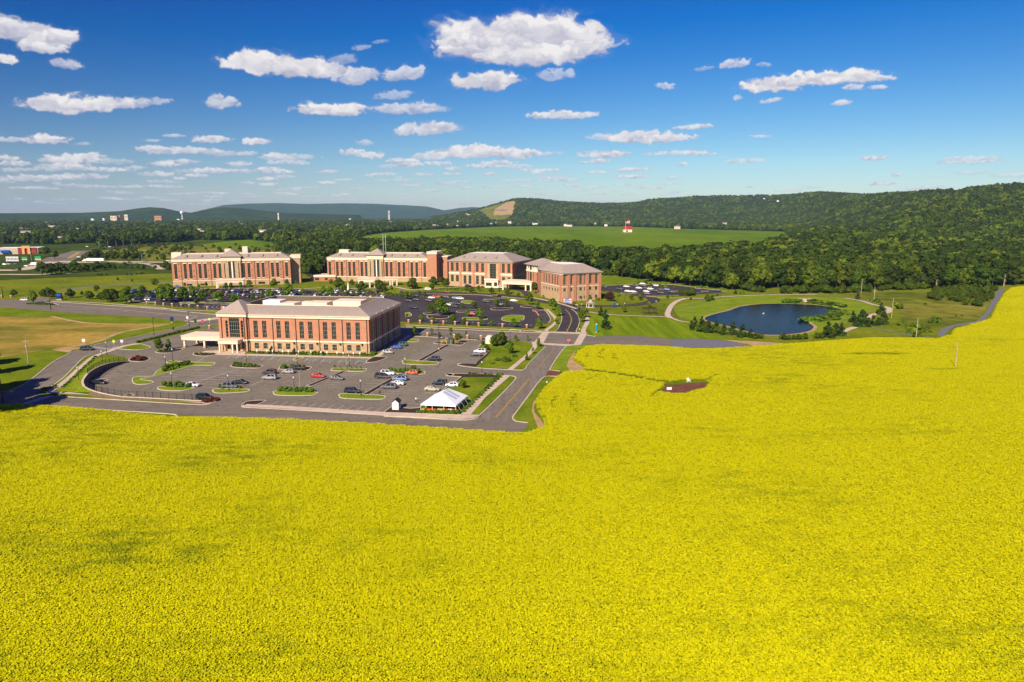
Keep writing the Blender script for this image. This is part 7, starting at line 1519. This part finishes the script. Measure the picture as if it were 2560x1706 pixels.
# hospital fountain
p = g('Y2', 463, 832); h = h_at(p, px('Y2', 0, 690)[1]); o = thing('fountain', p, 'tall white fountain cone in front of the middle hospital wing', 'fountain'); MB().lathe([(0, 1.0), (h * .5, .6), (h, .12)], 12).build('water_jet', m_whp, o); MB().lathe([(0, 4.5), (.6, 4.5), (.6, 4.1), (.3, 4.0)], 20).build('basin', m_conc, o)
p = g('X1', 2137, 526); o = thing('pond_aerator', (p.x, p.y, .12), 'small pale float in the middle of the pond', 'float'); MB().lathe([(0, .5), (.2, .45)], 10).build('float', m_signw, o); MB().lathe([(.25, .2), (.8, .1)], 8).build('nozzle', m_galv, o)
for i, x in enumerate((368, 412, 458)):
    p = g('X2', x - 18, 343); L = (g('X2', x + 20, 343) - p).length; h = h_at(p, px('X2', 0, 316)[1]); o = thing('concrete_outlet', p, 'pale concrete outlet box on the far pond bank, ' + ['left one','middle one','right one'][i], 'outlet'); MB().box(0, 0, 0, .4, 4, h).build('side_wall', m_conc, o); MB().box(L - .4, 0, 0, L, 4, h).build('side_wall', m_conc, o); MB().box(.4, 3.6, 0, L - .4, 4, h).build('back_wall', m_conc, o); MB().box(.4, .6, 0, L - .4, 1, h * .75).build('front_wall', m_conc, o)
# pond fences of posts and rails
def rail_fence(pts, lab, step=3.0): return fence('wooden_fence', pts, 1.25, lab, None, step=step, m=mat('fence_timber', (.20,.15,.09), .9, var=.2, sc=1), pick=None, rails=3)
rail_fence(smooth(GP('X1', [(1340,608),(1240,585),(1192,552),(1186,512),(1212,490),(1400,443),(1600,378),(1750,353),(2000,338),(2200,330)]), 3, False), 'wooden post and rail fence curving round the left bank of the pond')
rail_fence(smooth(GP('X2', [(180,282),(450,285),(680,303),(870,322),(1030,372)]), 3, False), 'wooden post and rail fence along the far bank of the pond'); rail_fence(smooth(GP('X2', [(-250,640),(-60,655),(30,660),(175,668)]), 2, False), 'pale wooden fence between the shrubs on the near bank')
rail_fence(smooth(GP('X2', [(700,545),(740,520),(800,490),(1000,430)]), 2, False), 'wooden fence beside the pines right of the pond')
# white chair and board in the field clearing
def armchair(p, sc):
    o = thing('garden_chair', p, 'oversized white slatted garden chair at the clearing in the yellow field', 'chair', rz=.2)
    for x in (-.45, .45): MB().box(x - .06, -.5, 0, x + .06, -.38, .75).build('leg', m_whp, o); MB().box(x - .06, .3, 0, x + .06, .42, .7).build('leg', m_whp, o); MB().box(x - .1, -.55, .75, x + .1, .5, .82).build('arm', m_whp, o)
    for i in range(6): MB().box(-.4, -.42 + i * .14, .42 - i * .02, .4, -.30 + i * .14, .46 - i * .02).build('seat_slat', m_whp, o)
    for i in range(6): q = MB(); x = -.38 + i * .13; q.quad((x, .38, .4), (x + .11, .38, .4), (x + .11, .62, 1.35), (x, .62, 1.35)); q.quad((x + .11, .42, .4), (x, .42, .4), (x, .66, 1.35), (x + .11, .66, 1.35)); q.build('back_slat', m_whp, o)
    o.scale = (sc,) * 3
p = g('X4', 1446, 532); armchair(Vector((p.x, p.y, .55)), h_at(p, px('X4', 0, 492)[1]) / 1.45); p = g('X4', 1240, 606); o = thing('sign_board', (p.x, p.y, .5), 'low white board at the near edge of the field clearing', 'sign'); MB().box(0, 0, .1, 1.5, .08, .9).build('board', m_whp, o); MB().box(.1, .08, 0, .2, .15, .9).build('leg', m_whp, o); MB().box(1.3, .08, 0, 1.4, .15, .9).build('leg', m_whp, o)
p = g('Z4', 1842, 672); o = thing('hydrant_post', p, 'small white capped marker post on the field edge beside the road', 'marker'); MB().lathe([(0, .12), (1.5, .12)], 8).build('post', m_dwood, o); MB().lathe([(1.5, .22), (1.9, .22)], 8).build('cap', m_signw, o)
# red-roofed farmhouse with flag in the green field
p = G(1559, 581); e_ = G(1580, 581); L = (e_ - p).length; h = h_at(p, 574); o = thing('farm_building', p, 'small red roofed stone building alone in the green farm field', 'building'); q = MB(); q.box(0, 0, 0, L, L * .7, h); q.build('wall', m_cream, o); hr_ = h_at(p, 568); q = MB(); q.quad((-1, -1, h), (L + 1, -1, h), (L + 1, L * .35, hr_ + 2), (-1, L * .35, hr_ + 2)); q.quad((L + 1, L * .7 + 1, h), (-1, L * .7 + 1, h), (-1, L * .35, hr_ + 2), (L + 1, L * .35, hr_ + 2)); q.build('roof', mat('red_metal_roof', (.34,.025,.018), .6, var=0), o); MB().box(L * .3, -.2, 1, L * .5, .1, h * .7).build('window', m_glass, o)
p = G(1563.5, 583); h = h_at(p, 552); o = thing('flagpole', p, 'tall flagpole with striped flag beside the red roofed building', 'flagpole'); MB().tube([(0, 0, 0), (0, 0, h)], .35, 6).build('pole', m_whp, o); fw, fh = 12, 8; fl_ = MB()
for i in range(7): fl_.cur = i % 2; fl_.box(.5, -.1, h - fh + fh * i / 7, fw, .1, h - fh + fh * (i + 1) / 7)
fl_.build('flag', [m_signr, m_signw], o); MB().box(.5, -.15, h - fh * .5, fw * .4, .15, h).build('flag_canton', m_navy, o)
# shops and far buildings
a, b_ = g('X3', -60, 700), g('X3', 490, 690); o = building('shopping_centre', a, 'low tan retail building with red panels and an orange framed front at the left edge'); f = Fac(o, a, b_); h = h_at(a, px('X3', 0, 622)[1]); f.wall('tan_wall', 0, f.L, 0, h, m_flat); MB().box(0, -40, h - .3, f.L, -.1, h, T=f.M).build('flat_roof', m_whroof, o)
for x0, x1, m in ((230,290,m_signr),(380,470,m_signr)): s0, s1 = f.hit('X3', x0, 650)[0], f.hit('X3', x1, 650)[0]; MB().box(s0, .05, 0, s1, .8, h + .5, T=f.M).build('red_panel', mat('dull_red', (.30,.035,.03), .8, var=0), o)
s0, s1 = f.hit('X3', 285, 650)[0], f.hit('X3', 390, 650)[0]; m_of = mat('orange_render', (.75,.42,.14), .8, var=0); 
for q in ((s0, 0, s0 + 3, h + 3), (s1 - 3, 0, s1, h + 3), (s0 + 3, h - .5, s1 - 3, h + 3)): MB().box(q[0], .1, q[1], q[2], 2, q[3], T=f.M).build('orange_frame', m_of, o)
MB().box(s0 + 3, .1, 0, s1 - 3, .4, h - .5, T=f.M).build('shop_front', m_darkred if 'm_darkred' in globals() else m_signr, o); s0, s1 = f.hit('X3', 10, 650)[0], f.hit('X3', 120, 650)[0]; MB().box(s0, .1, h * .3, s1, 2.5, h * .7, T=f.M).build('blue_awning', m_blue, o)
def house(u, v, w=13, col=None, lab='white house among the trees', z=None, hh=5.5):
    p = G(u, v); p.z = tz(p.x, p.y) if z is None else z; o = thing('house', p, '', 'house', 'houses among the trees', random.uniform(-.5, .5)); L, D_ = w, w * .7
    q = MB(); q.box(-L / 2, -D_ / 2, 0, L / 2, D_ / 2, hh); q.quad((-L / 2, -D_ / 2, hh), (-L / 2, D_ / 2, hh), (-L / 2, 0, hh + 3)); q.quad((L / 2, D_ / 2, hh), (L / 2, -D_ / 2, hh), (L / 2, 0, hh + 3)); q.build('wall', col or m_whp, o)
    r = MB(); r.quad((-L / 2 - .4, -D_ / 2 - .4, hh - .2), (L / 2 + .4, -D_ / 2 - .4, hh - .2), (L / 2 + .4, 0, hh + 3.1), (-L / 2 - .4, 0, hh + 3.1)); r.quad((L / 2 + .4, D_ / 2 + .4, hh - .2), (-L / 2 - .4, D_ / 2 + .4, hh - .2), (-L / 2 - .4, 0, hh + 3.1), (L / 2 + .4, 0, hh + 3.1)); r.build('roof', m_roof if random.random() < .5 else m_shing, o)
    for x in (-L * .3, L * .25): MB().box(x - .6, -D_ / 2 - .05, 2.8, x + .6, -D_ / 2 + .02, 4.2).build('window', m_glass, o)
    auto(o, lab, u); return o
for u, v, w, lab in HOUSES: house(u, v, w, None if random.random() < .75 else m_flat, lab, hh=5.5 + w * .12)
# church spire, water tower, town blocks
def far_pt(u, R): az = math.atan((u - 1280) / F * math.cos(PITCH)); return Vector((R * math.sin(az), R * math.cos(az), tz(R * math.sin(az), R * math.cos(az))))
def top_at(p, v): return h_at(Vector((p.x, p.y, 0)), v) if False else (H + (math.hypot(p.x, p.y)) * math.tan(pix_azel(upx((p.x, p.y, 60))[0], v)[1]))
p = far_pt(455, 5000); zt = top_at(p, 528); o = thing('water_tower', (p.x, p.y, 0), 'white bulb water tower on the skyline at left', 'water tower'); MB().lathe([(zt - 20, 3), (zt - 18, 9), (zt - 9, 12), (zt - 1, 8), (zt, .5)], 14).build('tank', m_whp, o); MB().lathe([(0, 4), (zt - 18, 3)], 8).build('stem', m_whp, o)
for u0, u1, vt, m, lab in ((275,293,540,m_flat,'long tan apartment block far off on the skyline'),(294,300,539,m_brick,'narrow brick tower beside the long tan block'),(310,320,537,m_flat,'stepped tan block right of the brick tower'),(694,697,533,m_cream,'thin pale church tower below the blue ridge'),(970,975,527,m_galv,'grey office tower below the blue ridge'),(226,233,547,m_whp,'low white building left of the tan block'),(255,260,546,m_whp,'small white block left of the long tan block'),(385,405,540,m_brick,'low brick building left of the water tower')):
    a, b_ = far_pt(u0, 4600), far_pt(u1, 4600); zt = top_at(a, vt); o = building('town_building', a, lab); L = (b_ - a).length; MB().box(0, 0, 0, L, 20, zt).build('wall', m, o)
    for i in range(max(2, int(L / 12))): MB().box(L * (i + .3) / max(2, int(L / 12)), -.3, zt * .7, L * (i + .7) / max(2, int(L / 12)), .1, zt * .8).build('window', m_glass, o)
# ================================================================== CAMPUS TREES AND SHRUBS
def many(vw, key, base, pts, **k):
    for q in pts: ptree(vw, q[0], q[1], q[2], key, base, **k)
many('Y4', 'campus', 'young green tree on an upper lot island', [(430,388,275),(545,405,200),(600,412,260),(690,500,385),(855,415,335),(925,325,235),(990,445,310),(1010,525,440),(1185,318,210),(1285,305,225),(1375,540,430),(1550,285,150),(1640,330,235),(795,320,258),(660,260,210)], group='young trees on the upper lot islands')
many('Y4', 'campus', 'young green tree in the verge of the upper lot', [(330,470,390),(455,490,410),(820,515,430),(1135,520,455),(1665,555,430),(165,430,380),(100,200,140)], group='trees in the verge of the upper lot')
many('Y4', 'campus', 'street tree along the upper access road', [(1820,350,205),(1880,410,295),(2060,300,240),(2115,350,280),(2150,480,340),(2165,430,300),(1860,500,430)], group='street trees of the access road')
many('Y4', 'round', 'dense dark tree beside the clinic', [(1620,150,30),(1690,165,80),(240,90,0),(1125,160,85),(1305,165,95),(905,150,75),(1890,195,115),(2030,200,130),(2080,205,135),(1765,155,75)], group='dense trees beside the clinic')
many('Y4', 'campus', 'young tree on the lawn before the clinic', [(1430,195,140),(445,120,40),(980,130,60),(2240,225,170),(370,180,125),(620,60,10),(310,170,120),(165,220,130),(220,215,150)], group='young trees on the clinic lawn')
many('Y4', 'blue', 'blue spruce beside the clinic wall', [(1958,185,90),(2003,200,115)])
many('Z4', 'column', 'small street tree along the right side road', [(1625,148,78),(1748,215,108),(1685,295,218),(1615,370,285)], group='small street trees along the right side road')
many('Z4', 'column', 'small street tree along the main road', [(755,85,-10),(930,100,30),(630,130,45),(540,85,0)], group='small street trees along the main road')
many('Z4', 'campus', 'young tree beside the yellow bollards', [(840,175,58)]); many('Z4', 'pine', 'dark conical evergreen at the building corner', [(380,92,38)]); many('Z4', 'column', 'dark narrow tree in the building shadow', [(345,92,-20)])
many('Z4', 'round', 'dense evergreen beside the generator box', [(1330,190,45),(1270,200,65),(1240,215,110),(1300,205,90),(1165,255,188),(1120,195,148),(1360,160,95)], group='dense evergreens beside the generator')
many('Z4', 'campus', 'tree standing on the sloping lawn', [(1420,300,150),(1490,150,80)]); many('Z4', 'low', 'low bush on the sloping lawn', [(1280,375,335),(1370,385,325),(1205,415,390),(1240,410,385),(1470,335,290)], name='bush', group='bushes on the sloping lawn')
many('Z4', 'campus', 'leafy tree on the lawn behind the tent', [(890,690,580)]); many('Z4', 'low', 'small shrub in the hedge beside the sidewalk', [(1330 - i * 27, 540 + i * 26, 505 + i * 26) for i in range(17)], name='shrub', group='hedge shrubs beside the sidewalk')
many('Z4', 'low', 'small shrub along the top of the right lawn', [(965,525,500),(995,525,503),(1025,527,505),(1060,528,507),(1140,530,508),(1180,532,510),(1215,533,512),(1290,535,505)], name='shrub', group='shrubs along the top of the right lawn')
many('Z4', 'low', 'low plant at the tent front', [(380 + i * 30, 955 + i * 1.5, 930) for i in range(16)], name='shrub', group='low plants at the tent front')
# clipped round shrubs on the near islands
for vw, pts, w in (('Z1', [(850,1088,1025),(905,1090,1030),(955,1090,1032),(1008,1092,1032),(1065,1092,1032),(1115,1094,1034),(1170,1096,1038)], 'of the middle island'), ('Z2', [(1730,1035,975),(1785,1038,978),(1862,1042,972),(1915,1043,985),(1978,1048,992)], 'of the left island'),
    ('Z1', [(2000,885,830),(2050,888,838),(2098,890,838),(2142,892,838),(2190,892,840),(2240,890,845),(2290,892,838)], 'behind the orange car')):
    many(vw, 'shrub', 'clipped green shrub in the row ' + w, pts, name='shrub', group='clipped shrubs ' + w, wide=1.05)
many('Z1', 'shrub', 'leafy shrub on the island with the black pickup', [(885,845,790),(960,835,795),(990,832,800),(1085,850,800),(1050,840,810),(1110,855,825)], name='shrub', group='shrubs on the island with the black pickup')
many('Z1', 'low', 'low plant on the mulch island with tall lamp', [(370,815,778),(400,818,785),(430,820,785),(470,822,790),(510,822,788),(540,824,795),(580,826,800),(610,828,808)], name='shrub', group='low plants on the mulch island')
many('Z1', 'sapling', 'thin sapling on the planted island before the building', [(1415,850,805),(1470,850,815),(1590,850,815),(1640,852,818),(1690,855,820),(1545,850,812)], group='saplings on the thin island')
many('Z1', 'sapling', 'thin sapling at an island end', [(212,1070,1010),(1715,1120,1075),(1890,1130,1080)], group='saplings at island ends'); many('Z2', 'sapling', 'thin sapling at an island end', [(2315,1055,1010)], group='saplings at island ends')
many('Z1', 'low', 'low bush beside a parked car', [(420,1060,1030),(2000 + 250,865,820)], name='bush')
many('Z2', 'low', 'bush on the long planted island', [(1740,860,810),(1780,845,800),(1820,835,795),(1860,828,785),(1900,820,778),(1940,812,765),(1980,805,765),(1860,845,812),(1800,862,825),(1720,880,840)], name='bush', group='bushes on the long planted island')
many('Z2', 'red', 'dark red shrub at the lot entrance', [(1400,755,725),(1440,745,708),(1480,755,718),(1510,750,715),(1455,765,735)], name='shrub', group='dark red shrubs at the lot entrance')
many('Z2', 'red', 'dark red shrub at the end of the fence', [(2150,1195,1162),(2185,1195,1155),(2220,1192,1150),(2255,1190,1150),(2290,1180,1152)], name='shrub', group='dark red shrubs at the end of the fence')
many('Z2', 'campus', 'small round tree on the mulch island', [(1672,665,535)]); many('Z2', 'column', 'slim light green tree on the mulch island', [(1772,650,530)]); many('Z2', 'sapling', 'slim young tree by the road corner', [(2050,392,318),(1820,455,405)])
many('Z2', 'low', 'hedge shrub above the side road', [(1440 + i * 22, 578 - i * 5.3, 556 - i * 5.3) for i in range(30)], name='hedge_shrub', group='hedge shrubs above the side road', wide=1.2)
many('Z2', 'low', 'hedge shrub beside the curved sidewalk', [(1005 - i * 21, 735 + i * 19.5, 712 + i * 19.5) for i in range(17)], name='hedge_shrub', group='hedge shrubs beside the curved sidewalk', wide=1.1)
many('Z2', 'low', 'dark bush at the left road corner', [(470,1085,1045),(500,1070,1040),(530,1060,1035),(440,1095,1065),(570,1045,1015)], name='bush', group='bushes at the left road corner')
many('Z2', 'low', 'flowering bush beside the entrance plaza', [(2060,700,678),(2105,700,675),(2150,702,680),(2200,702,682),(2240,700,680),(1680,672,650),(1720,668,648),(1780,662,640)], name='bush', group='bushes beside the entrance plaza')
many('Z1', 'low', 'foundation shrub along the office building', [(580,690,670),(615,690,672),(655,692,675),(700,693,670),(800,695,675),(850,697,672),(880,697,678),(950,699,676),(1050,700,672),(1085,702,665),(1130,703,668),(1170,704,662),(1210,705,665),(1250,706,668),(1285,707,672),(1700,712,682),(1735,712,680),(1810,705,668),(1840,700,668)], name='shrub', group='foundation shrubs along the office building')
many('Z1', 'pine', 'narrow dark evergreen against the office building', [(755,690,615),(992,697,630)])
# main road islands and hospital lot trees
many('Z2', 'campus', 'tree in the main road median at left', [(350,160,30)]); many('Z2', 'low', 'low shrub in the main road median', [(290 + i * 28, 172 + i * 1, 155) for i in range(10)], name='shrub', group='low shrubs in the main road median')
many('Z2', 'round', 'dark round tree on the verge of the hospital lot', [(150,90,12),(460,95,10),(520,98,5),(740,105,5),(940,120,25),(1060,125,45),(1130,150,5),(1200,148,10),(1330,165,0)], group='dark round trees on the verge of the hospital lot')
many('Z2', 'campus', 'leafy tree in the hospital lot', [(1480,130,20),(1690,150,55),(1790,160,20),(1930,150,0),(2070,180,105),(2130,150,15),(2290,160,30),(2020,105,-20),(860,80,35),(1580,110,20)], group='leafy trees in the hospital lot')
many('Y1', 'campus', 'leafy tree in the hospital lot', [(30,870,640),(120,880,620),(330,850,660),(600,840,690),(860,850,720),(1040,900,740),(1000,700,600),(1110,860,790),(1300,850,755),(1440,860,740),(1540,830,680),(1600,690,540),(1690,730,660),(1800,820,610),(1920,800,740),(2000,780,680),(2060,820,760),(650,655,590),(350,660,600),(540,680,615),(510,910,825),(720,780,690),(1250,680,560),(1130,680,590),(1780,640,550),(1910,620,560),(2290,780,640),(1320,900,830),(930,700,600)], group='leafy trees in the hospital lot')
many('Y2', 'round', 'dark dense tree before the middle hospital wing', [(320,800,605),(680,840,665),(1050,880,740),(1510,800,605),(970,830,640),(520,740,640),(1850,740,590),(1990,720,600),(2070,780,630),(2230,740,600)], group='dark dense trees before the middle hospital wing')
many('Y2', 'campus', 'young tree before the middle hospital wing', [(170,940,770),(390,870,720),(785,900,800),(640,930,830),(520,940,880),(450,930,820),(250,760,660),(180,740,640),(1170,830,740),(1400,980,850),(1490,950,850),(1630,900,840),(1710,920,850),(1830,830,710),(1950,640,1040) if False else (1840,1170,1040),(1960,1020,940),(1190,920,870)], group='young trees before the middle hospital wing')
many('Y2', 'low', 'hedge bush along the hospital drive', [(1960 + i * 35, 815, 790) for i in range(11)] + [(1120 + i * 30, 905, 875) for i in range(5)], name='bush', group='hedge bushes along the hospital drive')
many('Y3', 'low', 'bush on the bank before the clinic', [(60 + i * 38, 665 + i * 2, 640) for i in range(9)] + [(560,640,615),(780,690,650),(970,720,690)], name='bush', group='bushes on the bank before the clinic')
many('Y3', 'campus', 'small tree at the clinic foot', [(190,600,500),(470,610,520),(870,560,520),(1110,560,510),(2000,800,740),(1500,690,640)], group='small trees at the clinic foot')
many('Y3', 'purple', 'dark purple tree right of the clinic', [(2270,820,690)]); many('Y3', 'low', 'round bush before the three storey clinic', [(1820,805,775),(2100,810,770),(1450,760,720),(1380,770,740),(2200,780,755)], name='bush', group='round bushes before the three storey clinic')
# pond, lawns
many('X1', 'pine', 'dark pine on the lawn beside the marker', [(430,545,455),(480,560,480),(475,685,535)], group='dark pines on the lawn'); many('X1', 'campus', 'small tree on the clinic lawn right', [(670,510,435),(935,455,390),(1092,450,415),(845,385,310),(745,380,310),(520,390,310),(315,400,335),(1130,375,325)], group='small trees on the clinic lawn right')
many('X1', 'blue', 'blue spruce on the lawn', [(570,455,405),(668,440,420)]); many('X1', 'round', 'leafy tree beside the pond path', [(1330,340,250),(1385,335,250),(1275,335,265),(1545,395,320),(1595,385,325),(1375,380,350)], group='leafy trees beside the pond path')
many('X1', 'pine', 'small conical tree on the far lawn', [(1842,318,268),(1898,316,290),(1930,312,288)], group='small conical trees on the far lawn'); many('X1', 'low', 'bush near the right lot', [(1640,335,305),(1690,340,325),(1180,350,335),(620,340,318),(1480,250,225),(1540,255,228),(965,225,195),(895,210,180),(1210,250,225),(1110,245,215),(1050,240,212),(815,200,175)], name='bush', group='bushes near the right lot')
many('X1', 'round', 'bright tree at the wood edge', [(800,125,50)])
many('X1', 'pine', 'evergreen in the row on the near pond bank', [(1380,695,600),(1412,665,560),(1490,660,555),(1560,725,600),(1640,670,590),(1720,745,635),(1815,748,612),(1912,770,630),(1998,775,680)], group='evergreens on the near pond bank')
many('X1', 'round', 'leafy shrub tree in the row on the near pond bank', [(1465,715,625),(1510,715,640),(1600,720,640),(1650,725,650),(1690,735,660),(2060,788,718),(2105,788,725),(2330,795,728),(1540,690,600)], group='leafy shrub trees on the near pond bank')
many('X2', 'round', 'low leafy tree on the near pond bank', [(210,678,618),(255,676,628),(300,676,630),(345,676,620),(400,672,612),(500,668,610),(545,665,618),(1010,555,535),(620,655,560)], group='low leafy trees on the near pond bank')
many('X2', 'pine', 'dark pine right of the pond', [(600,658,520),(670,645,525),(720,640,530),(825,525,425),(905,555,405),(945,560,450),(870,560,460),(1005,545,455),(1045,550,480),(1075,450,350),(1095,540,430),(1115,535,450),(870,320,255)], group='dark pines right of the pond')
many('X2', 'low', 'bush in the rough meadow', [(1250,550,510),(1285,552,515),(1360,580,530),(1400,590,535),(1490,610,560),(1545,530,470),(1580,528,480),(1330,620,590),(1410,655,600),(1470,365,345),(1225,400,340),(1750,470,455),(1800,465,452),(1040,345,305),(980,330,300)], name='bush', group='bushes in the rough meadow')
r2 = random.Random(5); reg = GP('X2', [(1480,330),(1560,240),(2060,190),(2110,230),(2050,330),(1960,395),(1830,370),(1700,330)])
bcoll = hidden_collection('bush_kinds', [proto('bush_kind_%d' % i, t[0]) for i, t in enumerate(tvar('round') + tvar('low'))])
def bushes(name, P, h0, h1, label):
    n = len(P); s = np.array([r2.uniform(h0, h1) / 6.8 for _ in P]); scatter(name, P, s, RNG.uniform(0, 6.28, n), RNG.integers(0, 3, n), bcoll)
cx_ = [p.x for p in reg]; cy_ = [p.y for p in reg]; T_ = []
while len(T_) < 150:
    x, y = r2.uniform(min(cx_), max(cx_)), r2.uniform(min(cy_), max(cy_))
    if inpoly(np.array([x]), np.array([y]), reg)[0]: T_.append((x, y, 0))
bushes('thicket', T_, 2.5, 4.8, '')
edge = smooth(GP('X1', [(430,110),(800,145),(1200,185),(1500,205),(1800,250),(2100,300)]), 30, False) + smooth(GP('X2', [(200,262),(500,262),(760,262),(1100,235),(1500,225),(2000,180),(2353,172)]), 22, False)
bushes('undergrowth', [(p.x + r2.uniform(-4, 4), p.y + r2.uniform(-3, 8), 0) for p in edge], 2, 6.5, '')
# reeds at the pond
for vw, pts in (('X2', [(450,510),(480,505),(520,500),(560,498),(600,495),(640,492)]), ('X2', [(650,462),(690,450),(730,445)]), ('X2', [(250,345),(330,348),(480,350),(560,360),(640,372),(700,385)])):
    for x, y in pts: tree('low', g(vw, x, y), 2.2, 'pale green reed clump at the pond edge', name='reed_clump', cat='reeds', group='reed clumps at the pond edge', wide=2.6)
# dead tree in front of the wood
p = g('X2', 425, 225); h = h_at(p, px('X2', 0, 65)[1]); o = thing('dead_tree', p, 'bare pale dead tree standing in front of the wood behind the pond', 'tree'); q = MB(); q.tube([(0, 0, 0), (.6, 0, h * .4), (1.5, 0, h)], [.6, .4, .08], 7); q.build('trunk', m_deadwood, o)
for i in range(12): z = h * (.2 + .06 * i); a = i * 2.2; k = h * .28 * (1 - i * .05); MB().tube([(.6, 0, z), (.6 + math.cos(a) * k * .6, math.sin(a) * k * .3, z + k * .6), (.6 + math.cos(a) * k, math.sin(a) * k * .3, z + k * 1.2)], [.2, .12, .03], 5).build('branch', m_deadwood, o)
for x, y, yt in ((1520,215,120),(1300,210,100),(1180,215,150),(2120,195,90),(1930,200,60)):
    p = g('X2', x, y); p.y -= 6; h = h_at(p, px('X2', 0, yt)[1]); o = thing('bare_tree', p, '', 'tree', 'bare trunks at the wood edge'); q = MB(); q.tube([(0, 0, 0), (.3, 0, h * .5), (.2, 0, h)], [.4, .3, .08], 6); q.build('trunk', m_deadwood, o); auto(o, 'bare pale trunk at the edge of the wood', x)
    for i in range(5): z = h * (.35 + .12 * i); a = i * 2.2; k = h * .15; MB().tube([(.3, 0, z), (.3 + math.cos(a) * k, math.sin(a) * k, z + k)], [.12, .03], 4).build('branch', m_deadwood, o)
# meadow bushes and tree line by the highway
many('X3', 'round', 'bush in the meadow before the highway', [(1255,970,935),(1295,970,935),(1365,965,930),(1625,968,935),(1680,968,935),(1745,960,930),(1800,955,925),(1830,950,920),(1505,1030,990),(1690,1045,1010),(1980,1095,1000),(2010,770,725),(2090,770,705),(700,760,640),(600,700,600)], name='bush', group='bushes in the meadow before the highway')
many('X3', 'round', 'dark tree along the highway bank', [(540,965,790),(600,965,810),(660,950,800),(720,945,810),(780,940,800),(840,935,810),(900,935,820),(960,900,770),(1020,930,830),(1080,925,810),(1140,920,830),(1190,920,820),(1250,900,780),(1320,890,830),(1380,890,790),(1460,880,820),(1540,880,830),(1600,880,790),(1680,880,830),(1760,890,810),(1830,900,820),(1990,890,835),(2080,880,810),(2120,880,780),(2170,900,820),(250,910,860),(560,1240,1140),(620,1235,1120),(680,1230,1150)], group='dark trees along the highway bank')
many('X3', 'round', 'scrubby tree between highway and wood', [(1340 + i * 42, 770 - (i % 3) * 12, 680 - (i % 4) * 10) for i in range(12)] + [(1150,780,650),(1200,770,630),(1250,765,620),(1080,770,690)], group='scrubby trees between highway and wood')
r3 = random.Random(8)
bushes('scrub_bushes', [G(r3.uniform(430, 960), r3.uniform(615, 655)) for i in range(130)] + [G(r3.uniform(235, 480), 612 + 38 * r3.random() ** 1.6) for i in range(110)], 2.5, 7, '')
many('X3', 'campus', 'young tree beside the hospital meadow road', [(1240,1190,1090),(1050,1215,1165),(1640,1200,1100),(1820,1200,1090)], group='young trees beside the meadow road')
# big trees just outside the left edge, whose shadow falls on the road
for u, v, h in ((-80,1018,16),(-85,1042,18),(-150,1062,20),(-75,1000,13),(-60,985,15),(-150,1000,18),(-40,938,11),(-240,960,18),(-110,925,14),(-190,900,14),(-330,990,18)):
    tree('wood', G(u, v), h, 'large broadleaf tree just beyond the left edge', group='large trees beyond the left edge')
# quarry face on the end of the far ridge
def quarry():
    us = np.linspace(1180, 1296, 60); RS = np.linspace(3700, 5230, 34); q = MB(); n = len(us)
    for R in RS:
        for u in us:
            az = math.atan((u - 1280) / F * math.cos(PITCH)); x, y = R * math.sin(az), R * math.cos(az); q.v.append((x, y, tz(x, y) + 2.5))
    QX = [(p.x, p.y) for p in QUA]
    for j in range(len(RS) - 1):
        for i in range(n - 1):
            c_ = q.v[j * n + i]
            if not inpoly(np.array([c_[0]]), np.array([c_[1]]), QUA)[0]: continue
            u = us[i]; vv = upx(q.v[j * n + i])[1]; q.f.append((j * n + i, j * n + i + 1, (j + 1) * n + i + 1, (j + 1) * n + i))
            q.m.append(0 if (u < 1228 + (538 - vv) * 1.0 + 6 * math.sin(R_ := RS[j] / 150) or vv > 539) else (2 if 526 < vv < 528.5 and u < 1268 else 1))
    q.build('quarry', [m_meadow, m_sand, m_gravel], kind='structure')
quarry()
# ================================================================== HAZE
hz = MB(); hz.box(-21000, -3000, -1.2, 21000, 21000, 420); HZ = bpy.data.materials.new('haze'); HZ.use_nodes = True; nt = HZ.node_tree; nt.nodes.clear()
pv = nt.nodes.new('ShaderNodeVolumePrincipled'); pv.inputs['Color'].default_value = (.50,.78,1,1); pv.inputs['Density'].default_value = HAZE_D; pv.inputs['Anisotropy'].default_value = 0; ou = nt.nodes.new('ShaderNodeOutputMaterial'); nt.links.new(pv.outputs[0], ou.inputs['Volume'])
if HAZE_D > 0: hz.build('haze', HZ, kind='stuff')
# ================================================================== LABELS
ORD = 'first second third fourth fifth sixth seventh eighth ninth tenth eleventh twelfth thirteenth fourteenth fifteenth sixteenth seventeenth eighteenth nineteenth twentieth'.split()
def ordn(i):
    if i < 20: return ORD[i]
    t = ['twenty','thirty','forty','fifty','sixty','seventy','eighty','ninety'][min((i + 1) // 10 - 2, 7)]; k = (i + 1) % 10
    return t + ('-' + ORD[k - 1] if k else 'ieth').replace('tyieth', 'tieth')
from collections import defaultdict
D_ = defaultdict(list)
for o, b_, u in LAB: D_[b_].append((u, o))
NOORD = ('thicket', 'low bush along', 'bush on the rough', 'reed', 'just beyond', 'house shr')
for b_, L in D_.items():
    L.sort(key=lambda t: t[0]); n = len(L)
    for i, (u, o) in enumerate(L):
        if n == 1 or any(w in b_ for w in NOORD) or n > 45: o['label'] = b_
        elif n == 2: o['label'] = b_ + (', the left one of two' if i == 0 else ', the right one of two')
        else: o['label'] = b_ + (', leftmost' if i == 0 else ', rightmost' if i == n - 1 else ', %s from the left' % ordn(i))
        if n > 1 and not o.get('group'): o['group'] = b_
